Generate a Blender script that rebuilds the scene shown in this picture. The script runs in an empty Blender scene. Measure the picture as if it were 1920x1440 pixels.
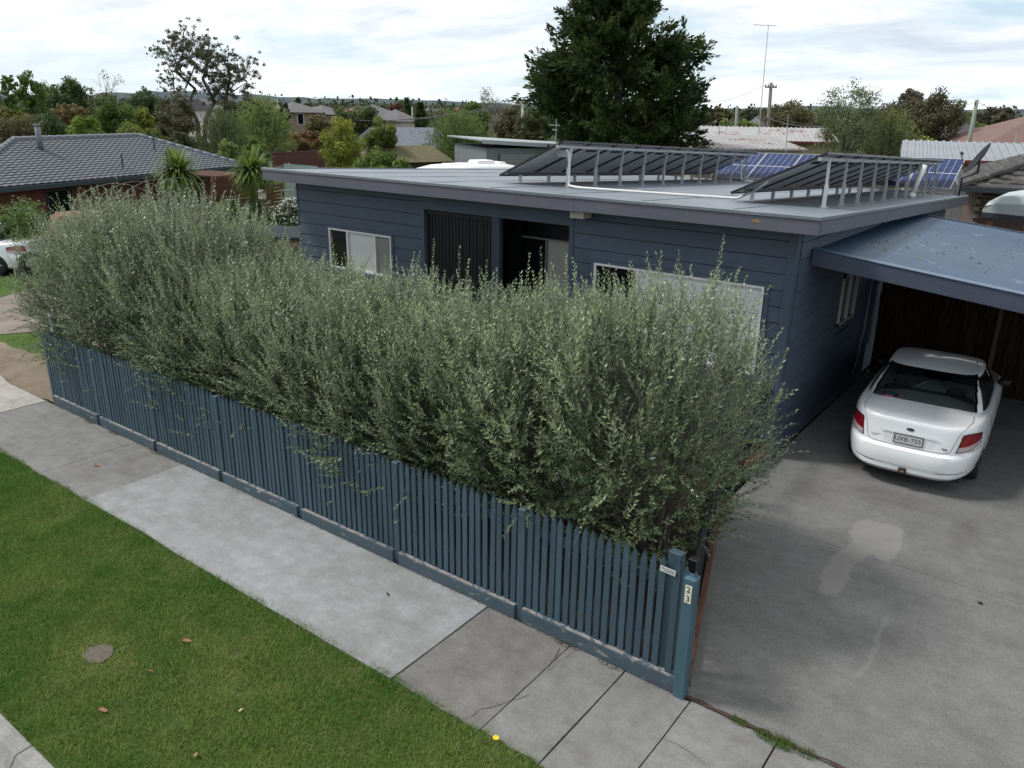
import bpy, bmesh, math, random
import numpy as np
from mathutils import Vector, Matrix
from mathutils.bvhtree import BVHTree

# ------------------------------------------------------------------ camera, sky, sun, exposure
S = bpy.context.scene
COL = S.collection
random.seed(7)
RNG = np.random.default_rng(7)
CAM = Vector((2.315, -5.808, 5.1))
CR = Vector((0.8005520806825378, 0.5990595150118018, 0.015622534643399633))
CU = Vector((-0.20841633764917597, 0.25388536785170684, 0.9445130227750742))
CF = Vector((-0.5618531803912514, 0.7593878570695136, -0.3281022496411867))
FPX = 1490.0

cam = bpy.data.cameras.new('camera')
cam.sensor_width = 36.0
cam.lens = 36.0 * FPX / 1920.0
cam.clip_start = 0.1
cam.clip_end = 20000
camo = bpy.data.objects.new('camera', cam)
COL.objects.link(camo)
camo.matrix_world = Matrix(((CR.x, CU.x, -CF.x, CAM.x), (CR.y, CU.y, -CF.y, CAM.y), (CR.z, CU.z, -CF.z, CAM.z), (0, 0, 0, 1)))
S.camera = camo

SUN_ELEV, SUN_AZ = math.radians(52), math.radians(-112)     # azimuth measured from +Y towards +X
w = bpy.data.worlds.new('World')
S.world = w
w.use_nodes = True
nt = w.node_tree
nt.nodes.clear()
def N(t, typ, **kw):
    n = t.nodes.new(typ)
    for k, v in kw.items():
        setattr(n, k, v)
    return n
def setin(n, **kw):
    for k, v in kw.items():
        n.inputs[k.replace('_', ' ')].default_value = v
def mth(t, op, a, b=None, c=None, clamp=False):
    n = t.nodes.new('ShaderNodeMath'); n.operation = op; n.use_clamp = clamp
    for i, v in enumerate((a, b, c)):
        if v is None: continue
        if isinstance(v, (int, float)): n.inputs[i].default_value = v
        else: t.links.new(v, n.inputs[i])
    return n.outputs[0]
def mixc(t, f, a, b, blend='MIX'):
    n = t.nodes.new('ShaderNodeMix'); n.data_type = 'RGBA'; n.blend_type = blend
    for i, v in ((0, f), (6, a), (7, b)):
        if isinstance(v, (int, float)): n.inputs[i].default_value = v
        elif isinstance(v, tuple): n.inputs[i].default_value = v if len(v) == 4 else (*v, 1)
        else: t.links.new(v, n.inputs[i])
    return n.outputs[2]
def ramp(t, f, stops):
    n = t.nodes.new('ShaderNodeValToRGB')
    e = n.color_ramp.elements
    while len(e) < len(stops): e.new(0.5)
    for i, (p, c) in enumerate(stops):
        e[i].position = p; e[i].color = c if len(c) == 4 else (*c, 1)
    t.links.new(f, n.inputs[0])
    return n.outputs[0]
def noise(t, vec, scale, detail=4, rough=.55, dist=0.0):
    n = t.nodes.new('ShaderNodeTexNoise')
    setin(n, Scale=scale, Detail=detail, Roughness=rough, Distortion=dist)
    if vec is not None: t.links.new(vec, n.inputs['Vector'])
    return n.outputs['Fac']
def mapping(t, vec, scale=(1, 1, 1), loc=(0, 0, 0), rot=(0, 0, 0)):
    n = t.nodes.new('ShaderNodeMapping')
    n.inputs['Scale'].default_value = scale; n.inputs['Location'].default_value = loc; n.inputs['Rotation'].default_value = rot
    t.links.new(vec, n.inputs['Vector'])
    return n.outputs[0]

sky = N(nt, 'ShaderNodeTexSky', sky_type='NISHITA', sun_disc=False)
sky.sun_elevation = SUN_ELEV
sky.sun_rotation = SUN_AZ
tc = N(nt, 'ShaderNodeTexCoord')
sep = N(nt, 'ShaderNodeSeparateXYZ')
nt.links.new(tc.outputs['Generated'], sep.inputs[0])
zz = mth(nt, 'ADD', mth(nt, 'MAXIMUM', sep.outputs[2], 0.0), 0.14)
cmb = N(nt, 'ShaderNodeCombineXYZ')
nt.links.new(mth(nt, 'DIVIDE', sep.outputs[0], zz), cmb.inputs[0])
nt.links.new(mth(nt, 'DIVIDE', sep.outputs[1], zz), cmb.inputs[1])
cmb.inputs[2].default_value = 3.7
cv = cmb.outputs[0]
n1 = noise(nt, mapping(nt, cv, (1.0, 1.0, 1), (0.6, 0.2, 0)), 0.85, 7, .56, .25)
n2 = noise(nt, mapping(nt, cv, (.7, 1.2, 1), (5, 2, 4)), 1.5, 7, .6, .4)
n3 = noise(nt, mapping(nt, cv, (.5, .9, 1), (1, 7, 2)), 0.5, 4, .5)
shade = mth(nt, 'ADD', mth(nt, 'MULTIPLY', n2, .65), mth(nt, 'MULTIPLY', n3, .35))
cloudc = ramp(nt, shade, [(.32, (.45, .515, .59)), (.42, (.60, .65, .70)), (.49, (.73, .755, .78)), (.57, (.84, .845, .85))])
blue = mixc(nt, 1.0, (0.10, 0.10, 0.10), sky.outputs[0], 'MULTIPLY')
blue = mixc(nt, .6, blue, (.47, .62, .72))
mask = ramp(nt, n1, [(.36, (0, 0, 0)), (.50, (1, 1, 1))])
skyc = mixc(nt, mask, blue, cloudc)
# a paler, slightly bluish band low over the horizon
hz = ramp(nt, mth(nt, 'MAXIMUM', sep.outputs[2], 0.0), [(0.0, (1, 1, 1)), (.10, (0, 0, 0))])
skyc = mixc(nt, mth(nt, 'MULTIPLY', hz, .55), skyc, (.66, .75, .83))
bg = N(nt, 'ShaderNodeBackground')
nt.links.new(skyc, bg.inputs['Color'])
bg.inputs['Strength'].default_value = 1.0
wo = N(nt, 'ShaderNodeOutputWorld')
nt.links.new(bg.outputs[0], wo.inputs[0])

sun = bpy.data.lights.new('sun', 'SUN')
sun.energy = 2.3
sun.angle = math.radians(11)
sun.color = (1.0, .98, .95)
suno = bpy.data.objects.new('sun', sun)
COL.objects.link(suno)
sd = Vector((math.sin(SUN_AZ) * math.cos(SUN_ELEV), math.cos(SUN_AZ) * math.cos(SUN_ELEV), math.sin(SUN_ELEV)))
suno.rotation_euler = sd.to_track_quat('Z', 'Y').to_euler()
suno.location = (0, 0, 60)
S.view_settings.view_transform = 'Standard'
S.view_settings.look = 'None'
S.view_settings.exposure = 0.5
S.view_settings.gamma = 1.0
S.view_settings.use_curve_mapping = False
S.cycles.max_bounces = 6
S.cycles.diffuse_bounces = 3
S.cycles.transparent_max_bounces = 8
S.cycles.caustics_reflective = False
S.cycles.caustics_refractive = False

# ------------------------------------------------------------------ where things stand: a surveyed sight line to a place at a distance / height / plane
def ray(px, py):
    return CR * ((px - 960) / FPX) + CU * (-(py - 720) / FPX) + CF
def at_d(px, py, d):
    r = ray(px, py); return CAM + r * (d / math.hypot(r.x, r.y))
def at_z(px, py, z=0.0):
    r = ray(px, py); return CAM + r * ((z - CAM.z) / r.z)
def at_y(px, py, Y):
    r = ray(px, py); return CAM + r * ((Y - CAM.y) / r.y)
def mpp(p):
    return (Vector(p) - CAM).dot(CF) / FPX

# ------------------------------------------------------------------ objects
def tag(o, label=None, cat=None, group=None, kind=None):
    if label: o['label'] = label
    if cat: o['category'] = cat
    if group: o['group'] = group
    if kind: o['kind'] = kind
    return o
def thing(name, label, cat, loc=(0, 0, 0), rz=0.0, group=None):
    o = bpy.data.objects.new(name, None)
    o.empty_display_size = .2
    COL.objects.link(o)
    o.location = loc
    o.rotation_euler = (0, 0, rz)
    return tag(o, label, cat, group)
def wloc(o):
    v = Vector((0, 0, 0))
    while o is not None:
        v += Vector(o.location); o = o.parent
    return v
def link(name, me, parent=None, loc=None, rot=None):
    o = bpy.data.objects.new(name, me)
    COL.objects.link(o)
    o.parent = parent
    if loc is not None: o.location = loc
    if rot is not None: o.rotation_euler = rot
    return o
def copy_tree(o, parent=None, skip=()):
    kids = list(o.children)
    c = o.copy(); COL.objects.link(c); c.parent = parent
    for k in kids:
        if k.name.split('.')[0] in skip: continue
        copy_tree(k, c, skip)
    return c

class MB:
    def __init__(self): self.v = []; self.f = []
    def add(self, vs, fs):
        b = len(self.v)
        self.v += [tuple(x) for x in vs]
        self.f += [tuple(i + b for i in f) for f in fs]
        return self
    def box(self, a, b):
        x0, y0, z0 = a; x1, y1, z1 = b
        return self.add([(x0, y0, z0), (x1, y0, z0), (x1, y1, z0), (x0, y1, z0), (x0, y0, z1), (x1, y0, z1), (x1, y1, z1), (x0, y1, z1)],
                        [(0, 3, 2, 1), (4, 5, 6, 7), (0, 1, 5, 4), (1, 2, 6, 5), (2, 3, 7, 6), (3, 0, 4, 7)])
    def hexa(self, p):      # 8 points, bottom four then top four
        return self.add(p, [(0, 3, 2, 1), (4, 5, 6, 7), (0, 1, 5, 4), (1, 2, 6, 5), (2, 3, 7, 6), (3, 0, 4, 7)])
    def beam(self, p, q, wd, ht, up=(0, 0, 1)):
        p = Vector(p); q = Vector(q); d = (q - p).normalized()
        s = d.cross(Vector(up))
        if s.length < 1e-4: s = d.cross(Vector((1, 0, 0)))
        s.normalize(); u = s.cross(d)
        s = s * wd / 2; u = u * ht / 2
        return self.hexa([p - s - u, p + s - u, q + s - u, q - s - u, p - s + u, p + s + u, q + s + u, q - s + u])
    def prism(self, pts, z0, z1):
        n = len(pts)
        vs = [(x, y, z0) for x, y in pts] + [(x, y, z1) for x, y in pts]
        fs = [tuple(range(n - 1, -1, -1)), tuple(range(n, 2 * n))] + [(i, (i + 1) % n, n + (i + 1) % n, n + i) for i in range(n)]
        return self.add(vs, fs)
    def tube(self, pts, r, n=8, cap=True):
        pts = [Vector(p) for p in pts]
        rs = r if isinstance(r, (list, tuple)) else [r] * len(pts)
        vs = []; fs = []
        ref = None
        for i, p in enumerate(pts):
            d = (pts[min(i + 1, len(pts) - 1)] - pts[max(i - 1, 0)]).normalized()
            if ref is None:
                ref = d.cross(Vector((0, 0, 1)))
                if ref.length < 1e-3: ref = Vector((1, 0, 0))
            ref = (ref - d * ref.dot(d)).normalized()
            b = d.cross(ref)
            for k in range(n):
                a = 2 * math.pi * k / n
                vs.append(p + (ref * math.cos(a) + b * math.sin(a)) * rs[i])
        for i in range(len(pts) - 1):
            for k in range(n):
                fs.append((i * n + k, i * n + (k + 1) % n, (i + 1) * n + (k + 1) % n, (i + 1) * n + k))
        if cap:
            fs.append(tuple(range(n - 1, -1, -1))); fs.append(tuple((len(pts) - 1) * n + k for k in range(n)))
        return self.add(vs, fs)
    def lathe(self, prof, c=(0, 0, 0), n=20, axis='z'):
        vs = []; fs = []
        for r, h in prof:
            for k in range(n):
                a = 2 * math.pi * k / n
                x, y = r * math.cos(a), r * math.sin(a)
                p = (x, y, h) if axis == 'z' else ((h, x, y) if axis == 'x' else (x, h, y))
                vs.append((p[0] + c[0], p[1] + c[1], p[2] + c[2]))
        for i in range(len(prof) - 1):
            for k in range(n):
                fs.append((i * n + k, i * n + (k + 1) % n, (i + 1) * n + (k + 1) % n, (i + 1) * n + k))
        return self.add(vs, fs)
    def grid(self, rows):
        m = len(rows[0]); vs = [p for r in rows for p in r]; fs = []
        for i in range(len(rows) - 1):
            for j in range(m - 1):
                fs.append((i * m + j, i * m + j + 1, (i + 1) * m + j + 1, (i + 1) * m + j))
        return self.add(vs, fs)
    def mesh(self, name, mat, smooth=False, off=(0, 0, 0)):
        me = bpy.data.meshes.new(name)
        me.from_pydata([(x - off[0], y - off[1], z - off[2]) for x, y, z in self.v], [], self.f)
        if mat is not None: me.materials.append(mat)
        if smooth:
            me.polygons.foreach_set('use_smooth', [True] * len(me.polygons))
        me.update()
        return me
    def build(self, name, mat, parent=None, smooth=False, bevel=0.0, local=False, fixn=False):
        off = (0, 0, 0) if (parent is None or local) else wloc(parent)
        me = self.mesh(name, mat, smooth, off)
        if bevel > 0 or fixn:
            bm = bmesh.new(); bm.from_mesh(me)
            if fixn: bmesh.ops.recalc_face_normals(bm, faces=bm.faces)
            if bevel > 0:
                bmesh.ops.bevel(bm, geom=list(bm.edges), offset=bevel, segments=1, affect='EDGES', clamp_overlap=True)
            bm.to_mesh(me); bm.free()
        return link(name, me, parent)

def np_mesh(name, V, F, mat, tint=None, smooth=False):
    V = np.ascontiguousarray(V, np.float32); F = np.ascontiguousarray(F, np.int32)
    me = bpy.data.meshes.new(name)
    me.vertices.add(len(V)); me.vertices.foreach_set('co', V.ravel())
    m, k = F.shape
    me.loops.add(m * k); me.loops.foreach_set('vertex_index', F.ravel())
    me.polygons.add(m); me.polygons.foreach_set('loop_start', np.arange(0, m * k, k, dtype=np.int32))
    if smooth: me.polygons.foreach_set('use_smooth', np.ones(m, bool))
    me.update(calc_edges=True)
    if tint is not None:
        a = me.attributes.new('tint', 'FLOAT', 'FACE'); a.data.foreach_set('value', np.ascontiguousarray(tint, np.float32))
    if mat is not None: me.materials.append(mat)
    return me

# ------------------------------------------------------------------ materials
MATS = {}
def newmat(name):
    m = bpy.data.materials.new(name); m.use_nodes = True
    t = m.node_tree; t.nodes.clear()
    out = t.nodes.new('ShaderNodeOutputMaterial'); b = t.nodes.new('ShaderNodeBsdfPrincipled')
    t.links.new(b.outputs[0], out.inputs[0])
    return m, t, b
def c4(c, k=1.0): return (min(1, c[0] * k), min(1, c[1] * k), min(1, c[2] * k), 1)
def pm(name, col, rough=.6, var=.15, scale=3.0, metal=0.0, spec=.4, bump=0.0, bscale=60.0, wear=None, wear_amt=.0, wear_scale=8.0, stretch=(1, 1, 1), coat=0.0, objvar=0.0):
    """painted / plain surface: base colour with two scales of noise, optional chips of another colour, fine relief"""
    if name in MATS: return MATS[name]
    m, t, b = newmat(name)
    g = t.nodes.new('ShaderNodeNewGeometry')
    vec = mapping(t, g.outputs['Position'], stretch)
    a = noise(t, vec, scale, 6, .6)
    c = ramp(t, a, [(.3, c4(col, 1 - var)), (.7, c4(col, 1 + var))])
    f = noise(t, vec, scale * 14, 3, .6)
    c = mixc(t, .35, c, ramp(t, f, [(.3, c4(col, 1 - var * 1.2)), (.7, c4(col, 1 + var * 1.2))]))
    if wear is not None:
        k = noise(t, vec, wear_scale, 8, .7)
        k = ramp(t, k, [(.62 - wear_amt * .3, (0, 0, 0)), (.66 - wear_amt * .3, (1, 1, 1))])
        c = mixc(t, k, c, (*wear, 1))
    if objvar:
        oi = t.nodes.new('ShaderNodeObjectInfo')
        c = mixc(t, 1.0, c, ramp(t, oi.outputs['Random'], [(0, (1 - objvar,) * 3), (1, (1 + objvar,) * 3)]), 'MULTIPLY')
    t.links.new(c, b.inputs['Base Color'])
    setin(b, Roughness=rough, Metallic=metal)
    b.inputs['Specular IOR Level'].default_value = spec
    if coat: b.inputs['Coat Weight'].default_value = coat; b.inputs['Coat Roughness'].default_value = .04
    if bump > 0:
        bn = t.nodes.new('ShaderNodeBump'); setin(bn, Strength=min(1, bump), Distance=.01)
        t.links.new(noise(t, vec, bscale, 4, .65), bn.inputs['Height'])
        t.links.new(bn.outputs[0], b.inputs['Normal'])
    MATS[name] = m
    return m
def leafmat(name, lo, hi, back=None, rough=.55, trans=.25, spec=.3):
    if name in MATS: return MATS[name]
    m, t, b = newmat(name)
    at = t.nodes.new('ShaderNodeAttribute'); at.attribute_name = 'tint'
    mid = tuple((a + c) / 2 for a, c in zip(lo, hi))
    c = ramp(t, at.outputs['Fac'], [(0.0, lo), (.5, mid), (1.0, hi)])
    if back is not None:
        g = t.nodes.new('ShaderNodeNewGeometry')
        c = mixc(t, g.outputs['Backfacing'], c, back)
    t.links.new(c, b.inputs['Base Color'])
    setin(b, Roughness=rough); b.inputs['Specular IOR Level'].default_value = spec
    if trans > 0:
        tr = t.nodes.new('ShaderNodeBsdfTranslucent'); t.links.new(c, tr.inputs[0])
        mx = t.nodes.new('ShaderNodeMixShader'); mx.inputs[0].default_value = trans
        t.links.new(b.outputs[0], mx.inputs[1]); t.links.new(tr.outputs[0], mx.inputs[2])
        o = [n for n in t.nodes if n.type == 'OUTPUT_MATERIAL'][0]
        t.links.new(mx.outputs[0], o.inputs[0])
    MATS[name] = m
    return m
def concrete(name, col, stain, light, scale=1.2, bump=.35, sp=.12):
    if name in MATS: return MATS[name]
    m, t, b = newmat(name)
    g = t.nodes.new('ShaderNodeNewGeometry'); vec = g.outputs['Position']
    big = noise(t, vec, scale * .55, 5, .6, .4)
    c = ramp(t, big, [(.28, stain), (.5, col), (.72, light)])
    md = noise(t, vec, scale * 4.5, 8, .72)
    c = mixc(t, .5, c, ramp(t, md, [(.30, c4(stain, .9)), (.5, col), (.7, c4(light, 1.05))]))
    fine = noise(t, vec, 130, 3, .8)
    c = mixc(t, .8, c, ramp(t, fine, [(.25, (1 - sp * 2.6,) * 3), (.5, (1, 1, 1)), (.78, (1 + sp * 1.4,) * 3)]), 'MULTIPLY')
    agg = noise(t, vec, 60, 2, .5)
    c = mixc(t, .6, c, ramp(t, agg, [(.30, (.80, .79, .78)), (.5, (1, 1, 1)), (.72, (1.14, 1.13, 1.12))]), 'MULTIPLY')
    strk = noise(t, mapping(t, vec, (.7, 5, 1)), 1.6, 6, .6)
    c = mixc(t, .5, c, ramp(t, strk, [(.3, (.84, .83, .82)), (.5, (1, 1, 1)), (.7, (1.10, 1.10, 1.10))]), 'MULTIPLY')
    pits = noise(t, vec, 42, 5, .75)
    c = mixc(t, ramp(t, pits, [(.26, (1, 1, 1)), (.34, (0, 0, 0))]), c, c4(stain, .6))
    t.links.new(c, b.inputs['Base Color'])
    setin(b, Roughness=.88); b.inputs['Specular IOR Level'].default_value = .25
    bn = t.nodes.new('ShaderNodeBump'); setin(bn, Strength=bump, Distance=.008)
    t.links.new(mth(t, 'ADD', fine, mth(t, 'MULTIPLY', md, .6)), bn.inputs['Height'])
    t.links.new(bn.outputs[0], b.inputs['Normal'])
    MATS[name] = m
    return m
def groundmat(name, stops, scale=.6, fine=40, bump=.5, fmix=.5):
    if name in MATS: return MATS[name]
    m, t, b = newmat(name)
    g = t.nodes.new('ShaderNodeNewGeometry'); vec = g.outputs['Position']
    c = ramp(t, noise(t, vec, scale, 8, .65, .3), stops)
    f = noise(t, vec, fine, 5, .75)
    c = mixc(t, fmix, c, ramp(t, f, [(.3, (.45, .45, .45)), (.5, (1, 1, 1)), (.7, (1.5, 1.5, 1.4))]), 'MULTIPLY')
    t.links.new(c, b.inputs['Base Color'])
    setin(b, Roughness=.95); b.inputs['Specular IOR Level'].default_value = .1
    bn = t.nodes.new('ShaderNodeBump'); setin(bn, Strength=bump, Distance=.03)
    t.links.new(f, bn.inputs['Height']); t.links.new(bn.outputs[0], b.inputs['Normal'])
    MATS[name] = m
    return m

BLUE = (.066, .089, .126)
M_board = pm('slate_blue_board_paint', BLUE, .55, .13, 1.0, bump=.12, bscale=160, stretch=(1, 1, 3), objvar=.06)
M_fascia = pm('grey_fascia_paint', (.105, .108, .135), .55, .12, 1.6, wear=(.2, .18, .17), wear_amt=-.25, wear_scale=5)
M_fence = pm('blue_picket_paint', (.043, .075, .098), .6, .16, 2.2, wear=(.17, .18, .17), wear_amt=-.18, wear_scale=22, bump=.15, bscale=90, stretch=(1, 1, .35), objvar=.16)
M_plinth = pm('worn_plinth_paint', (.055, .082, .10), .7, .18, 3, wear=(.26, .24, .22), wear_amt=.06, wear_scale=7, bump=.3, stretch=(1, 1, 2.4))
M_plinthtop = pm('bare_weathered_ledge', (.24, .22, .21), .85, .3, 6, wear=(.06, .09, .115), wear_amt=.35, wear_scale=11)
M_roof = pm('grey_roof_membrane', (.150, .170, .195), .5, .17, .55, spec=.5, bump=.08, bscale=30, wear=(.18, .20, .22), wear_amt=.1, wear_scale=1.3)
M_white = pm('white_window_paint', (.72, .73, .73), .4, .05, 3)
M_blind = pm('closed_white_blind', (.80, .80, .77), .6, .04, 2)
M_blindg = pm('grey_net_blind', (.30, .29, .27), .7, .08, 3)
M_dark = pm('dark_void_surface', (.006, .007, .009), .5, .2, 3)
M_black = pm('black_satin_metal', (.008, .009, .012), .4, .2, 5, spec=.5)
M_screen = pm('black_slat_paint', (.010, .011, .015), .6, .2, 4)
M_post = pm('porch_post_paint', (.038, .052, .08), .55, .12, 2)
M_galv = pm('galvanised_leg', (.42, .43, .44), .45, .12, 8, metal=.35)
M_conduit = pm('white_conduit_plastic', (.68, .68, .66), .5, .08, 6)
M_alu = pm('dark_aluminium_rail', (.10, .105, .11), .4, .15, 5, metal=.5)
M_pframe = pm('black_panel_frame', (.012, .013, .016), .4, .15, 5)
M_backsheet = pm('panel_backsheet', (.72, .72, .72), .5, .1, 2)
M_timber = pm('brown_stained_timber', (.115, .045, .026), .6, .25, 3, bump=.2, stretch=(1, 1, 5))
M_greytim = pm('grey_weathered_paling', (.115, .10, .088), .85, .35, 5, bump=.3, stretch=(3, 3, .4))
M_rust = pm('rusty_orange_metal', (.17, .075, .04), .85, .4, 2.2, wear=(.26, .17, .10), wear_amt=.2, bump=.2)
M_bark = pm('grey_brown_bark', (.10, .082, .066), .9, .35, 5, bump=.5, stretch=(1, 1, .3))
M_palebark = pm('pale_grey_bark', (.24, .215, .185), .85, .25, 3, bump=.3, stretch=(1, 1, .3))
M_twig = pm('olive_twig_bark', (.17, .155, .125), .8, .25, 10)
M_glass = None
def glassmat():
    m, t, b = newmat('dark_window_glass')
    setin(b, Roughness=.04); b.inputs['Base Color'].default_value = (.008, .009, .011, 1); b.inputs['Specular IOR Level'].default_value = .6
    return m
M_glass = glassmat()

# ------------------------------------------------------------------ setting: ground, road, kerb, footpath, driveway
def sheet(name, pts, z, mat, thick=0.0, kind='structure', parent=None):
    mb = MB()
    if thick > 0: mb.prism(pts, z - thick, z)
    else: mb.add([(x, y, z) for x, y in pts], [tuple(range(len(pts)))])
    o = mb.build(name, mat, parent, fixn=thick > 0)
    if parent is None: o['kind'] = kind
    return o
def wobble(pts, amp, seg=.25, seed=1, closed=True):
    r = random.Random(seed); out = []
    n = len(pts)
    for i in range(n if closed else n - 1):
        a = pts[i]; b = pts[(i + 1) % n]
        L = math.hypot(b[0] - a[0], b[1] - a[1]); k = max(1, int(L / seg))
        for j in range(k):
            t = j / k
            q = 0 if j == 0 else amp
            out.append((a[0] + (b[0] - a[0]) * t + r.uniform(-q, q), a[1] + (b[1] - a[1]) * t + r.uniform(-q, q)))
    return out

M_lawn = groundmat('mown_lawn_ground', [(.30, (.035, .075, .015)), (.5, (.055, .098, .022)), (.62, (.085, .108, .032)), (.75, (.15, .13, .06))], .5, 55)
M_thatch = groundmat('grass_thatch', [(.3, (.042, .072, .018)), (.5, (.065, .088, .026)), (.7, (.12, .11, .05))], 1.4, 70)
M_far = groundmat('suburb_ground', [(.35, (.030, .045, .018)), (.55, (.05, .055, .028)), (.7, (.09, .085, .06))], .03, 2, .2)
M_soil = groundmat('dark_garden_soil', [(.3, (.020, .016, .012)), (.7, (.055, .042, .030))], 1.2, 30)
M_gravel = groundmat('pinkish_gravel', [(.3, (.15, .122, .105)), (.5, (.21, .175, .152)), (.7, (.27, .235, .205))], .8, 60, .7)
M_dirt = groundmat('bare_sandy_dirt', [(.3, (.12, .095, .068)), (.5, (.19, .155, .112)), (.7, (.27, .225, .165))], 1.1, 50, .7)
M_road = groundmat('asphalt', [(.3, (.045, .045, .046)), (.7, (.075, .073, .07))], .8, 90, .6)

big = []
for i in range(64):
    a = 2 * math.pi * i / 64; big.append((9000 * math.cos(a), 9000 * math.sin(a)))
g = MB()
rings = [0, 60, 200, 900, 3000, 9000]
rows = [[(r * math.cos(2 * math.pi * i / 64), r * math.sin(2 * math.pi * i / 64), -.22) for i in range(65)] for r in rings[1:]]
g.grid(rows)
g.add([(60 * math.cos(2 * math.pi * i / 64), 60 * math.sin(2 * math.pi * i / 64), -.22) for i in range(64)], [tuple(range(64))])
tag(g.build('ground', M_far, fixn=False), kind='structure')
sheet('lawn', [(-60, -3.9), (-12.4, -3.9), (-12.4, 2), (-12.9, 30), (-60, 60)], -.035, M_lawn)
sheet('garden_soil', [(-12.25, .06), (-.2, .06), (-1.35, 3.9), (-1.35, 5.9), (-12.25, 5.9)], -.01, M_soil)
sheet('nature_strip', wobble([(-30, -1.50), (3.5, -1.48), (3.5, -3.93), (-30, -3.93)], .0, .5), -.012, M_thatch)
sheet('road', [(-60, -4.30), (30, -4.30), (30, -14), (-60, -14)], -.15, M_road)

M_kerb = concrete('kerb_concrete', (.25, .245, .235), (.15, .145, .13), (.34, .33, .32), 1.5)
kb = thing('kerb', None, None); kb['kind'] = 'structure'
for i in range(14):
    x0 = -13.0 + i * 1.5
    m = MB()
    # kerb stone with a sloping face down to a gutter tray
    prof = [(-3.93, -.2), (-3.93, .005), (-4.06, .0), (-4.14, -.115), (-4.42, -.135), (-4.42, -.2)]
    vs = [(x0 + .004, y, z) for y, z in prof] + [(x0 + 1.496, y, z) for y, z in prof]
    n = len(prof)
    m.add(vs, [(j, (j + 1) % n, n + (j + 1) % n, n + j) for j in range(n)] + [tuple(range(n - 1, -1, -1)), tuple(range(n, 2 * n))])
    m.build('kerb_stone', M_kerb, kb, bevel=.008, fixn=True)

M_slab = concrete('old_footpath_concrete', (.175, .171, .163), (.112, .106, .097), (.230, .227, .220), 1.1)
M_slabd = concrete('brown_footpath_concrete', (.155, .149, .139), (.085, .078, .068), (.210, .205, .197), .8)
M_slabn = concrete('new_footpath_concrete', (.235, .24, .238), (.180, .177, .172), (.32, .33, .335), .9, .25, .06)
M_slabl = concrete('pale_footpath_concrete', (.32, .30, .275), (.22, .20, .17), (.40, .385, .36), 1.0)
M_joint = pm('joint_filler', (.030, .027, .022), .95, .4, 12)
fp = thing('footpath', None, None); fp['kind'] = 'structure'
sheet('joint_bed', [(-15.5, -1.49), (9, -1.49), (9, -.04), (-15.5, -.04)], -.025, M_joint, parent=fp)
edges = [(-15.5, -12.36, M_slabl), (-12.33, -10.79, M_slab), (-10.78, -9.35, M_slab), (-9.34, -8.01, M_slab), (-8.0, -2.225, M_slabn), (-2.21, -1.16, M_slabd), (-1.148, -.54, M_slab),
         (-.527, .135, M_slab), (.148, .94, M_slab), (.955, 1.75, M_slab), (1.765, 3.1, M_slab), (3.11, 4.5, M_slab)]
for i, (x0, x1, mt) in enumerate(edges):
    r = random.Random(40 + i)
    m = MB()
    jy = .006
    out = []
    sk = .02 if x0 > -2 else 0
    # back edge follows the fence, front edge is ragged where grass creeps over
    ya, yb = (-.055 if x0 < .0 else -.035), -1.50
    for k in range(9): out.append((x0 + (x1 - x0) * k / 8, yb + r.uniform(-.02, .02)))
    out += [(x1 + r.uniform(-.003, .003), yb + (ya - yb) * k / 5) for k in range(1, 5)]
    out += [(x1, ya), (x0, ya)]
    out += [(x0 + r.uniform(-.003, .003), ya + (yb - ya) * k / 5) for k in range(1, 5)]
    z = r.uniform(-.004, .006)
    if mt is M_slabn: z = .012
    m.prism(out, z - .08, z)
    m.build('slab', mt, fp, fixn=True)
# hairline cracks in the old slabs (open gaps filled with dirt)
def crack(pts, wd, z, seed, parent, name='crack'):
    r = random.Random(seed); mb = MB(); P = []
    for i in range(len(pts) - 1):
        a, b = Vector((*pts[i], 0)), Vector((*pts[i + 1], 0)); k = max(2, int((b - a).length / .05))
        for j in range(k): P.append(a.lerp(b, j / k) + Vector((r.uniform(-.012, .012), r.uniform(-.012, .012), 0)))
    P.append(Vector((*pts[-1], 0)))
    L = []; R = []
    for i, p in enumerate(P):
        d = (P[min(i + 1, len(P) - 1)] - P[max(i - 1, 0)]).normalized(); s = Vector((-d.y, d.x, 0))
        ww = wd * r.uniform(.2, .65)
        L.append((p.x + s.x * ww / 2, p.y + s.y * ww / 2, z)); R.append((p.x - s.x * ww / 2, p.y - s.y * ww / 2, z))
    mb.grid([L, R])
    mb.build(name, M_joint, parent)
G2 = lambda x, y: tuple(at_z(x, y, 0))[:2]
crack([G2(872, 1352), G2(905, 1330), G2(950, 1318), G2(992, 1304)], .009, .0105, 3, fp)
crack([G2(1030, 1258), G2(1035, 1240), G2(1050, 1217)], .010, .0105, 4, fp)
crack([G2(1030, 1258), G2(1048, 1240), G2(1078, 1222)], .006, .011, 5, fp)
crack([G2(1240, 1382), G2(1290, 1410), G2(1325, 1436)], .007, .0105, 6, fp)

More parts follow.
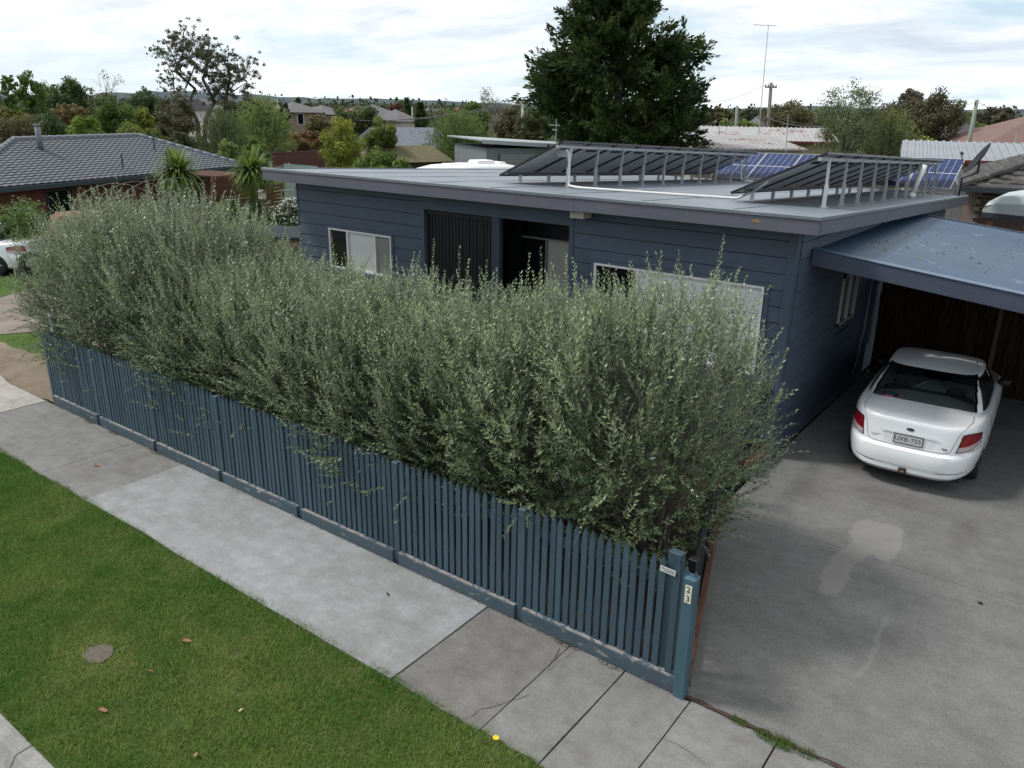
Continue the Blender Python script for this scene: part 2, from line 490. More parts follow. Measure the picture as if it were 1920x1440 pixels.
M_drive = concrete('driveway_concrete', (.158, .155, .149), (.118, .114, .108), (.200, .197, .191), .7, .5, .30)
def soft_sheet(name, pts, z, mat, parent, w_):
    A = np.array(pts); B = np.roll(A, -1, 0); st_ = .022
    gx = np.arange(A[:, 0].min() - .08, A[:, 0].max() + .08, st_); gy = np.arange(A[:, 1].min() - .08, A[:, 1].max() + .08, st_)
    X_, Y_ = np.meshgrid(gx, gy); Q = np.stack([X_.ravel(), Y_.ravel()], 1)
    ab = B - A; L2 = np.maximum(1e-9, (ab ** 2).sum(1))
    tt = np.clip(((Q[:, None] - A[None]) * ab[None]).sum(2) / L2[None], 0, 1)
    dist = np.sqrt((((A[None] + ab[None] * tt[:, :, None]) - Q[:, None]) ** 2).sum(2)).min(1)
    c_ = ((A[None, :, 1] > Q[:, None, 1]) != (B[None, :, 1] > Q[:, None, 1]))
    xi = A[None, :, 0] + (Q[:, None, 1] - A[None, :, 1]) / np.where(np.abs(ab[None, :, 1]) < 1e-9, 1e-9, ab[None, :, 1]) * ab[None, :, 0]
    ins = ((c_ & (Q[:, None, 0] < xi)).sum(1) % 2) == 1
    val = np.clip(.5 + np.where(ins, dist, -dist) / (2 * w_), 0, 1)
    nx_ = len(gx); I, J = np.meshgrid(np.arange(nx_ - 1), np.arange(len(gy) - 1)); b0 = (J * nx_ + I).ravel()
    F = np.stack([b0, b0 + 1, b0 + nx_ + 1, b0 + nx_], 1)
    F = F[val[F].max(1) > 0]
    used, inv = np.unique(F, return_inverse=True)
    me = np_mesh(name, np.concatenate([Q[used], np.full((len(used), 1), z)], 1), inv.reshape(-1, 4), None)
    a = me.attributes.new('edge', 'FLOAT', 'POINT'); a.data.foreach_set('value', val[used].astype(np.float32))
    me.materials.append(mat)
    return link(name, me, parent, Vector((0, 0, 0)) - wloc(parent))
def stained(name, base, gain, tone, sharp):
    m = base.copy(); m.name = name; t = m.node_tree
    b = [n for n in t.nodes if n.type == 'BSDF_PRINCIPLED'][0]
    src = b.inputs['Base Color'].links[0].from_socket
    at = t.nodes.new('ShaderNodeAttribute'); at.attribute_name = 'edge'
    g = t.nodes.new('ShaderNodeNewGeometry')
    k = mth(t, 'ADD', at.outputs['Fac'], mth(t, 'MULTIPLY', mth(t, 'SUBTRACT', noise(t, g.outputs['Position'], 14, 7, .72), .5), .9))
    k = ramp(t, k, [(.5 - sharp, (0, 0, 0)), (.5 + sharp, (1, 1, 1))])
    at0 = mth(t, 'GREATER_THAN', at.outputs['Fac'], .02)
    k = mth(t, 'MULTIPLY', mth(t, 'MULTIPLY', k, at0), gain)
    t.links.new(mixc(t, k, src, (*tone, 1)), b.inputs['Base Color'])
    return m
M_drive2 = stained('driveway_dried_patch', M_drive, .52, (.240, .232, .212), .22)
dv = thing('driveway', None, None); dv['kind'] = 'structure'
sheet('joint_bed', [(.05, -.02), (9, -.02), (9, 14), (-1.15, 14), (-1.15, 4)], -.02, M_joint, parent=dv)
slabs = [[(.075, -.015), (8, -.03), (8, 3.62), (-1.14, 3.60), (-1.14, 3.52)],
         [(-1.145, 3.607), (8, 3.627), (8, 8.6), (-1.145, 8.6)],
         [(-1.145, 8.608), (8, 8.608), (8, 14), (-1.145, 14)]]
for p in slabs:
    MB().prism(p, -.09, .012).build('slab', M_drive, dv, fixn=True)
st = [(0.43, 4.32), (.47, 4.5), (0.55, 4.6), (0.70, 4.57), (0.84, 4.62), (0.96, 4.60), (1.01, 4.42), (1.03, 4.2), (1.06, 3.97), (1.06, 3.75), (1.03, 3.62), (0.90, 3.62), (.82, 3.70), (0.78, 3.62),
      (0.74, 3.45), (0.70, 3.3), (.72, 3.05), (0.75, 2.77), (0.72, 2.52), (0.62, 2.43), (0.53, 2.52), (0.48, 2.75), (0.44, 2.96), (.47, 3.2), (0.45, 3.40), (.52, 3.6), (0.53, 3.84), (.45, 4.05)]
soft_sheet('dried_stain', wobble(st, .022, .06, 4), .0128, M_drive2, dv, .05)
tr = [G2(1668, 1150), G2(1655, 1160), G2(1640, 1195), G2(1632, 1225), G2(1622, 1245), G2(1600, 1270), G2(1612, 1272), G2(1632, 1252), G2(1645, 1225), G2(1652, 1195), G2(1664, 1168)]
M_drive3 = stained('driveway_dried_trail', M_drive, .30, (.24, .236, .225), .25)
M_drive4 = stained('driveway_oil_stain', M_drive, .26, (.055, .048, .040), .35)
soft_sheet('dried_stain', wobble(tr, .014, .06, 5), .0128, M_drive3, dv, .022)
def blob(cx, cy, rx, ry, seed): return wobble([(cx + rx * math.cos(a), cy + ry * math.sin(a)) for a in np.linspace(0, 2 * math.pi, 14, endpoint=False)], .03, .08, seed)
soft_sheet('oil_stain', blob(.62, 5.45, .55, .28, 21), .0128, M_drive4, dv, .16)
soft_sheet('oil_stain', blob(-.35, 5.0, .28, .35, 22), .0128, M_drive4, dv, .14)
soft_sheet('oil_stain', blob(1.62, 4.9, .16, .5, 23), .0128, M_drive4, dv, .12)
# moss and dirt packed along the seam between driveway and footpath
sm = MB()
sm.add([(x, -.03 + random.uniform(-.02, .02), .014) for x in np.linspace(.06, 3, 40)] + [(x, .0 + random.uniform(-.012, .02), .014) for x in np.linspace(.06, 3, 40)],
       [(i, i + 1, 41 + i, 40 + i) for i in range(39)])
sm.build('dirt_seam', pm('seam_dirt', (.055, .032, .024), .95, .5, 9), dv)
gd = wobble([G2(-60, 560), G2(40, 545), G2(90, 535), (-15.5, 3.3), (-14.4, 1.0), (-15.0, .9), (-16.0, 1.35), (-17.6, 1.9), G2(-60, 640)], .12, .5, 8)
sheet('gravel_driveway', [G2(-60, 575), G2(30, 548), (-23, 5.4), (-12.6, 7.5), (-12.6, 2.2), (-17.2, 2.25), G2(0, 625), G2(-60, 640)], -.022, M_gravel)
sheet('dirt_patch', wobble([(-12.2, -.0), (-13.4, -.12), (-14.9, .1), (-17.0, .6), (-17.3, 1.05), (-15.2, 1.15), (-13.6, 1.2), (-12.2, 1.25)], .05, .2, 9), -.018, M_dirt)
sheet('pale_path', [(-16.6, -.9), (-15.1, .15), (-13.35, -.12), (-12.4, -.9), (-12.4, -1.49), (-16.6, -1.49)], -.006, M_slabl)
# sunken cracked-clay pit lid in the nature strip
dr = tag(MB().prism(wobble([(-4.90, -3.02), (-4.84, -2.90), (-4.72, -2.86), (-4.60, -2.94), (-4.58, -3.05), (-4.68, -3.13), (-4.82, -3.12)], .012, .05, 3), -.05, .004).build('pit_lid', concrete('cracked_lid', (.105, .088, .070), (.065, .053, .042), (.14, .12, .10), 4), fixn=True),
         'small square grey concrete pit lid sunk in the nature strip grass', 'pit lid')
def lidcracks():
    r = random.Random(5)
    for k in range(5):
        a = (r.uniform(-4.9, -4.6), r.uniform(-3.1, -2.95)); b = (a[0] + r.uniform(-.15, .15), a[1] + r.uniform(-.08, .12))
        crack([a, b], .006, .0065, k, dr)
lidcracks()

# hills on the horizon, the blue of distant haze mixed into their colour
def hills():
    mb = MB(); rows = []
    r = random.Random(2)
    A = math.atan2(CF.x, CF.y)
    for R, hs in ((2600, 0), (3200, 12), (3800, 28), (4400, 40), (5200, 0)):
        row = []
        for i in range(161):
            a = A - 1.1 + 2.2 * i / 160
            h = hs * (.75 + .35 * math.sin(i * .11 + R) + .2 * math.sin(i * .37 + 1) + .12 * r.uniform(-1, 1)) * (1.15 if i < 80 else .8)
            row.append((CAM.x + R * math.sin(a), CAM.y + R * math.cos(a), h - 1))
        rows.append(row)
    mb.grid(rows)
    tag(mb.build('hills', groundmat('hazed_wooded_hills', [(.35, (.035, .055, .060)), (.55, (.055, .075, .085)), (.72, (.12, .13, .11))], .012, .08, .1), smooth=True), kind='structure')
hills()

# ------------------------------------------------------------------ grass on the nature strip (nobody could count it)
M_blade = leafmat('grass_blade', (.064, .168, .020), (.32, .34, .105), None, .6, .3, .2)
def blades(name, P, hgt, wid, mat, tint, lean=.6):
    n = len(P)
    a = RNG.uniform(0, 2 * np.pi, n); l = RNG.uniform(.1, lean, n) * hgt
    dx, dy = np.cos(a), np.sin(a)
    V = np.zeros((n, 3, 3))
    V[:, 0] = P; V[:, 1] = P; V[:, 2] = P
    V[:, 0, 0] -= dy * wid / 2; V[:, 0, 1] += dx * wid / 2
    V[:, 1, 0] += dy * wid / 2; V[:, 1, 1] -= dx * wid / 2
    V[:, 2, 0] += dx * l; V[:, 2, 1] += dy * l; V[:, 2, 2] += hgt
    return np_mesh(name, V.reshape(-1, 3), np.arange(n * 3).reshape(-1, 3), mat, tint)
def vnoise(x, y, s, seed):
    rs = np.random.default_rng(seed); T = rs.random((64, 64))
    u = (x * s) % 64; v = (y * s) % 64
    i = u.astype(int); j = v.astype(int); fu = u - i; fv = v - j
    fu = fu * fu * (3 - 2 * fu); fv = fv * fv * (3 - 2 * fv)
    i2 = (i + 1) % 64; j2 = (j + 1) % 64
    return (T[i, j] * (1 - fu) + T[i2, j] * fu) * (1 - fv) + (T[i, j2] * (1 - fu) + T[i2, j2] * fu) * fv
def nature_strip_grass():
    n = 330000
    x = RNG.uniform(-11.5, .6, n); y = RNG.uniform(-3.98, -1.44, n)
    e = -1.50 + .05 * (vnoise(x, y * 0, 3.0, 3) - .5) + .03 * (vnoise(x, y * 0, 11.0, 4) - .5)
    k = (y < e + .02) & (y > -3.93 + .05 * (vnoise(x, y * 0, 5, 9) - .3))
    lid = (((x + 4.74) / .125) ** 2 + ((y + 3.0) / .10) ** 2) < 1 + .4 * RNG.random(n)
    k &= ~lid
    # keep what the frame can see plus a margin
    big_ = vnoise(x, y, .9, 11); md = vnoise(x, y, 3.1, 12); sm_ = vnoise(x, y, 9, 13)
    dry = np.clip(.07 + 1.15 * (big_ * .55 + md * .35 + sm_ * .25 - .46) + .25 * (x + 6) / 10, 0, 1)
    near = np.exp(-(((x + 4.73) / .5) ** 2 + ((y + 3.0) / .35) ** 2)); dry = np.clip(dry + .5 * near, 0, 1)
    thin = (vnoise(x, y, 6, 15) > .80) & (dry > .45)
    k &= ~(thin & (RNG.random(n) < .8))
    x, y, dry = x[k], y[k], dry[k]
    m = len(x)
    P = np.stack([x, y, np.full(m, -.012)], 1)
    lush = vnoise(x, y, 5, 21)
    h = RNG.uniform(.016, .045, m) * (.75 + .6 * lush) * np.where(y > -1.62, 1.25, 1)
    t = np.clip(dry * .8 + RNG.normal(0, .16, m) + np.where(RNG.random(m) < .07, .45, 0), 0, 1)
    me = blades('nature_strip_grass', P, h, RNG.uniform(.004, .008, m), M_blade, t, 1.3)
    tag(link('grass', me), 'short patchy green and straw grass of the roadside nature strip', 'grass', kind='stuff')
nature_strip_grass()
def far_lawn_grass():
    n = 60000
    x = RNG.uniform(-30, -12.6, n); y = RNG.uniform(.9, 19, n)
    d1 = (y > 7.9) | ((x < -17.5) & (y > 5.3) & (y > 5.4 + (x + 23) * .2)) | ((y > 1.25) & (y < 2.2) & (x > -17.2))
    x, y = x[d1], y[d1]; m = len(x)
    P = np.stack([x, y, np.full(m, -.035)], 1)
    t_ = np.clip(.25 + .5 * (vnoise(x, y, .8, 41) - .4) + RNG.normal(0, .15, m), 0, 1)
    me = blades('side_lawn_grass', P, RNG.uniform(.03, .07, m), RNG.uniform(.015, .03, m), M_blade, t_, 1.2)
    tag(link('grass', me), 'green grass of the neighbouring lawn left of the hedge', 'grass', kind='stuff')
far_lawn_grass()
def tuft(name, label, x, y, n, r, h, mat, lo=0, hi=.4, cat='weeds', elong=1.0, ang=0.0):
    a = RNG.uniform(0, 2 * np.pi, n); q = r * np.sqrt(RNG.random(n))
    u, v = q * np.cos(a) * elong, q * np.sin(a)
    P = np.stack([x + u * math.cos(ang) - v * math.sin(ang), y + u * math.sin(ang) + v * math.cos(ang), np.full(n, .005)], 1)
    me = blades(name, P, RNG.uniform(.4, 1, n) * h, RNG.uniform(.004, .009, n), mat, RNG.uniform(lo, hi, n), 1.0)
    return tag(link(name, me), label, cat, kind='stuff')
M_weed = leafmat('weed_blade', (.055, .12, .018), (.16, .22, .04), None, .6, .3, .2)
wx = [G2(1385, 1355), G2(1430, 1378), G2(1455, 1390), G2(1475, 1398), G2(1515, 1416)]
for i, (px_, py_) in enumerate(wx):
    tuft('grass', ['tiny green weed tuft in the driveway seam nearest the number post', 'low green weed tuft second along the driveway seam', 'thick green weed tuft at the head of a footpath joint',
                   'spreading green weed tuft right of the thickest seam tuft', 'small outlying green weed tuft furthest along the driveway seam'][i], px_, py_, [110, 130, 260, 160, 110][i], [.05, .06, .09, .07, .06][i], .05, M_weed, elong=1.5, ang=0.0)
M_moss = leafmat('moss_blade', (.06, .065, .02), (.16, .14, .06), None, .8, .2, .1)
for i, (px_, py_) in enumerate(((172, 790), (215, 812), (292, 850), (1060, 1212), (1145, 1250))):
    q = at_z(px_, py_, 0)
    tuft('grass', ['mossy tuft under the third fence post from the left end', 'brown mossy tuft left of the third fence bay', 'mossy fringe under the plinth where the pale slab begins',
                   'olive moss tuft at the plinth above the cracked slab', 'faint olive moss tuft at the plinth near the corner post'][i], q.x, -.075, 160, .05, .02, M_moss, elong=3.0)
def debris():  # brown litter that also paints a contact shadow along the fence foot
    n = 2600
    x = RNG.uniform(-12.1, -.05, n); y = -.052 - np.abs(RNG.normal(0, .022, n)) * (.4 + 1.2 * vnoise(x, x * 0, 1.7, 33))
    k = vnoise(x, x * 0, 2.3, 31) > .28; x, y = x[k], y[k]; n = len(x)
    P = np.stack([x, y, np.full(n, .012)], 1)
    a = RNG.uniform(0, 6.28, n); s_ = RNG.uniform(.004, .016, n)
    V = np.stack([P, P + np.stack([np.cos(a) * s_, np.sin(a) * s_, .003 + 0 * a], 1), P + np.stack([np.cos(a + 1.2) * s_ * .7, np.sin(a + 1.2) * s_ * .7, .004 + 0 * a], 1)], 1)
    me = np_mesh('litter_contact_shade', V.reshape(-1, 3), np.arange(n * 3).reshape(-1, 3), leafmat('litter', (.035, .026, .018), (.15, .11, .07), None, .9, 0, .1), RNG.random(n))
    tag(link('litter_contact_shade', me), 'fine brown leaf litter doubling as a contact shadow along the foot of the picket fence', 'leaf litter', kind='stuff')
debris()
# dandelion and fallen leaves
q = at_z(928, 1393, 0)
dn = thing('dandelion', 'single yellow dandelion flower at the footpath edge of the grass', 'flower', (q.x, q.y, 0))
MB().tube([(0, 0, 0), (.004, .003, .03), (.006, .004, .055)], .0025, 6).build('stem', M_weed, dn, local=True)
m = MB()
for k in range(16):
    a = k * .3927; m.add([(.006, .004, .055), (.006 + .026 * math.cos(a - .18), .004 + .026 * math.sin(a - .18), .060), (.006 + .03 * math.cos(a), .004 + .03 * math.sin(a), .058), (.006 + .026 * math.cos(a + .18), .004 + .026 * math.sin(a + .18), .060)], [(0, 1, 2, 3)])
m.build('flower_head', pm('dandelion_yellow', (.75, .52, .02), .6, .1), dn, local=True)
M_dryleaf = pm('dry_brown_leaf', (.24, .13, .075), .8, .3, 20)
M_paleleaf = pm('pale_straw_leaf', (.38, .33, .2), .8, .25, 20)
def fallen(px_, py_, s, rz, mat, label, z=.02, pt=None, group=None):
    q = Vector(pt) if pt is not None else at_z(px_, py_, z)
    m = MB()
    rows = []
    for i in range(6):
        t = i / 5; wd = s * .28 * math.sin(math.pi * min(1, t * .92 + .06)); 
        rows.append([(s * (t - .5), -wd, .012 * math.sin(t * 5) + .01), (s * (t - .5), 0, .004 + .006 * math.sin(t * 4)), (s * (t - .5), wd, .014 * math.cos(t * 4) + .012)])
    m.grid(rows)
    o = m.build('leaf', mat)
    o.location = q; o.rotation_euler = (0, 0, rz)
    return tag(o, label, 'fallen leaf', group)
fallen(193, 1332, .09, .5, M_dryleaf, 'long reddish dry leaf below the pit lid on the grass')
fallen(350, 1202, .11, .7, M_dryleaf, 'curled tan dry leaf right of the pit lid on the grass')
fallen(452, 1332, .07, 2.0, M_paleleaf, 'pale straw curled leaf lying mid lawn on the nature strip')
fallen(367, 1416, .07, 2.4, M_dryleaf, 'brown dry leaf near the bottom edge of the grass')
fallen(282, 1259, .06, .9, M_dryleaf, 'small dark red leaf below the curled tan leaf')
fallen(182, 873, .12, .4, M_dryleaf, 'orange brown leaf lying on the old footpath slab', z=.01)
fallen(1837, 1131, .08, 2.2, pm('black_leaf', (.012, .012, .012), .7), 'small black leaf on the driveway below the expansion joint', z=.013)
fallen(728, 1116, .05, 0, pm('black_leaf', (.012, .012, .012), .7), 'tiny dark leaf on the pale new footpath slab', z=.013)

# ------------------------------------------------------------------ picket fence
def picket_fence():
    t = thing('picket_fence', 'long blue painted timber picket fence with pointed pickets along the footpath', 'fence', (-6, 0, 0))
    posts = [-12.10, -10.48, -8.76, -7.06, -5.35, -3.61, -1.82, -.17]
    r = random.Random(3)
    pw, pt = .062, .02
    m = MB()
    prof = [(-pw / 2, .15), (pw / 2, .15), (pw / 2, 1.24), (pw * .40, 1.255), (pw * .44, 1.275), (0, 1.345), (-pw * .44, 1.275), (-pw * .40, 1.255), (-pw / 2, 1.24)]
    n = len(prof)
    m.add([(x, -pt / 2, z) for x, z in prof] + [(x, pt / 2, z) for x, z in prof],
          [tuple(range(n)), tuple(range(2 * n - 1, n - 1, -1))] + [((i + 1) % n, i, n + i, n + (i + 1) % n) for i in range(n)])
    me = m.mesh('picket', M_fence)
    for a, b in zip(posts[:-1], posts[1:]):
        k = 18 if b - a > 1.6 else 17
        if b == posts[-1]: k = 17
        x0, x1 = a + .052, b - .052
        for i in range(k):
            o = link('picket', me, t, (x0 + (x1 - x0) * (i + .5) / k + 6 + r.uniform(-.003, .003), r.uniform(-.004, .004), r.uniform(-.012, .012)), (r.uniform(-.006, .006), r.uniform(-.008, .008), r.uniform(-.02, .02)))
    for k in range(3):
        link('picket', me, t, (-.115 + 6 + k * .085, -.016, .012 - k * .02), (0, 0, 0))
    for i, x in enumerate(posts):
        top = 1.30 if i < 7 else 1.40
        wdt = .09 if i < 7 else .13
        y0 = -.022 if i < 7 else .016
        mb = MB().hexa([(x - wdt / 2, y0, -.05), (x + wdt / 2, y0, -.05), (x + wdt / 2, y0 + .1, -.05), (x - wdt / 2, y0 + .1, -.05),
                        (x - wdt / 2, y0, top), (x + wdt / 2, y0, top), (x + wdt / 2, y0 + .1, top - .012), (x - wdt / 2, y0 + .1, top - .012)])
        mb.build('fence_post', M_fence, t, bevel=.006)
    for a, b in zip(posts[:-1], posts[1:]):
        for z in (.42, 1.08):
            MB().box((a + .047, .014, z - .04), (b - .047, .054, z + .04)).build('rail', M_fence, t)
        b2 = b if b < -1 else .03
        zt = r.uniform(.150, .165)
        MB().box((a + .047, -.050, -.03), (b2 - .047, -.013, zt)).build('plinth_board', M_plinth, t, bevel=.004)
        MB().box((a + .05, -.046, zt + .001), (b2 - .05, .022, zt + .011)).build('plinth_cap', M_plinthtop, t)
    return t
picket_fence()
M_numpost = pm('number_post_paint', (.052, .105, .135), .5, .15, 3, wear=(.5, .5, .48), wear_amt=-.30, wear_scale=18)
np_ = thing('number_post', 'square blue corner post carrying house number 23 beside the driveway', 'gatepost', (.03, -.02, 0))
MB().box((-.055, -.06, -.03), (.055, .05, 1.262)).build('post', M_numpost, np_, bevel=.008, local=True)
M_cream = pm('cream_number_plate', (.70, .68, .52), .5, .06)
def text_mesh(name, s, size, mat, parent, loc, rot, ext=.0015, align='CENTER'):
    cu = bpy.data.curves.new(name, 'FONT'); cu.body = s; cu.size = size; cu.extrude = ext; cu.align_x = align; cu.align_y = 'CENTER'; cu.resolution_u = 4
    tmp = bpy.data.objects.new('tmp', cu); COL.objects.link(tmp)
    bpy.context.view_layer.update()
    dg = bpy.context.evaluated_depsgraph_get()
    me = bpy.data.meshes.new_from_object(tmp.evaluated_get(dg))
    bpy.data.objects.remove(tmp)
    me.materials.clear(); me.materials.append(mat)
    return link(name, me, parent, loc, rot)
for k, (ch, z) in enumerate((('2', 1.155), ('3', 1.065))):
    pl = MB().box((-.030, -.0645, z - .043), (.030, -.0605, z + .043)).build('number_plate', M_cream, np_, local=True)
    text_mesh('numeral', ch, .085, M_black, pl, (0, -.0655, z), (math.pi / 2, 0, 0))
sg = thing('small_sign', 'small white rectangular plate screwed to the end pickets', 'sign', (-.20, -.03, 1.235))
MB().box((-.075, -.006, -.028), (.075, -.002, .028)).build('plate', pm('worn_white_plate', (.52, .53, .52), .5, .1), sg, local=True)
for z, a, b in ((.010, -.06, .055), (-.010, -.03, .06)):
    m = MB()
    x = a
    rr = random.Random(int(1000 + z * 1000))
    while x < b:
        ww = rr.uniform(.006, .012); m.box((x, -.0072, z - .006), (x + ww, -.0062, z + .006)); x += ww + .004
    m.build('print', pm('faded_print', (.16, .17, .18), .6), sg, local=True)
sg.rotation_euler = (0, .05, 0)

wp = MB().box((-.04, -.04, 0), (.04, .04, 1.62)).build('gate_post', pm('flaking_white_post', (.62, .62, .60), .6, .1, 4, wear=(.2, .18, .16), wear_amt=.1, wear_scale=14))
wp.location = (-12.42, .32, -.03)
tag(wp, 'flaking white post standing behind the left end of the picket fence', 'post')
# black steel fence and edging beside the driveway
def side_fence():
    pts = [Vector((-.10, .30, 0)), Vector((-1.27, 3.85, 0)), Vector((-1.30, 5.72, 0))]
    t = thing('steel_fence', 'black steel picket fence with square posts along the driveway edge', 'fence', (-.7, 2, 0))
    for a, b in zip(pts[:-1], pts[1:]):
        for z in (.14, 1.10):
            MB().beam(a + Vector((0, 0, z)), b + Vector((0, 0, z)), .03, .04).build('rail', M_black, t)
        L = (b - a).length; n = int(L / .11)
        me = MB().box((-.008, -.008, .10), (.008, .008, 1.20)).mesh('bar', M_black)
        for i in range(1, n):
            p = a.lerp(b, i / n)
            link('bar', me, t, p - t.location)
    for p in pts[:2] + [Vector((-.69, 2.1, 0))]:
        MB().box((p.x - .04, p.y - .04, 0), (p.x + .04, p.y + .04, 1.24)).build('post', M_black, t, bevel=.004)
side_fence()
M_red = pm('red_brown_sleeper', (.105, .048, .032), .8, .35, 6, bump=.3, wear=(.07, .05, .04), wear_amt=.1)
ed = tag(MB().hexa([(-.01, .10, -.03), (.065, .10, -.03), (-1.17, 3.87, -.03), (-1.245, 3.87, -.03), (-.01, .10, .12), (.065, .10, .12), (-1.17, 3.87, .10), (-1.245, 3.87, .10)]).build('edging_board', M_red, bevel=.008, fixn=True),
         'long low red brown edging board between black fence and driveway', 'edging')
bw = thing('brick_edging', 'short low concrete edging topped with red bricks at the house corner', 'edging', (-1.22, 5.3, 0))
MB().box((-1.29, 4.86, -.02), (-1.15, 5.72, .17)).build('footing', concrete('edging_concrete', (.17, .165, .15), (.10, .095, .08), (.24, .235, .22), 3), bw, bevel=.01)
me = None
for k in range(4):
    y = 4.875 + k * .212
    MB().box((-1.285, y, .173), (-1.155, y + .203, .235)).build('brick', pm('red_brick_top', (.20, .07, .042), .85, .3, 6, bump=.3), bw, bevel=.006)

# ------------------------------------------------------------------ the blue house
RZ = lambda y: 3.77 - .0495 * (y - 5.26)
def house():
    h = thing('house', 'dark slate blue weatherboard house with flat grey roof behind the olive hedge', 'house', (-6.7, 5.76, 0))
    W = 5.76
    rr = random.Random(12)
    def board(x0, x1, z0, z1, name='weatherboard'):
        # front board: bottom edge stands proud of the one below
        MB().hexa([(x0, W - .022, z0 + .002), (x1, W - .022, z0 + .002), (x1, W + .03, z0 + .002), (x0, W + .03, z0 + .002),
                   (x0, W - .014, z1 - .010), (x1, W - .014, z1 - .010), (x1, W + .03, z1 - .010), (x0, W + .03, z1 - .010)]).build(name, M_board, h)
    def rows(x0, x1, holes, z0=.2, pitch=.243, ztop=3.50):
        z = z0
        while z < ztop:
            z1 = min(z + pitch, ztop)
            spans = [(x0, x1)]
            for hx0, hx1, hz0, hz1 in holes:
                if z1 > hz0 + .01 and z < hz1 - .01:
                    ns = []
                    for a, b in spans:
                        if hx0 > a and hx1 < b: ns += [(a, hx0), (hx1, b)]
                        else: ns.append((a, b))
                    spans = ns
                    if hz1 < z1 - .03: board(hx0, hx1, hz1 + .001, z1)
                    if hz0 > z + .03: board(hx0, hx1, z, hz0 + .012)
            for a, b in spans: board(a, b, z, z1)
            z = z1
    w1 = (-11.30, -9.28, 1.66, 2.66)
    w2 = (-4.60, -1.52, 1.20, 2.72)
    rows(-12.2, -8.49, [w1])
    rows(-4.97, -1.33, [w2])
    # sheathing behind the boards, side and rear walls
    wl = MB()
    wl.box((-12.17, W + .032, .05), (w1[0], W + .10, 3.5)).box((w1[1], W + .032, .05), (-8.49, W + .10, 3.5)).box((w1[0], W + .032, .05), (w1[1], W + .10, w1[2])).box((w1[0], W + .032, w1[3]), (w1[1], W + .10, 3.5))
    wl.box((-4.97, W + .032, .05), (w2[0], W + .10, 3.5)).box((w2[1], W + .032, .05), (-1.23, W + .10, 3.5)).box((w2[0], W + .032, .05), (w2[1], W + .10, w2[2])).box((w2[0], W + .032, w2[3]), (w2[1], W + .10, 3.5))
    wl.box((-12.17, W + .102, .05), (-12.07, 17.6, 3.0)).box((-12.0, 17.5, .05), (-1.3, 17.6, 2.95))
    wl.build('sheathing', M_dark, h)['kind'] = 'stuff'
    # corner boards and base board
    MB().box((-1.327, W - .035, .0), (-1.19, W + .11, 3.52)).build('corner_board', M_board, h)
    MB().box((-12.23, W - .03, .05), (-12.202, W + .10, 3.5)).build('corner_board', M_board, h)
    MB().box((-8.487, W - .03, .05), (-8.42, W + .12, 3.5)).build('corner_board', M_board, h)
    MB().box((-5.06, W - .03, .05), (-4.973, W + .12, 3.5)).build('corner_board', M_board, h)
    # side wall boards
    X = -1.19
    sw = (8.42, 9.45, 1.55, 2.48)
    def sboard(y0, y1, z0, z1):
        lim = lambda y: RZ(y) - .222
        if lim(y0) < z0 + .03: return
        if lim(y1) < z0 + .03: y1 = 5.26 + (3.77 - .222 - z0 - .03) / .0495
        za, zb = min(z1 - .010, lim(y0)), min(z1 - .010, lim(y1))
        MB().hexa([(X - .03, y0, z0 + .002), (X + .018, y0, z0 + .002), (X + .018, y1, z0 + .002), (X - .03, y1, z0 + .002),
                   (X - .03, y0, za), (X + .010, y0, za), (X + .010, y1, zb), (X - .03, y1, zb)]).build('weatherboard', M_board, h)
    z = .66
    while z < 3.45:
        z1 = min(z + .243, 3.5)
        sp = [(W + .112, 17.6)]
        if z1 > sw[2] + .01 and z < sw[3] - .01: sp = [(W + .112, sw[0]), (sw[1], 17.6)]
        for a, b in sp:
            if b > 12: 
                sboard(a, 10.6, z, z1); sboard(10.72, b, z, z1)
            else: sboard(a, b, z, z1)
        z = z1
    # plinth band under the side wall: three wide boards and a ledge
    for k in range(3):
        MB().box((X - .03, W + .112, .01 + k * .20), (X + .012 - .003 * k, 10.6, .205 + k * .20)).build('base_board', M_board, h)
    MB().box((X - .03, W + .112, .612), (X + .045, 10.6, .652)).build('ledge', M_board, h)
    MB().box((X - .04, 10.605, .0), (X + .07, 10.715, 3.3)).build('pilaster', M_post, h)
    MB().box((X - .12, W + .112, .01), (X - .032, 17.6, 2.95)).build('wall', M_board, h)
    # soffit
    MB().hexa([(-12.62, 5.30, RZ(5.3) - .215), (-.88, 5.30, RZ(5.3) - .215), (-.88, 17.9, RZ(17.9) - .215), (-12.62, 17.9, RZ(17.9) - .215),
               (-12.62, 5.30, RZ(5.3) - .19), (-.88, 5.30, RZ(5.3) - .19), (-.88, 17.9, RZ(17.9) - .19), (-12.62, 17.9, RZ(17.9) - .19)]).build('soffit', M_board, h)
    # roof
    roof = MB()
    nx, ny = 24, 16
    rowsv = []
    rg = random.Random(8)
    for j in range(ny + 1):
        y = 5.27 + (18.0 - 5.27) * j / ny
        rowsv.append([(-12.69 + (12.69 - .81) * i / nx, y, RZ(y) + rg.uniform(-.006, .004)) for i in range(nx + 1)])
    roof.grid(rowsv)
    rf = roof.build('roof', M_roof, h, smooth=True)
    # fascia boards, a drip strip along their top, laps of the membrane
    def fas(x0, x1, z0o, z1o, y0, y1, name, mat):
        MB().box((x0, y0, RZ(5.26) - z0o), (x1, y1, RZ(5.26) - z1o)).build(name, mat, h, bevel=.004)
    fas(-12.70, -4.665, .235, .035, 5.225, 5.26, 'fascia', M_fascia)
    fas(-4.66, -.79, .225, .03, 5.22, 5.262, 'fascia', M_fascia)
    fas(-12.72, -4.66, .032, -.022, 5.212, 5.272, 'drip_edge', M_roof)
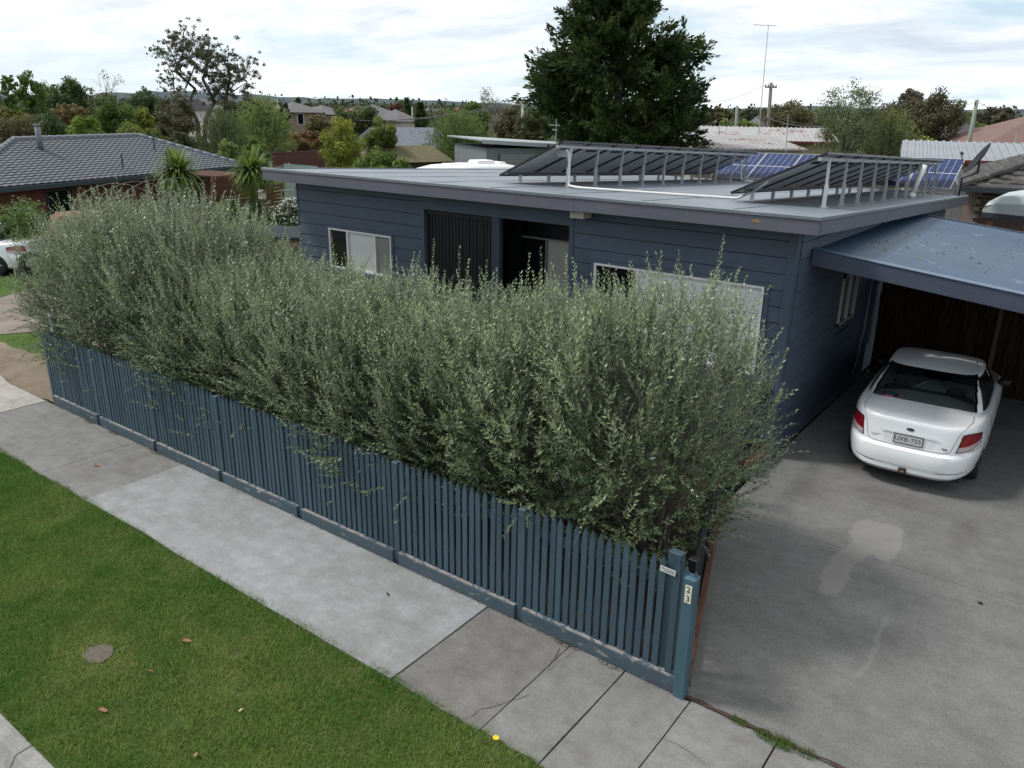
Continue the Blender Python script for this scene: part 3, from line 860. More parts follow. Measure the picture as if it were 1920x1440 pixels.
    fas(-4.66, -.775, .027, -.022, 5.206, 5.272, 'drip_edge', M_roof)
    def side(x0, x1, a, b, name, mat):
        MB().hexa([(x0, 5.265, RZ(5.265) - a), (x1, 5.265, RZ(5.265) - a), (x1, 18.0, RZ(18) - a), (x0, 18.0, RZ(18) - a),
                   (x0, 5.265, RZ(5.265) - b), (x1, 5.265, RZ(5.265) - b), (x1, 18.0, RZ(18) - b), (x0, 18.0, RZ(18) - b)]).build(name, mat, h, bevel=.004)
    side(-.82, -.785, .225, .03, 'fascia', M_fascia)
    side(-.832, -.772, .027, -.022, 'drip_edge', M_roof)
    side(-12.70, -12.665, .235, .035, 'fascia', M_fascia)
    side(-12.73, -12.66, .032, -.022, 'drip_edge', M_roof)
    for x in (-11.2, -9.7, -8.2, -6.7, -5.2, -3.7, -2.2):
        MB().hexa([(x, 5.28, RZ(5.28) - .002), (x + .05, 5.28, RZ(5.28) - .002), (x + .05, 17.9, RZ(17.9) - .002), (x, 17.9, RZ(17.9) - .002),
                   (x, 5.28, RZ(5.28) + .006), (x + .05, 5.28, RZ(5.28) + .006), (x + .05, 17.9, RZ(17.9) + .006), (x, 17.9, RZ(17.9) + .006)]).build('roof_lap', M_roof, h)
    # recessed centre bay
    B = 6.45
    MB().box((-8.42, W - .028, 3.22), (-5.06, W + .03, 3.5)).build('bay_header', M_board, h)
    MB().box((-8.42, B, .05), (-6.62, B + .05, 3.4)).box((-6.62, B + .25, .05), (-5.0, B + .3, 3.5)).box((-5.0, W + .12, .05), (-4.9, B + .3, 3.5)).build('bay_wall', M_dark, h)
    MB().box((-6.755, W - .03, .05), (-6.56, W + .08, 3.22)).build('porch_post', M_post, h, bevel=.006)
    for z in (3.17, 1.93):
        MB().box((-8.42, W + .006, z - .03), (-6.76, W + .05, z + .03)).build('screen_rail', M_screen, h)
    xs = np.linspace(-8.40, -6.78, 20)
    sl = MB().box((-.034, .052, .3), (.034, .070, 3.2)).mesh('screen_slat', M_screen)
    for i, x in enumerate(xs):
        link('screen_slat', sl, h, (x + 6.7, rr.uniform(-.004, .004), 0))
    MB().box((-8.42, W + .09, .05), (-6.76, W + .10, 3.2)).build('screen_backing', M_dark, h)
    def window(name, x0, x1, z0, z1, y, bars, panes, trim=True, fw=.04, mat=None):
        wn = MB()
        wn.box((x0, y - .035, z0), (x1, y + .03, z0 + fw)).box((x0, y - .035, z1 - fw), (x1, y + .03, z1))
        wn.box((x0, y - .035, z0 + fw), (x0 + fw, y + .03, z1 - fw)).box((x1 - fw, y - .035, z0 + fw), (x1, y + .03, z1 - fw))
        for b in bars: wn.box((b - fw * .6, y - .03, z0 + fw), (b + fw * .6, y + .025, z1 - fw))
        o = wn.build(name, mat or M_white, h)
        ed = [x0 + fw] + [b for b in bars] + [x1 - fw]
        for (a, b), mt in zip(zip(ed[:-1], ed[1:]), panes):
            a2 = a + (fw * .6 if a in bars else 0); b2 = b - (fw * .6 if b in bars else 0)
            MB().box((a2, y - .004, z0 + fw), (b2, y + .001, z1 - fw)).build('pane', M_glass, o) if mt is None else None
            if mt is not None:
                mb = MB(); n = int((z1 - z0) / .05)
                for k in range(n):
                    zz0 = z0 + fw + (z1 - z0 - 2 * fw) * k / n; zz1 = z0 + fw + (z1 - z0 - 2 * fw) * (k + 1) / n
                    mb.add([(a2, y + .004, zz0), (b2, y + .004, zz0), (b2, y + .014, zz1), (a2, y + .014, zz1)], [(0, 1, 2, 3)])
                mb.build('blind', mt, o)
                MB().add([(a2, y - .010, z0 + fw), (b2, y - .010, z0 + fw), (b2, y - .010, z1 - fw), (a2, y - .010, z1 - fw)], [(0, 1, 2, 3)]).build('pane', M_pane, o)
        return o
    o = window('window', -11.24, -9.34, 1.74, 2.60, W + .0, [-10.66, -9.83], [None, M_blind, M_blindg])
    o = window('window', -4.54, -1.60, 1.28, 2.66, W + .0, [-3.72, -2.22], [None, M_blind, M_blind])
    for x0, x1, z0, z1 in ((-11.30, -9.28, 1.66, 2.66), (-4.60, -1.52, 1.20, 2.72)):
        mb = MB().box((x0, W - .04, z1 - .06), (x1, W - .001, z1)).box((x0, W - .04, z0), (x0 + .06, W - .001, z1 - .06)).box((x1 - .06, W - .04, z0), (x1, W - .001, z1 - .06))
        mb.box((x0 - .02, W - .07, z0), (x1 + .02, W - .001, z0 + .075))
        mb.build('window_trim', M_board, h)
    window('porch_window', -6.93, -5.30, 1.2, 2.80, B + .15, [-6.10], [None, M_blindg2], fw=.03, mat=pm('grey_sash', (.22, .22, .22), .5, .1))
    # side window, with the dark inner sash
    wn = MB(); x = X; y0, y1, z0, z1 = 8.44, 9.43, 1.57, 2.46
    wn.box((x - .02, y0, z0), (x + .05, y0 + .04, z1)).box((x - .02, y1 - .04, z0), (x + .05, y1, z1)).box((x - .02, y0, z0), (x + .05, y1, z0 + .04)).box((x - .02, y0, z1 - .04), (x + .05, y1, z1)).box((x - .02, 8.93, z0), (x + .05, 8.97, z1))
    o = wn.build('side_window', pm('side_window_frame', (.35, .36, .36), .5, .1), h)
    MB().box((x - .012, y0 + .04, z0 + .04), (x - .006, y1 - .04, z1 - .04)).build('pane', M_glass, o)
    for ya, yb in ((13.6, 14.5), (15.2, 16.3)):
        mb = MB().box((x, ya, 2.1), (x + .045, ya + .05, 2.75)).box((x, yb - .05, 2.1), (x + .045, yb, 2.75)).box((x, ya, 2.70), (x + .045, yb, 2.75)).box((x, (ya + yb) / 2 - .025, 2.1), (x + .045, (ya + yb) / 2 + .025, 2.7))
        o = mb.build('side_window', pm('side_window_frame', (.35, .36, .36), .5, .1), h)
        MB().box((x + .019, ya + .05, 2.1), (x + .03, yb - .05, 2.7)).build('pane', M_glass, o)
    # downpipe and loose cable at the side wall
    MB().tube([(X + .09, 10.25, 3.05), (X + .09, 10.25, 1.2), (X + .075, 10.2, .85), (X + .09, 10.05, .45), (X + .06, 9.9, .30)], [.02, .02, .018, .012, .008], 8).build('downpipe', pm('dull_grey_pipe', (.14, .145, .16), .5, .2), h, smooth=True)
    # eave light box under the fascia
    MB().box((-4.87, 5.42, 3.40), (-4.60, 5.68, 3.535)).build('eave_box', pm('cream_box', (.52, .50, .44), .6, .1), h, bevel=.01)
    # peeling paint on the fascia
    m = MB(); r2 = random.Random(4)
    pts = [(math.cos(a) * (.07 + r2.uniform(-.02, .02)), math.sin(a) * (.022 + r2.uniform(-.006, .008))) for a in np.linspace(0, 2 * math.pi, 12, endpoint=False)]
    m.add([(-1.66 + x, 5.2165, 3.665 + z) for x, z in pts], [tuple(range(12))])
    m.build('peeled_patch', pm('bare_peeled_wood', (.30, .17, .10), .9, .4, 20), h)
    return h
M_blindg2 = pm('beige_roller_blind', (.52, .49, .43), .7, .06, 2)
def fresnel2(t, ior):
    """thin sheet: the same reflectance from either side"""
    fr = t.nodes.new('ShaderNodeFresnel'); g = t.nodes.new('ShaderNodeNewGeometry')
    t.links.new(mth(t, 'ADD', ior, mth(t, 'MULTIPLY', g.outputs['Backfacing'], 1 / ior - ior)), fr.inputs[0])
    return fr
def panemat():
    m, t, b = newmat('clear_window_glass')
    t.nodes.remove(b)
    o = [n for n in t.nodes if n.type == 'OUTPUT_MATERIAL'][0]
    tr = t.nodes.new('ShaderNodeBsdfTransparent'); gl = t.nodes.new('ShaderNodeBsdfGlossy'); gl.inputs['Roughness'].default_value = .03
    fr = fresnel2(t, 1.35)
    mx = t.nodes.new('ShaderNodeMixShader')
    t.links.new(fr.outputs[0], mx.inputs[0]); t.links.new(tr.outputs[0], mx.inputs[1]); t.links.new(gl.outputs[0], mx.inputs[2])
    tr.inputs[0].default_value = (.92, .94, .94, 1)
    t.links.new(mx.outputs[0], o.inputs[0])
    return m
M_pane = panemat()
house()

# ------------------------------------------------------------------ solar arrays on the roof
def cellmat():
    m, t, b = newmat('solar_cells')
    tcn = t.nodes.new('ShaderNodeTexCoord'); sp = t.nodes.new('ShaderNodeSeparateXYZ'); t.links.new(tcn.outputs['Object'], sp.inputs[0])
    def line(coord, pitch, wd):
        f = mth(t, 'FRACT', mth(t, 'DIVIDE', coord, pitch))
        d = mth(t, 'MINIMUM', f, mth(t, 'SUBTRACT', 1.0, f))
        return mth(t, 'LESS_THAN', d, wd / pitch)
    x = mth(t, 'ADD', mth(t, 'MULTIPLY', sp.outputs[0], .94), .96 / 2 + 4.8); y = mth(t, 'ADD', sp.outputs[1], 1.60 / 2 + 8)
    gx = line(x, .16, .004); gy = line(y, .16 / 2, .0022); bus = line(x, .16 / 4, .0012)
    mid = mth(t, 'LESS_THAN', mth(t, 'ABSOLUTE', sp.outputs[1]), .010)
    n = noise(t, tcn.outputs['Object'], 3, 3)
    c = ramp(t, n, [(.3, (.008, .020, .070)), (.7, (.014, .032, .11))])
    c = mixc(t, mth(t, 'MULTIPLY', bus, .35), c, (.20, .23, .30))
    c = mixc(t, mth(t, 'MULTIPLY', gy, .55), c, (.30, .33, .42))
    c = mixc(t, mth(t, 'MULTIPLY', gx, .9), c, (.42, .45, .52))
    c = mixc(t, mid, c, (.60, .62, .66))
    t.links.new(c, b.inputs['Base Color']); setin(b, Roughness=.3); b.inputs['Specular IOR Level'].default_value = .08
    return m
M_cells = cellmat()
M_silver = pm('silver_panel_frame', (.50, .51, .52), .35, .05, metal=.4)
def panel_proto(frame_mat, W2=.495, fw=.03):
    L2, T = .825, .02
    fr = MB().box((-W2, -L2, -T), (-W2 + fw, L2, T)).box((W2 - fw, -L2, -T), (W2, L2, T)).box((-W2 + fw, -L2, -T), (W2 - fw, -L2 + fw, T)).box((-W2 + fw, L2 - fw, -T), (W2 - fw, L2, T))
    return dict(frame=fr.mesh('solar_panel', frame_mat),
                cells=MB().box((-W2 + fw, -L2 + fw, .006), (W2 - fw, L2 - fw, .012)).mesh('cell_sheet', M_cells),
                back=MB().box((-W2 + fw, -L2 + fw, -.002), (W2 - fw, L2 - fw, .004)).mesh('backsheet', M_backsheet),
                jb=MB().box((-.03, .45, -.022), (.03, .52, -.003)).mesh('junction_box', M_black))
PP = panel_proto(M_pframe); PS = panel_proto(M_silver, .526, .014)
def panel(parent, proto, c, ax, ay, az):
    Mx = Matrix(((ax.x, ay.x, az.x), (ax.y, ay.y, az.y), (ax.z, ay.z, az.z)))
    o = link('solar_panel', proto['frame'], parent, Vector(c) - wloc(parent), Mx.to_euler())
    link('cell_sheet', proto['cells'], o); link('backsheet', proto['back'], o)
    for x in (-.14, 0, .14): link('junction_box', proto['jb'], o, (x, 0, 0))
    return o
def tilted_row(label, xlow, xhigh, y0, n, legx, leg_label=None, pitch=1.03):
    t = thing('solar_array', label, 'solar array', ((xlow + xhigh) / 2, y0 + n * pitch / 2, RZ(y0 + n * pitch / 2)))
    rise = .73; clear = .13
    slope = Vector((0, 1, -.0495)).normalized()
    up = Vector((xhigh - xlow, 0, rise)).normalized()
    up = (up - slope * up.dot(slope)).normalized()
    nrm = slope.cross(up)
    if nrm.z < 0: nrm = -nrm
    ax = up.cross(nrm)
    for i in range(n):
        y = y0 + pitch * (i + .5)
        c = Vector(((xlow + xhigh) / 2, y, RZ(y) + clear + rise / 2))
        panel(t, PP, c, ax, up, nrm)
    y1 = y0 + n * pitch
    for k, fr in ((.16, .10), (.93, .93)):
        f = k
        x = xlow + (xhigh - xlow) * f; dz = clear + rise * f - .05
        MB().beam((x, y0 - .05, RZ(y0) + dz), (x, y1 + .05, RZ(y1) + dz), .045, .05).build('rail', M_alu if k < .5 else M_galv, t)
    xt = xlow + (xhigh - xlow) * .93
    for i in range(n + 0):
        y = y0 + .42 + i * 1.035
        z0 = RZ(y); zt = z0 + clear + rise * .93 - .04
        m = MB().beam((legx, y, z0 + .30), (xt + .02, y, zt), .04, .03, up=(0, 1, 0)).beam((legx - .0, y, z0 + .0), (legx + .005, y, z0 + .36), .055, .045, up=(0, 1, 0)).box((legx - .05, y - .05, z0 + .001), (legx + .06, y + .05, z0 + .012))
        m.build('leg', M_conduit if i == 0 else M_galv, t)
        xl = xlow + (xhigh - xlow) * .16
        MB().box((xl - .025, y - .03, z0 + .001), (xl + .025, y + .03, z0 + clear + .03)).build('foot', M_galv if i else M_conduit, t)
    return t
ta = tilted_row('tilted row of black solar panels seen from behind over the left roof half', -7.80, -6.26, 7.28, 10, -6.40)
tb = tilted_row('tilted row of black solar panels seen from behind along the right roof edge', -2.95, -1.42, 7.38, 10, -1.50)
# isolator box under the first panel
MB().box((-6.62, 7.62, RZ(7.6) + .56), (-6.42, 7.86, RZ(7.6) + .70)).build('isolator_box', pm('grey_isolator', (.42, .43, .42), .5, .1), ta, bevel=.01)
cd = MB().tube([(-6.34, 7.52, RZ(7.5) + .70), (-6.33, 7.56, RZ(7.5) + .66), (-6.31, 7.6, RZ(7.6) + .40), (-6.30, 7.58, RZ(7.6) + .12), (-6.24, 7.5, RZ(7.5) + .04), (-5.9, 7.24, RZ(7.24) + .035), (-5.7, 7.2, RZ(7.2) + .035), (-4.2, 7.5, RZ(7.5) + .035), (-2.98, 7.82, RZ(7.82) + .035), (-2.86, 7.85, RZ(7.85) + .10), (-2.6, 7.7, RZ(7.7) + .22), (-2.4, 7.62, RZ(7.62) + .36)], .022, 8)
tag(cd.build('conduit', M_conduit, smooth=True), 'white electrical conduit bent down the first leg and across the roof', 'conduit')
tag(MB().tube([(-6.66, 17.15, RZ(17.1) + .62), (-6.62, 17.2, RZ(17.2) + .60), (-6.6, 17.22, RZ(17.2) + .2), (-6.55, 17.2, RZ(17.2) + .04), (-6.2, 17.15, RZ(17.2) + .03)], .03, 8).build('conduit', M_conduit, smooth=True), 'bent grey conduit at the far end of the left solar row', 'conduit')
tag(MB().tube([(-1.42, 14.2, RZ(14.2)), (-1.40, 14.22, RZ(14.2) + .10)], .075, 10).tube([(-1.40, 14.22, RZ(14.2) + .1), (-1.28, 14.4, RZ(14.4) + .72)], .052, 10).build('vent_pipe', M_conduit, smooth=True), 'white plastic vent pipe with black boot standing among the right solar legs', 'vent pipe')
def far_row():
    t = thing('solar_array', 'blue solar panels with white grid lines tilted at the rear roof edge', 'solar array', (-4.3, 17.6, RZ(17.6)))
    up = Vector((0, 1.50, .66)).normalized(); ax = Vector((1, 0, .006)).normalized(); nrm = ax.cross(up)
    for i in range(6):
        x = -7.56 + 1.072 * (i + .5)
        c = Vector((x, 17.42 + .72, RZ(17.5) + .08 + .33 + .016 * i))
        panel(t, PS, c, ax, up, nrm)
    MB().box((-7.55, 17.42, RZ(17.5) + .0), (-1.1, 17.47, RZ(17.5) + .06)).build('rail', M_galv, t)
    for i in range(7):
        x = -7.5 + i * 1.06
        MB().beam((x, 18.6, 2.95), (x, 18.62, 3.68), .04, .04).build('leg', M_galv, t)
far_row()

# ------------------------------------------------------------------ carport
CZ = lambda x, y: 3.18 - .105 * (x + 1.19) - .012 * (y - 6.4)
def carport():
    t = thing('carport', 'open carport with blue corrugated metal roof and slate blue fascia beside the house', 'carport', (2, 6.4, 0))
    mb = MB(); x0, x1, y0, y1 = -1.15, 5.6, 6.42, 13.2
    nw = int((y1 - y0) / .076); ys = np.linspace(y0, y1, nw * 4 + 1)
    for xa, xb in ((x0, x1),):
        A = [(xa, y, CZ(xa, y) + .008 * math.sin(2 * math.pi * (y - y0) / .076)) for y in ys]
        B = [(xb, y, CZ(xb, y) + .008 * math.sin(2 * math.pi * (y - y0) / .076)) for y in ys]
        mb.grid([A, B])
    mb.build('roof_sheet', pm('blue_colour_steel', (.050, .088, .138), .45, .12, 1.2, spec=.5, wear=(.15, .2, .26), wear_amt=.05, wear_scale=2.2), t, smooth=True)
    # fascia with a capping on top
    def slope_box(ya, yb, a, b, name, mat, xa=-1.16, xb=5.65):
        MB().hexa([(xa, ya, CZ(xa, 6.4) - a), (xb, ya, CZ(xb, 6.4) - a), (xb, yb, CZ(xb, 6.4) - a), (xa, yb, CZ(xa, 6.4) - a),
                   (xa, ya, CZ(xa, 6.4) - b), (xb, ya, CZ(xb, 6.4) - b), (xb, yb, CZ(xb, 6.4) - b), (xa, yb, CZ(xa, 6.4) - b)]).build(name, mat, t, bevel=.003)
    slope_box(6.34, 6.38, .225, -.005, 'fascia', M_cfas)
    slope_box(6.325, 6.50, -.012, -.026, 'capping', pm('blue_capping', (.085, .125, .185), .45, .1))
    # rear edge flashing, beams, rafters, posts
    MB().beam((x0, 13.22, CZ(x0, 13.2) - .03), (x1, 13.22, CZ(x1, 13.2) - .03), .05, .12).build('fascia', M_cfas, t)
    for y in (7.6, 9.0, 10.4, 11.8):
        MB().beam((x0, y, CZ(x0, y) - .09), (x1, y, CZ(x1, y) - .09), .05, .13).build('rafter', M_board, t)
    for x, y in ((5.4, 6.5), (5.4, 12.9), (2.7, 12.9)):
        MB().box((x - .05, y - .05, 0), (x + .05, y + .05, CZ(x, y) - .1)).build('post', M_board, t)
    # folded clothes airer bracket under the roof on the side wall
    MB().beam((-1.14, 9.75, 2.42), (-.35, 10.1, 2.40), .05, .06).beam((-1.14, 9.75, 2.42), (-1.12, 9.75, 2.62), .05, .06).build('bracket', pm('pale_bracket', (.30, .29, .27), .6, .1), t)
    # screw heads in rows
    r = random.Random(9); m = MB()
    for x in (-.2, 1.0, 2.2, 3.4):
        for k in range(16):
            y = 6.6 + k * .43 + r.uniform(-.05, .05); m.lathe([(.009, 0), (.008, .007), (.0, .008)], (x + r.uniform(-.02, .02), y, CZ(x, y) + .007), 6)
    so = m.build('screw_heads', pm('screw_grey', (.05, .08, .12), .5), t); so['kind'] = 'stuff'
M_cfas = pm('carport_fascia_paint', (.060, .072, .105), .5, .12, 1.6)
carport()
LEAFSPOT = [(1627, 459), (1641, 461), (1656, 460), (1660, 468), (1641, 450), (1663, 452), (1700, 437), (1706, 437), (1725, 443), (1702, 465), (1759, 475), (1769, 475), (1725, 485), (1723, 489), (1794, 465), (1822, 467), (1837, 493), (1852, 511), (1899, 484), (1648, 455), (1822, 484), (1740, 457)]
ORD = 'first second third fourth fifth sixth seventh eighth ninth tenth eleventh twelfth thirteenth fourteenth fifteenth sixteenth seventeenth eighteenth nineteenth twentieth twenty-first twenty-second'.split()
for i, (px_, py_) in enumerate(sorted(LEAFSPOT)):
    r_ = ray(px_, py_); nvec = Vector((.105, .012, 1)); q0 = Vector((-1.19, 6.4, 3.195))
    q = CAM + r_ * (nvec.dot(q0 - CAM) / nvec.dot(r_))
    fallen(0, 0, random.uniform(.04, .09), random.uniform(-.6, .6), M_paleleaf, 'pale dry leaf on the blue carport roof, ' + ORD[i] + ' from the house side', pt=q, group='dry leaves on the carport roof')

# brushwood fence at the back of the carport
def brush():
    t = thing('brushwood_fence', 'dark brown brushwood fence closing the rear of the carport', 'fence', (2, 11.35, 0))
    n = 2600
    x = RNG.uniform(-1.1, 5.4, n); y = 11.3 + RNG.uniform(-.03, .03, n); z0 = RNG.uniform(0, 1.6, n); ln = RNG.uniform(.5, 1.0, n)
    z1 = np.minimum(z0 + ln, 2.25 + RNG.uniform(-.05, .03, n)); wd = RNG.uniform(.006, .013, n); lean = RNG.uniform(-.03, .03, n)
    V = np.zeros((n, 4, 3))
    V[:, 0] = np.stack([x - wd, y, z0], 1); V[:, 1] = np.stack([x + wd, y - .006, z0], 1); V[:, 2] = np.stack([x + wd * .7 + lean, y - .006, z1], 1); V[:, 3] = np.stack([x - wd * .7 + lean, y, z1], 1)
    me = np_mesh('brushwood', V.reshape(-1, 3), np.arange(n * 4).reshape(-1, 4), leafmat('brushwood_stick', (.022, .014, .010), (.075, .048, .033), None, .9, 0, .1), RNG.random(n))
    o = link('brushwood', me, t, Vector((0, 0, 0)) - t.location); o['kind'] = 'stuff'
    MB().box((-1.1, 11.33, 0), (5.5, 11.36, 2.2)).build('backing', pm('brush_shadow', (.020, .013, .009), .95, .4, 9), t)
    for x in (1.02, 3.4):
        MB().box((x - .035, 11.20, 0), (x + .035, 11.26, 2.5)).build('post', pm('rough_brown_post', (.10, .068, .045), .85, .35, 5), t)
brush()

# ------------------------------------------------------------------ white sedan
M_paint = pm('white_car_paint', (.82, .83, .84), .28, .015, 1.0, spec=.5, coat=.6)
M_carblk = pm('black_trim_plastic', (.012, .012, .013), .5, .1)
M_tyre = pm('tyre_rubber', (.018, .018, .019), .85, .2, 20, bump=.2)
M_alloy = pm('alloy_wheel', (.50, .51, .52), .3, .08, metal=.7)
M_seam = pm('panel_gap', (.05, .05, .055), .8, .1)
M_chrome = pm('chrome_badge', (.5, .5, .52), .2, .05, metal=.8)
def redglass():
    m, t, b = newmat('red_lamp_lens'); b.inputs['Base Color'].default_value = (.24, .003, .007, 1); setin(b, Roughness=.12)
    b.inputs['Coat Weight'].default_value = .8; return m
M_redlens = redglass()
M_clearlens = pm('clear_lamp_lens', (.50, .40, .40), .15, .2, 30, coat=.8)
def carglass():
    m, t, b = newmat('car_glass'); t.nodes.remove(b)
    o = [n for n in t.nodes if n.type == 'OUTPUT_MATERIAL'][0]
    tr = t.nodes.new('ShaderNodeBsdfTransparent'); tr.inputs[0].default_value = (.36, .385, .385, 1)
    gl = t.nodes.new('ShaderNodeBsdfGlossy'); gl.inputs['Roughness'].default_value = .02
    fr = fresnel2(t, 1.28)
    mx = t.nodes.new('ShaderNodeMixShader')
    t.links.new(fr.outputs[0], mx.inputs[0]); t.links.new(tr.outputs[0], mx.inputs[1]); t.links.new(gl.outputs[0], mx.inputs[2])
    t.links.new(mx.outputs[0], o.inputs[0]); return m
M_carglass = carglass()
def smooth01(a, b, x):
    t = max(0, min(1, (x - a) / (b - a))); return t * t * (3 - 2 * t)
def sedan(label):
    root = thing('sedan', label, 'car', (0, 0, 0))
    NA = 128
    def sup(w, ya, yb, n, k, z):
        a = 2 * math.pi * (k + .5) / NA
        c, s = math.cos(a), math.sin(a)
        yc, hy = (ya + yb) / 2, (yb - ya) / 2
        return [w * math.copysign(abs(c) ** (2 / n), c), yc + hy * math.copysign(abs(s) ** (2 / n), s), z]
    lev = [(.19, .74, .22, 4.70), (.22, .84, .06, 4.84), (.27, .885, .015, 4.88), (.33, .90, .012, 4.90), (.335, .897, .022, 4.895), (.35, .897, .022, 4.895), (.36, .905, .0, 4.90), (.44, .92, -.012, 4.91), (.53, .928, -.008, 4.90), (.585, .930, .004, 4.88), (.605, .930, .03, 4.86), (.62, .928, .055, 4.84),
           (.70, .927, .068, 4.80), (.78, .92, .085, 4.74), (.84, .91, .098, 4.66), (.885, .895, .105, 4.58), (.912, .875, .112, 4.50), (.93, .85, .13, 4.45)]
    rings = []
    for z, wd, ya, yb in lev:
        ring = []
        for k in range(NA):
            p = sup(wd, ya, yb, 4.4, k, z)
            tt = smooth01(.60, .93, z)
            rear = 1 - smooth01(.2, 1.6, p[1]); front = smooth01(3.0, 4.6, p[1])
            p[2] += tt * (.075 * rear + .025 * (1 - rear) - .16 * front)
            # waist crease
            p[0] *= 1 + .006 * math.exp(-((z - .66) / .05) ** 2)
            ring.append(p)
        rings.append(ring)
    top = rings[-1]
    def deck(s):
        out = []
        for p in top:
            yc = 2.35
            x = p[0] * s; y = yc + (p[1] - yc) * s
            edge = p[2]
            crown = .045 * (1 - s ** 2)
            rear = 1 - smooth01(1.0, 2.2, y)
            out.append([x, y, edge + crown * (1 if y > 2 else .55)])
        return out
    for s in (.985, .95, .88, .78, .66, .5, .34, .18, .05): rings.append(deck(s))
    vs = [p for r in rings for p in r]; fs = []
    for i in range(len(rings) - 1):
        for k in range(NA):
            fs.append((i * NA + k, i * NA + (k + 1) % NA, (i + 1) * NA + (k + 1) % NA, (i + 1) * NA + k))
    fs.append(tuple((len(rings) - 1) * NA + k for k in range(NA)))
    fs.append(tuple(range(NA - 1, -1, -1)))
    body = MB().add(vs, fs)
    bme = body.mesh('body', M_paint, True)
    # wheel openings cut through the lower body
    bo = bpy.data.objects.new('cut', bme); COL.objects.link(bo)
    AX = (1.06, 3.89)
    cm = MB()
    for y in AX:
        for sx in (-1, 1):
            cm.lathe([(.0, sx * .66), (.355, sx * .66), (.355, sx * 1.1), (.0, sx * 1.1)], (0, y, .325), 40, 'x')
    cme = cm.mesh('cutter', None)
    bm = bmesh.new(); bm.from_mesh(cme); bmesh.ops.remove_doubles(bm, verts=bm.verts, dist=1e-5); bmesh.ops.recalc_face_normals(bm, faces=bm.faces); bm.to_mesh(cme); bm.free()
    bm = bmesh.new(); bm.from_mesh(bme); bmesh.ops.recalc_face_normals(bm, faces=bm.faces); bm.to_mesh(bme); bm.free()
    co = bpy.data.objects.new('cutter', cme); COL.objects.link(co)
    md = bo.modifiers.new('b', 'BOOLEAN'); md.object = co; md.operation = 'DIFFERENCE'; md.solver = 'EXACT'
    bpy.context.view_layer.update()
    ev = bo.evaluated_get(bpy.context.evaluated_depsgraph_get())
    cut = bpy.data.meshes.new_from_object(ev)
    if len(cut.polygons) < 500: cut = bme
    bpy.data.objects.remove(bo); bpy.data.objects.remove(co)
    for p in cut.polygons: p.use_smooth = True
    cut.materials.clear(); cut.materials.append(M_paint)
    for p in cut.polygons: p.material_index = 0
    try: cut.set_sharp_from_angle(angle=math.radians(38))
    except Exception: pass
    body_o = link('body', cut, root)
    bvh = BVHTree.FromPolygons([tuple(v) for v in vs], fs)
    # cabin: six pillars' worth of painted shell with real openings for the glass
    def zb(y):
        return .955 + .02 * (1 - smooth01(.8, 1.6, y)) - .03 * smooth01(2.6, 3.5, y)
    def cabin(t, k):
        # t 0 at the belt, 1 at the roof edge
        e = t ** .92
        ya = .90 + (1.50 - .90) * e - .05 * math.sin(math.pi * t); yb = 3.38 + (2.72 - 3.38) * e + .05 * math.sin(math.pi * t)
        wd = .835 + (.640 - .835) * (t ** 1.3)
        p = sup(wd, ya, yb, 4.6 - .6 * t, k, 0)
        p[2] = zb(p[1]) - .02 + (1.405 - .935) * t
        return p
    NT = 14
    shell = [[cabin(i / NT, k) for k in range(NA)] for i in range(NT + 1)]
    roof0 = shell[-1]
    caps = []
    for s in (.97, .92, .84, .72, .55, .35, .15, .03):
        caps.append([[p[0] * s, 2.15 + (p[1] - 2.15) * s, p[2] + .052 * (1 - s ** 2)] for p in roof0])
    allr = shell + caps
    cvs = [p for r in allr for p in r]; cfs = []
    ga = []      # faces belonging to glass openings, by pane
    def region(i, k):
        a = 2 * math.pi * (k + 1) / NA
        t = (i + .5) / NT
        q = [sum(allr[ii][kk % NA][j] for ii in (i, i + 1) for kk in (k, k + 1)) / 4 for j in range(3)]
        x, y = q[0], q[1]
        if i >= NT: return None
        c, s = math.cos(a), math.sin(a)
        if s < 0 and t < .985 and abs(x) < (.735 - .135 * t) and y < 1.75: return 'rear'
        if s > 0 and .06 < t < .96 and abs(x) < (.715 - .14 * t) and y > 2.7: return 'front'
        if .10 < t < .90 and abs(x) > .55:
            lo = 1.22 + .42 * t; hi = 3.25 - .55 * t
            if lo < y < hi and abs(y - 2.28) > .045: return 'sidea' if y < 2.28 else 'sideb'
        return None
    panes = {}
    for i in range(len(allr) - 1):
        for k in range(NA):
            f = (i * NA + k, i * NA + (k + 1) % NA, (i + 1) * NA + (k + 1) % NA, (i + 1) * NA + k)
            g = region(i, k)
            if g is None: cfs.append(f)
            else:
                key = g + ('L' if allr[i][k][0] < 0 else 'R') if g.startswith('side') else g
                panes.setdefault(key, []).append(f)
    cfs.append(tuple((len(allr) - 1) * NA + k for k in range(NA)))
    cab = MB().add(cvs, cfs).mesh('cabin_shell', M_paint, True)
    link('cabin_shell', cab, root)
    cbvh = BVHTree.FromPolygons([tuple(v) for v in cvs], cfs + [f for v in panes.values() for f in v])
    def strip(name, bot, top, nu, nv, bv, origin, off, mat, parent, smooth=True, dirn=None):
        """curved patch: rows between two polylines of (u,v), dropped onto the shell along a direction"""
        def res(pl, n):
            L = [0]
            for a, b in zip(pl[:-1], pl[1:]): L.append(L[-1] + math.hypot(b[0] - a[0], b[1] - a[1]))
            out = []
            for i in range(n + 1):
                d = L[-1] * i / n; j = 0
                while j < len(L) - 2 and L[j + 1] < d: j += 1
                t = (d - L[j]) / max(1e-6, L[j + 1] - L[j]); out.append((pl[j][0] + (pl[j + 1][0] - pl[j][0]) * t, pl[j][1] + (pl[j + 1][1] - pl[j][1]) * t))
            return out
        B = res(bot, nu); T = res(top, nu); rows = []
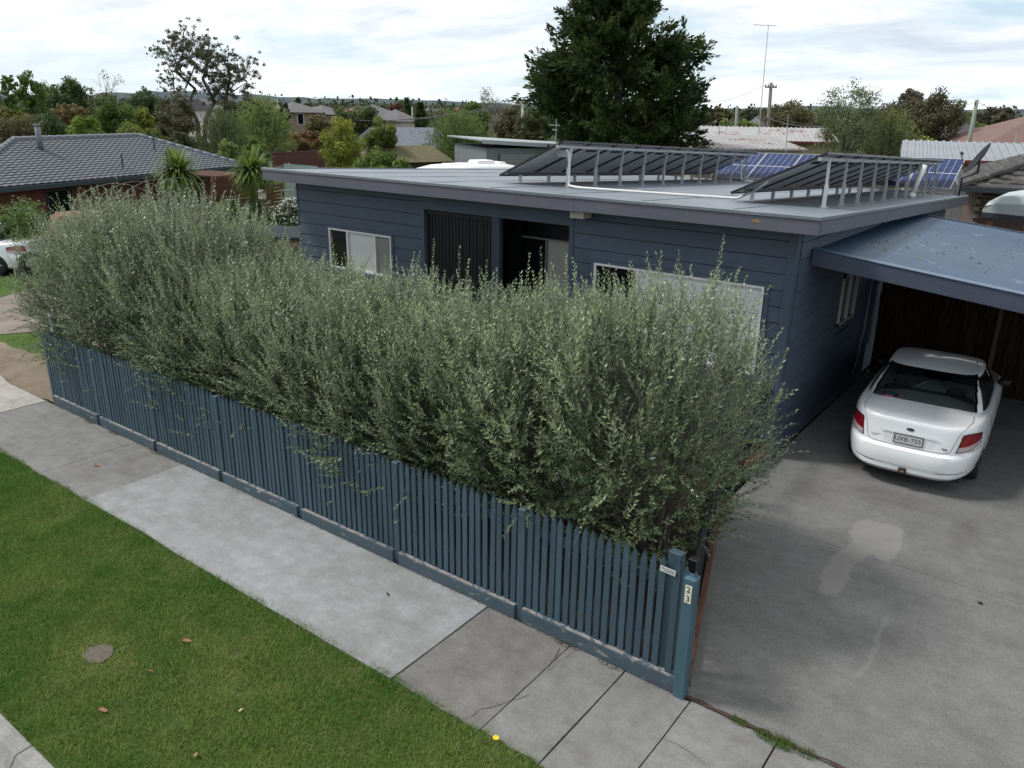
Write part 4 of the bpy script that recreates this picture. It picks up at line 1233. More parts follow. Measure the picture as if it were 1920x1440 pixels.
        for j in range(nv + 1):
            row = []
            for i in range(nu + 1):
                u = B[i][0] + (T[i][0] - B[i][0]) * j / nv; v = B[i][1] + (T[i][1] - B[i][1]) * j / nv
                o, d = origin(u, v)
                hit = bv.ray_cast(Vector(o), Vector(d).normalized())
                p = (hit[0] + hit[1] * off if hit[1].dot(Vector(d)) < 0 else hit[0] - hit[1] * off) if hit[0] is not None else Vector(o)
                row.append(tuple(p))
            rows.append(row)
        mb = MB().grid(rows)
        me = mb.mesh(name, mat, smooth)
        return link(name, me, parent)
    rearray = lambda u, v: ((u, -3, v), (0, 1, 0))
    def cornerray(u, v):
        s = math.copysign(1, u); return ((u + s * 1.0, -1.6, v), (-s * 1.0, 1.85, 0))
    glassname = dict(rear='rear_window', front='windscreen', sideaL='side_window', sideaR='side_window', sidebL='side_window', sidebR='side_window')
    for key, fl in panes.items():
        used = sorted({i for f in fl for i in f}); ix = {v: n for n, v in enumerate(used)}
        mb = MB().add([cvs[v] for v in used], [tuple(ix[i] for i in f) for f in fl])
        link(glassname[key], mb.mesh(glassname[key], M_carglass, True), root)
        # black band round the opening, seen through the glass edge
        cnt = {}
        for f in fl:
            for a, b in zip(f, f[1:] + f[:1]): cnt[(min(a, b), max(a, b))] = cnt.get((min(a, b), max(a, b)), 0) + 1
        ebm = MB()
        for (a, b), c in cnt.items():
            if c == 1:
                pa, pb = Vector(cvs[a]), Vector(cvs[b])
                ctr = Vector((0, 2.1, 1.15))
                na, nb = (pa - ctr).normalized() * .003, (pb - ctr).normalized() * .003
                cen = Vector((0, 0, 0))
                for v in used: cen += Vector(cvs[v])
                cen /= len(used)
                ia, ib = pa.lerp(cen, .05), pb.lerp(cen, .05)
                ebm.add([pa + na, pb + nb, ib + nb, ia + na], [(0, 1, 2, 3)])
        link('window_seal', ebm.mesh('window_seal', M_carblk), root)
    # interior: parcel shelf, seats, headrests, dark tub
    MB().hexa([(-.70, .95, .93), (.70, .95, .93), (.68, 1.55, .95), (-.68, 1.55, .95), (-.70, .95, .95), (.70, .95, .95), (.68, 1.55, .975), (-.68, 1.55, .975)]).build('parcel_shelf', pm('grey_shelf', (.10, .10, .105), .9, .1), root, local=True)
    M_seat = pm('grey_seat_fabric', (.085, .085, .09), .9, .15, 8)
    MB().hexa([(-.66, 1.56, .60), (.66, 1.56, .60), (.66, 1.80, .60), (-.66, 1.80, .60), (-.62, 1.50, 1.06), (.62, 1.50, 1.06), (.62, 1.60, 1.06), (-.62, 1.60, 1.06)]).build('rear_seat', M_seat, root, local=True, bevel=.04)
    for x in (-.38, .38):
        MB().hexa([(x - .15, 1.49, 1.05), (x + .15, 1.49, 1.05), (x + .15, 1.58, 1.05), (x - .15, 1.58, 1.05), (x - .12, 1.46, 1.19), (x + .12, 1.46, 1.19), (x + .12, 1.54, 1.19), (x - .12, 1.54, 1.19)]).build('headrest', M_seat, root, local=True, bevel=.035)
        MB().hexa([(x - .23, 2.5, .6), (x + .23, 2.5, .6), (x + .23, 2.65, .6), (x - .23, 2.65, .6), (x - .2, 2.42, 1.10), (x + .2, 2.42, 1.10), (x + .2, 2.52, 1.10), (x - .2, 2.52, 1.10)]).build('front_seat', M_seat, root, local=True, bevel=.04)
        MB().box((x - .13, 2.40, 1.12), (x + .13, 2.49, 1.28)).build('headrest', M_seat, root, local=True, bevel=.03)
    MB().box((-.55, 2.95, .75), (.55, 3.3, .97)).build('dashboard', M_carblk, root, local=True, bevel=.05)
    MB().hexa([(-.07, 1.0, .952), (.07, 1.0, .952), (.07, 1.07, .952), (-.07, 1.07, .952), (-.065, 1.02, .985), (.065, 1.02, .985), (.065, 1.06, .985), (-.065, 1.06, .985)]).build('brake_light', pm('dull_red_lens', (.20, .02, .02), .4, .1), root, local=True)
    # boot lid seam, bumper lines
    def line(pts, bv, origin, r, name='panel_gap', mat=M_seam):
        P = []
        for a, b in zip(pts[:-1], pts[1:]):
            k = max(1, int(math.hypot(b[0] - a[0], b[1] - a[1]) / .04))
            for i in range(k): P.append((a[0] + (b[0] - a[0]) * i / k, a[1] + (b[1] - a[1]) * i / k))
        P.append(pts[-1]); Q = []
        for u, v in P:
            o, d = origin(u, v); hit = bv.ray_cast(Vector(o), Vector(d).normalized())
            if hit[0] is not None: Q.append(hit[0])
        if len(Q) > 1: link(name, MB().tube(Q, r, 5).mesh(name, mat), root)
    topray = lambda u, v: ((u, v, 3), (0, 0, -1))
    line([(-.70, .90), (-.715, .6), (-.68, .35), (-.63, .20)], bvh, topray, .004)
    line([(.70, .90), (.715, .6), (.68, .35), (.63, .20)], bvh, topray, .004)
    line([(-.63, .965), (-.60, .90), (-.55, .72), (-.53, .66), (-.46, .635), (0, .625), (.46, .635), (.53, .66), (.55, .72), (.60, .90), (.63, .965)], bvh, rearray, .0038)
    for s in (-1, 1):
        line([(s * .56, .70), (s * .75, .665), (s * .9, .65)], bvh, cornerray, .0035)
        line([(s * .80, .345), (s * .62, .338), (s * .40, .335)], bvh, rearray, .006)
        sideray = lambda u, v, s=s: ((s * 3, u, v), (-s, 0, 0))
        line([(.35, .665), (.72, .655)], bvh, sideray, .003)
        line([(2.28, .96), (2.30, .6), (2.28, .32)], bvh, sideray, .004)
        line([(1.34, .96), (1.40, .75), (1.45, .64)], bvh, sideray, .004)
        line([(3.40, .93), (3.42, .6), (3.36, .3)], bvh, sideray, .004)
        for y in (1.62, 2.62):
            strip('door_handle', [(y, .80), (y + .2, .805)], [(y, .825), (y + .2, .832)], 6, 1, bvh, sideray, .018, M_paint, root)
        line([(1.0, .30), (2.3, .29), (3.4, .30)], bvh, sideray, .008)
        # tail lamps: red upper lens with a clear band below, wrapping the corner
        lower = [(s * .555, .668), (s * .70, .674), (s * .86, .70), (s * 1.05, .74)]
        mid = [(s * .575, .735), (s * .72, .745), (s * .86, .765), (s * 1.05, .79)]
        upper = [(s * .640, .895), (s * .74, .905), (s * .87, .897), (s * 1.06, .865)]
        rim = strip('tail_light', [(s * .535, .655), (s * .70, .660), (s * .87, .685), (s * 1.065, .73)], [(s * .632, .910), (s * .74, .920), (s * .87, .91), (s * 1.075, .875)], 14, 6, bvh, cornerray, .004, M_carblk, root)
        strip('lens', mid, upper, 14, 6, bvh, cornerray, .010, M_redlens, rim)
        strip('lens', lower, mid, 14, 3, bvh, cornerray, .010, M_clearlens, rim)
        hl = [(s * .52, .63), (s * .80, .66)]; ht = [(s * .56, .76), (s * .82, .78)]
        strip('headlight', hl, ht, 8, 4, bvh, lambda u, v: ((u, 9, v), (0, -1, 0)), .006, M_clearlens, root)
        # mirrors
        MB().lathe([(.0, -.09), (.06, -.08), (.075, 0), (.06, .08), (0, .09)], (s * .94, 3.02, .98), 12, 'x').build('mirror', M_carblk, root, smooth=True, local=True)
        MB().beam((s * .84, 3.05, .96), (s * .95, 3.02, .99), .03, .03).build('mirror_arm', M_carblk, root, local=True)
    # plate recess, plate, garnish, badges
    strip('plate_recess', [(-.30, .665), (.30, .665)], [(-.36, .80), (.36, .80)], 10, 3, bvh, rearray, .002, pm('white_recess_paint', (.70, .71, .72), .3, .02), root)
    strip('boot_garnish', [(-.37, .812), (0, .818), (.37, .812)], [(-.36, .838), (0, .846), (.36, .838)], 12, 2, bvh, rearray, .022, M_paint, root)
    pl = MB().box((-.192, -.012, -.071), (.192, .0, .071)).build('number_plate', M_carblk, root, local=True, bevel=.004)
    hit = bvh.ray_cast(Vector((0, -3, .735)), Vector((0, 1, 0)))
    pl.location = (0, hit[0].y - .008, .735); pl.rotation_euler = (-.10, 0, 0)
    MB().box((-.180, -.0150, -.058), (.180, -.0128, .058)).build('plate_face', pm('plate_white', (.46, .465, .46), .5, .05), pl, local=True)
    text_mesh('plate_text', 'UXB', .088, pm('plate_blue_black', (.015, .018, .035), .5), pl, (-.093, -.0155, 0), (math.pi / 2, 0, 0), .0006)
    text_mesh('plate_text', '755', .088, MATS['plate_blue_black'], pl, (.100, -.0155, 0), (math.pi / 2, 0, 0), .0006)
    MB().box((-.004, -.0160, -.008), (.010, -.0145, .006)).build('plate_dot', pm('plate_sticker', (.35, .28, .12), .5), pl, local=True)
    hit = bvh.ray_cast(Vector((0, -3, .885)), Vector((0, 1, 0)))
    by = hit[0].y
    bd = MB().add([(.052 * math.cos(a), -.004, .024 * math.sin(a)) for a in np.linspace(0, 2 * math.pi, 24, endpoint=False)] + [(.052 * math.cos(a), .01, .024 * math.sin(a)) for a in np.linspace(0, 2 * math.pi, 24, endpoint=False)],
                  [tuple(range(23, -1, -1))] + [(i, (i + 1) % 24, 24 + (i + 1) % 24, 24 + i) for i in range(24)]).build('badge', M_chrome, root, local=True)
    bd.location = (0, by - .004, .885); bd.rotation_euler = (-.12, 0, 0)
    MB().add([(.046 * math.cos(a), -.0055, .0195 * math.sin(a)) for a in np.linspace(0, 2 * math.pi, 24, endpoint=False)], [tuple(range(23, -1, -1))]).build('badge_face', pm('badge_blue', (.01, .022, .10), .3), bd, local=True)
    text_mesh('badge_text', 'Ford', .028, M_chrome, bd, (0, -.0062, 0), (math.pi / 2, 0, 0), .0003)
    hit = bvh.ray_cast(Vector((-.42, -3, .71)), Vector((0, 1, 0)))
    text_mesh('badge', 'FALCON', .040, M_chrome, root, (-.42, hit[0].y - .003, .725), (math.pi / 2, 0, .0), .001)
    hit = bvh.ray_cast(Vector((.44, -3, .70)), Vector((0, 1, 0)))
    tb_ = MB()
    for k in range(3): tb_.box((.40 + k * .035, hit[0].y - .004, .685), (.428 + k * .035, hit[0].y + .004, .712))
    tb_.build('badge', M_chrome, root, local=True)
    # tow hitch receiver under the bumper
    th = MB().box((-.05, -.022, .235), (.05, .10, .325)).build('tow_hitch', M_carblk, root, local=True, bevel=.006)
    MB().box((-.03, -.026, .265), (.03, -.0225, .30)).build('hitch_sticker', pm('sticker_brown', (.25, .12, .06), .5), th, local=True)
    # underside and wheel wells
    MB().box((-.70, .3, .17), (.70, 4.6, .55)).build('underbody', M_carblk, root, local=True)
    ty = MB().lathe([(.20, -.10), (.29, -.105), (.318, -.085), (.325, -.05), (.325, .05), (.318, .085), (.29, .105), (.20, .10)], n=32, axis='x').mesh('tyre', M_tyre, True)
    rm = MB().lathe([(.0, .075), (.05, .085), (.07, .07), (.17, .06), (.195, .095), (.21, .10), (.205, -.08)], n=32, axis='x').mesh('rim', M_carblk, True)
    sp = MB()
    for k in range(5):
        a = k * 2 * math.pi / 5
        sp.beam((.088, .04 * math.cos(a), .04 * math.sin(a)), (.094, .20 * math.cos(a), .20 * math.sin(a)), .05, .02, up=(1, 0, 0))
    spm = sp.mesh('spokes', M_alloy)
    for y in AX:
        for s in (-1, 1):
            wo = link('wheel', ty, root, (s * .79, y, .325), (0, 0, 0 if s > 0 else math.pi))
            link('rim', rm, wo); link('spokes', spm, wo)
    return root
car = sedan('white sedan with red tail lamps parked nose in under the carport')
car.location = (.655, 5.83, .012); car.rotation_euler = (0, 0, math.radians(2.6))
car2 = copy_tree(car, None, skip=('number_plate', 'badge', 'tow_hitch'))
q = at_d(84, 470, 29.0)
car2.location = (q.x, q.y, -.03); car2.rotation_euler = (0, 0, math.radians(124))
tag(car2, 'white sedan parked on the neighbouring lot beside the olive hedge', 'car')
# soft toy and sun shade on the parcel shelf of the near car
ty_ = thing('soft_toy', 'turquoise soft toy with pink frill lying on the parcel shelf of the car', 'toy', car.matrix_world @ Vector((0, 0, 0)))
bpy.context.view_layer.update()
q = car.matrix_world @ Vector((-.46, 1.10, 0))
ty_.location = (q.x, q.y, 1.03)
MB().lathe([(.0, -.05), (.06, -.035), (.085, 0), (.06, .035), (.0, .05)], n=14).build('body', pm('turquoise_plush', (.02, .34, .36), .9, .1), ty_, smooth=True, local=True)
MB().lathe([(.085, .0), (.12, .01), (.10, .02), (.075, .015)], n=14).build('frill', pm('pink_frill', (.5, .06, .22), .9, .1), ty_, smooth=True, local=True)

# ------------------------------------------------------------------ olive hedge
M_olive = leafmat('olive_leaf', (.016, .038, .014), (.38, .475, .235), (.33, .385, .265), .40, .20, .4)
def quads_leaves(P, D, U, L, Wd):
    n = len(P)
    V = np.zeros((n, 4, 3), np.float32)
    mid = P + D * (L * .45)[:, None]
    V[:, 0] = P; V[:, 1] = mid + U * (Wd / 2)[:, None]; V[:, 2] = P + D * L[:, None]; V[:, 3] = mid - U * (Wd / 2)[:, None]
    return V
def norm(a):
    return a / np.maximum(1e-9, np.linalg.norm(a, axis=1))[:, None]
def strands(starts, dirs, lens, r0, sag, n=4, sides=3):
    """thin tapered twigs, n points each; returns V, F and a function giving points along them"""
    m = len(starts); T = np.linspace(0, 1, n)
    pts = starts[:, None] + dirs[:, None] * (lens[:, None] * T[None])[:, :, None] + sag[:, None] * (lens[:, None] * T[None] ** 2)[:, :, None]
    ref = norm(np.cross(dirs, np.array([.31, .22, .92]) + 0 * dirs)); b = norm(np.cross(dirs, ref))
    ang = np.arange(sides) * 2 * np.pi / sides
    rad = r0[:, None] * (1 - .8 * T[None])
    V = pts[:, :, None] + (ref[:, None, None] * np.cos(ang)[None, None, :, None] + b[:, None, None] * np.sin(ang)[None, None, :, None]) * rad[:, :, None, None]
    V = V.reshape(-1, 3)
    base = (np.arange(m) * n * sides)[:, None, None]
    i = np.arange(n - 1)[None, :, None] * sides; k = np.arange(sides)[None, None, :]
    k2 = (k + 1) % sides
    F = np.stack([base + i + k, base + i + k2, base + i + sides + k2, base + i + sides + k], -1).reshape(-1, 4)
    return V, F
def olive(idx, x, y, h, rx, ry, label, nshoot, spikes=10, lean=(0, 0)):
    t = thing('olive_shrub', label, 'shrub', (x, y, 0), 0, 'olive shrubs of the hedge')
    R = np.random.default_rng(100 + idx)
    # stems from the ground
    ns = 9
    tr = MB()
    for k in range(ns):
        a = k * 2 * math.pi / ns + R.uniform(-.3, .3); s = R.uniform(.4, .95)
        P = [Vector((0.12 * math.cos(a), .12 * math.sin(a), 0))]
        for q in (.3, .6, .85):
            P.append(Vector((rx * s * q * math.cos(a) * 1.0 + R.uniform(-.06, .06), ry * s * q * math.sin(a) + R.uniform(-.06, .06), h * q * .92)))
        tr.tube(P, [.03, .022, .014, .006], 5)
    tr.build('trunk', M_bark, t, smooth=True, local=True)
    # side branches fanning through the crown
    m = 130
    th = R.uniform(0, 2 * np.pi, m); z0 = R.uniform(.15, .75, m) * h
    st = np.stack([.25 * rx * np.cos(th), .25 * ry * np.sin(th), z0], 1)
    dr = norm(np.stack([np.cos(th) * rx, np.sin(th) * ry, R.uniform(.2, 1.6, m)], 1))
    Vb, Fb = strands(st, dr, R.uniform(.6, 1.15, m) * min(rx, ry), np.full(m, .007), np.tile([0, 0, .12], (m, 1)) * R.uniform(0, 2, (m, 1)), 5, 3)
    # leafy shoots: most near the skin of the crown, some inside
    n = nshoot
    u = R.uniform(-.55, 1, n); ph = R.uniform(0, 2 * np.pi, n)
    sq = np.sqrt(np.maximum(0, 1 - np.clip(u, -1, 1) ** 2)); 
    rad = np.where(R.random(n) < .8, R.uniform(.72, 1.0, n), R.uniform(.35, .75, n))
    lump = 1 + .17 * np.sin(ph * 3 + idx * 1.7 + u * 3) + .10 * np.sin(ph * 7 + idx + u * 6)
    bx = np.sign(np.cos(ph)) * np.abs(np.cos(ph)) ** .8; by = np.sign(np.sin(ph)) * np.abs(np.sin(ph)) ** .8
    sqq = np.where(u < 0, np.maximum(sq, .62 + .3 * R.random(n)), sq ** .55)
    zc = h * .52
    P0 = np.stack([bx * sqq * rx * rad * lump, by * sqq * ry * rad * lump, zc + np.where(u > 0, u * (h - zc), u * zc * 1.3) * rad * (.9 + .1 * lump)], 1)
    keep = P0[:, 2] > .12
    P0 = P0[keep]; u = u[keep]; ph = ph[keep]; n = len(P0)
    out = norm(np.stack([np.cos(ph), np.sin(ph), np.clip(u, -.2, 1) * .9], 1))
    d = norm(out * np.where(u > .3, .32, .62)[:, None] + np.array([0, 0, 1.0]) * np.where(u > .1, .95, .55)[:, None] + R.normal(0, .24, (n, 3)))
    ln = R.uniform(.22, .50, n) * np.where(u > .35, 1.1, 1.0)
    # long upright leaders on top
    k = R.choice(np.where((u > .4))[0], spikes, replace=False)
    d[k] = norm(np.array([0, 0, 1.0]) + R.normal(0, .10, (spikes, 3))); ln[k] = R.uniform(.45, .95, spikes)
    # a few lax shoots arching out over the fence
    k2 = R.choice(np.where((u < .2))[0], max(4, n // (24 if idx < 3 else 60)), replace=False)
    d[k2] = norm(out[k2] + np.array([0, 0, .15]) + R.normal(0, .2, (len(k2), 3))); ln[k2] = R.uniform(.35, .6, len(k2))
    sag = np.stack([R.normal(0, .12, n), R.normal(0, .12, n), R.uniform(-.10, .12, n)], 1)
    sag[k] *= .3; sag[k2] = np.stack([0 * ln[k2], 0 * ln[k2], -.25 + 0 * ln[k2]], 1)
    P0 += np.array([lean[0], lean[1], 0]) * (P0[:, 2:3] / h)
    Vs, Fs = strands(P0, d, ln, np.full(n, .0028), sag, 3, 3)
    Vt = np.concatenate([Vb, Vs]); Ft = np.concatenate([Fb, Fs + len(Vb)])
    o = link('twigs', np_mesh('twigs', Vt, Ft, M_twig), t); o['kind'] = 'stuff'
    # opposite leaves along every shoot
    cnt = np.clip((ln / .041).astype(int), 5, 20)
    sid = np.repeat(np.arange(n), cnt * 2)
    pos = np.concatenate([np.repeat(np.arange(c), 2) for c in cnt]); side = np.tile([0, 1], len(sid) // 2)
    tt = (pos + .6) / cnt[sid]
    tt = .06 + .94 * tt
    B = P0[sid] + d[sid] * (ln[sid] * tt)[:, None] + sag[sid] * (ln[sid] * tt ** 2)[:, None]
    dd = norm(d[sid] + 2 * sag[sid] * tt[:, None])
    ref = norm(np.cross(dd, np.array([.3, .5, .81]) + 0 * dd)); bb = np.cross(dd, ref)
    a = R.uniform(0, 6.28, n)[sid] + pos * (np.pi / 2) + side * np.pi + R.normal(0, .25, len(sid))
    pr = ref * np.cos(a)[:, None] + bb * np.sin(a)[:, None]
    open_ = R.uniform(.55, 1.0, len(sid)) * (1.05 - .45 * tt)
    D = norm(dd * (1.1 - .5 * open_)[:, None] + pr * open_[:, None] + R.normal(0, .08, (len(sid), 3)))
    U = norm(np.cross(dd, D)); U = norm(U + R.normal(0, .22, U.shape))
    L = R.uniform(.052, .084, len(sid)) * (1.12 - .5 * tt); Wd = L * R.uniform(.29, .41, len(sid))
    V = quads_leaves(B, D, U, L, Wd)
    young = np.clip((rad[keep] - .55) / .4, 0, 1) * np.where(u > .15, 1, .55)      # paler new growth outside; shade inside and low on the crown painted darker
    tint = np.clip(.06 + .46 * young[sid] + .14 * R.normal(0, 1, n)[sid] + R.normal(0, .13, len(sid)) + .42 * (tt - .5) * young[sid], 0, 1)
    F = np.arange(len(sid) * 4).reshape(-1, 4)
    # roll the leaf so that its upper face looks along the shoot
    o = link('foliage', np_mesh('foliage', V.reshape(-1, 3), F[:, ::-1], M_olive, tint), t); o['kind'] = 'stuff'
    return t
HEDGE = [(-12.75, 1.55, 2.90, .95, 1.25), (-11.75, 1.55, 3.30, .95, 1.5), (-10.65, 1.50, 3.52, .95, 1.55), (-9.5, 1.50, 3.30, .95, 1.55), (-8.45, 1.45, 2.66, .9, 1.5), (-7.45, 1.45, 2.62, .9, 1.45),
         (-6.45, 1.45, 2.56, .9, 1.45), (-5.4, 1.5, 2.70, .9, 1.45), (-4.4, 1.45, 2.52, .9, 1.45), (-3.4, 1.5, 2.84, .9, 1.45), (-2.35, 1.5, 3.0, .92, 1.45), (-1.14, 1.55, 3.22, 1.0, 1.38)]
WHICH = ['bulging past the left end of the picket fence', 'over the first fence bay, second from the left end', 'tallest rounded group, third from the left end', 'tall and silvery in front of the first spiky palm', 'below the white flowering shrub, fifth from the left end', 'in front of the paling fence at the house corner',
         'in front of the left house window', 'in front of the black slatted screen', 'in front of the porch window opening', 'left of the large front window', 'in front of the large front window', 'last before the driveway, spilling over black fence']
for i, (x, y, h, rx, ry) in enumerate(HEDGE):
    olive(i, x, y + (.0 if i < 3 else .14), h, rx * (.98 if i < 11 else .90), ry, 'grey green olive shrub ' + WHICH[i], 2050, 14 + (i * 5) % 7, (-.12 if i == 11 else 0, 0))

# ------------------------------------------------------------------ trees and shrubs beyond the house
def leaf_cloud(C, rad, n, size, R, flat=.0, shell=.55, aspect=.55):
    """n leaf clumps over a set of ball-shaped boughs (centres C, radii rad)"""
    w_ = rad ** 2; w_ = w_ / w_.sum()
    b = R.choice(len(C), n, p=w_)
    d = norm(R.normal(0, 1, (n, 3)))
    r = rad[b] * (shell + (1 - shell) * R.random(n) ** .6) * R.uniform(.8, 1.12, n)
    P = C[b] + d * r[:, None] * np.array([1, 1, 1 - flat])
    nr = norm(d * .6 + R.normal(0, .55, (n, 3)) + np.array([0, 0, .35]))
    t1 = norm(np.cross(nr, R.normal(0, 1, (n, 3)))); t2 = np.cross(nr, t1)
    s = size * R.uniform(.55, 1.35, n)
    V = np.zeros((n, 4, 3), np.float32)
    a = t1 * s[:, None]; c = t2 * (s * aspect)[:, None]
    V[:, 0] = P - a; V[:, 1] = P - c + a * .15; V[:, 2] = P + a; V[:, 3] = P + c + a * .15
    return V, b
def limbs(R, base, top_pts, r0, sides=5):
    """trunk that forks towards the bough centres"""
    mb = MB()
    base = Vector(base)
    tops = [Vector(p) for p in top_pts]
    ctr = sum(tops, Vector()) / len(tops)
    fork = base.lerp(Vector((base.x * .6 + ctr.x * .4, base.y * .6 + ctr.y * .4, ctr.z)), .45)
    mid = base.lerp(fork, .5) + Vector((R.normal(0, .04), R.normal(0, .04), 0)) * (fork - base).length
    mb.tube([base, mid, fork], [r0, r0 * .85, r0 * .75], sides + 2)
    for p in tops:
        m1 = fork.lerp(p, .5) + Vector((R.normal(0, .06), R.normal(0, .06), R.normal(.05, .04))) * (p - fork).length
        mb.tube([fork, m1, p], [r0 * .5, r0 * .28, r0 * .08], sides)
    return mb
LEAFM = {}
def lm(lo, hi):
    k = (lo, hi)
    if k not in LEAFM: LEAFM[k] = leafmat('tree_leaf_%d' % len(LEAFM), tuple(q * 1.3 for q in lo), tuple(q * 1.6 for q in hi), None, .55, .35, .25)
    return LEAFM[k]
GREEN = ((.034, .064, .014), (.115, .18, .040)); DARK = ((.020, .038, .013), (.065, .098, .032)); OLIVE = ((.035, .045, .016), (.11, .115, .045))
YELLOW = ((.065, .095, .012), (.22, .235, .035)); BROWN = ((.044, .042, .019), (.115, .105, .048)); RUSSET = ((.055, .040, .018), (.15, .105, .042)); LIGHT = ((.060, .10, .025), (.17, .22, .06)); GREYG = ((.040, .050, .028), (.12, .13, .075))
TREES = 'trees and shrubs beyond the house'
def tree(label, x0, x1, yt, yb, d, pal, kind='round', seed=0, name='tree', cat='tree', dens=1.0, group=None, z0=0.0, leaf=1.0, nb=None):
    R = np.random.default_rng(seed + int(x0 * 7 + yt))
    xc = (x0 + x1) / 2
    top = at_d(xc, yt, d); bot = at_d(xc, yb, d)
    k = mpp(at_d(xc, (yt + yb) / 2, d))
    wd = (x1 - x0) * k; zt = top.z; zlow = max(z0, min(bot.z, (.10 if kind != 'euc' else .3) * top.z)); zb = zlow if kind in ('willow', 'fir', 'bare', 'shrub') else max(zlow, min(bot.z, zlow + (top.z - zlow) * .55) if bot.z < zlow + (top.z - zlow) * .55 else zlow + (top.z - zlow) * .38)
    t = thing(name, label, cat, (top.x, top.y, z0), 0, group)
    rx = wd / 2; H = zt - zb; cz = zb + H / 2 - z0
    area = (x1 - x0) * max(yb - yt, H / k * .75)
    size = 2.35 * k * leaf
    if kind in ('round', 'loose', 'shrub', 'euc'):
        nbg = int((nb or {'round': 26, 'loose': 34, 'shrub': 16, 'euc': 60}[kind]) * {'round': 1.6, 'loose': 2.6, 'shrub': 1.4, 'euc': 2.2}[kind])
        q = norm(R.normal(0, 1, (nbg, 3)))
        f = R.uniform(.35, .82, nbg)
        C = q * f[:, None] * np.array([rx, rx * .9, H / 2])
        C[:, 2] += cz
        br = R.uniform(.26, .42, nbg) * min(rx, H * .62)
        if kind in ('round', 'loose') and zb - zlow > .4:      # lower boughs that carry the foliage down to the undergrowth
            ks = nbg // 2
            a_ = R.uniform(0, 6.28, ks); q_ = R.uniform(.3, .85, ks)
            C = np.concatenate([C, np.stack([np.cos(a_) * rx * q_, np.sin(a_) * rx * .9 * q_, R.uniform(zlow, zb + .2 * H, ks) - z0], 1)])
            br = np.concatenate([br, R.uniform(.28, .42, ks) * min(rx, H * .62)]); nbg += ks
        br *= {'round': .78, 'loose': .60, 'shrub': .85, 'euc': .34}[kind]
        # taper the crown so that the widest part sits below the middle
        up = np.clip((C[:, 2] - cz) / (H / 2), 0, 1); C[:, :2] *= (1 - .12 * up)[:, None]
        n = int(min(13000, max(1300, area * .95 * dens)))
        V, b = leaf_cloud(C, br, n, size, R, .15, .50 if kind != 'loose' else .05)
        tint = np.clip(.45 + R.normal(0, .16, nbg)[b] + R.normal(0, .17, n), 0, 1)
        mb = limbs(R, (0, 0, 0), [tuple(c) for c in C[: (9 if kind != 'euc' else 16)]], max(.07, .035 * wd))
        mb.build('trunk', M_bark if kind != 'euc' else M_palebark, t, smooth=True, local=True)
    elif kind == 'willow':
        n = int(min(11000, max(1500, area * .8 * dens)))
        m = max(60, n // 26)
        a = R.uniform(0, 6.28, m); el = R.uniform(-.1, 1.45, m)
        tip = np.stack([np.cos(a) * np.cos(el) * rx, np.sin(a) * np.cos(el) * rx * .9, (zb - z0) + H * (.35 + .65 * np.sin(np.clip(el, 0, 1.5))) * R.uniform(.75, 1, m)], 1)
        st = tip * np.array([.25, .25, .55])
        dv_ = tip - st; L = np.linalg.norm(dv_, axis=1)
        Vb, Fb = strands(st, dv_ / L[:, None], L, np.full(m, .010 + .003 * wd), np.tile([0, 0, -.05], (m, 1)), 4, 3)
        o = link('branches', np_mesh('branches', Vb, Fb, M_palebark), t); o['kind'] = 'stuff'
        sid = R.integers(0, m, n); tt = R.uniform(.25, 1.08, n)
        P = st[sid] + dv_[sid] * tt[:, None] + np.array([0, 0, -.05]) * (L[sid] * tt ** 2)[:, None] + R.normal(0, .055 * wd / 2, (n, 3)) * np.array([1, 1, .7])
        dr = norm(dv_[sid] / L[sid][:, None] + R.normal(0, .5, (n, 3))); U = norm(np.cross(dr, R.normal(0, 1, (n, 3))))
        s = size * R.uniform(.6, 1.3, n)
        V = quads_leaves(P, dr, U, s * 1.9, s * .8)
        tint = np.clip(.5 + R.normal(0, .14, m)[sid] + R.normal(0, .16, n), 0, 1)
        MB().tube([(0, 0, 0), (.02 * wd, 0, (cz) * .5), (0, .01 * wd, cz)], [.03 * wd, .022 * wd, .008 * wd], 6).build('trunk', M_bark, t, smooth=True, local=True)
    elif kind == 'bare':
        mb = MB(); R2 = random.Random(seed + int(x0))
        def fork(p, d_, L, r, dep):
            q = p + d_ * L; mid = p + d_ * (L * .5) + Vector((R2.uniform(-.06, .06), R2.uniform(-.06, .06), 0)) * L
            mb.tube([p, mid, q], [r, r * .8, r * .62], 4 if dep > 1 else 3, cap=False)
            if dep == 0: return
            for _ in range(3 if dep > 2 else 4):
                a = R2.uniform(0, 6.28); e = R2.uniform(.25, .75)
                s_ = d_.cross(Vector((math.cos(a), math.sin(a), .3))).normalized()
                fork(p.lerp(q, R2.uniform(.55, 1)), (d_ + s_ * e + Vector((0, 0, .12))).normalized(), L * R2.uniform(.6, .85), r * .58, dep - 1)
        fork(Vector((0, 0, 0)), Vector((0, 0, 1)), (zt - z0) * .34, .028 * wd, 4)
        mb.build('trunk', M_palebark, t, local=True)
        n = int(area * .14 * dens)
        q = norm(R.normal(0, 1, (18, 3))); C = q * R.uniform(.5, .95, 18)[:, None] * np.array([rx, rx, H / 2]) + np.array([0, 0, cz])
        V, b = leaf_cloud(C, np.full(18, rx * .35), n, size * .7, R, 0, .2)
        tint = R.random(n)
    elif kind == 'fir':
        n = int(min(9000, max(1200, area * 1.3 * dens)))
        tt = R.random(n) ** .8; a = R.uniform(0, 6.28, n); tier = .75 + .25 * np.sin(tt * 34)
        r = rx * (1 - tt) ** .8 * tier * np.sqrt(R.uniform(.2, 1, n)) + .03 * rx
        P = np.stack([np.cos(a) * r, np.sin(a) * r, zb - z0 + tt * H - .12 * r], 1)
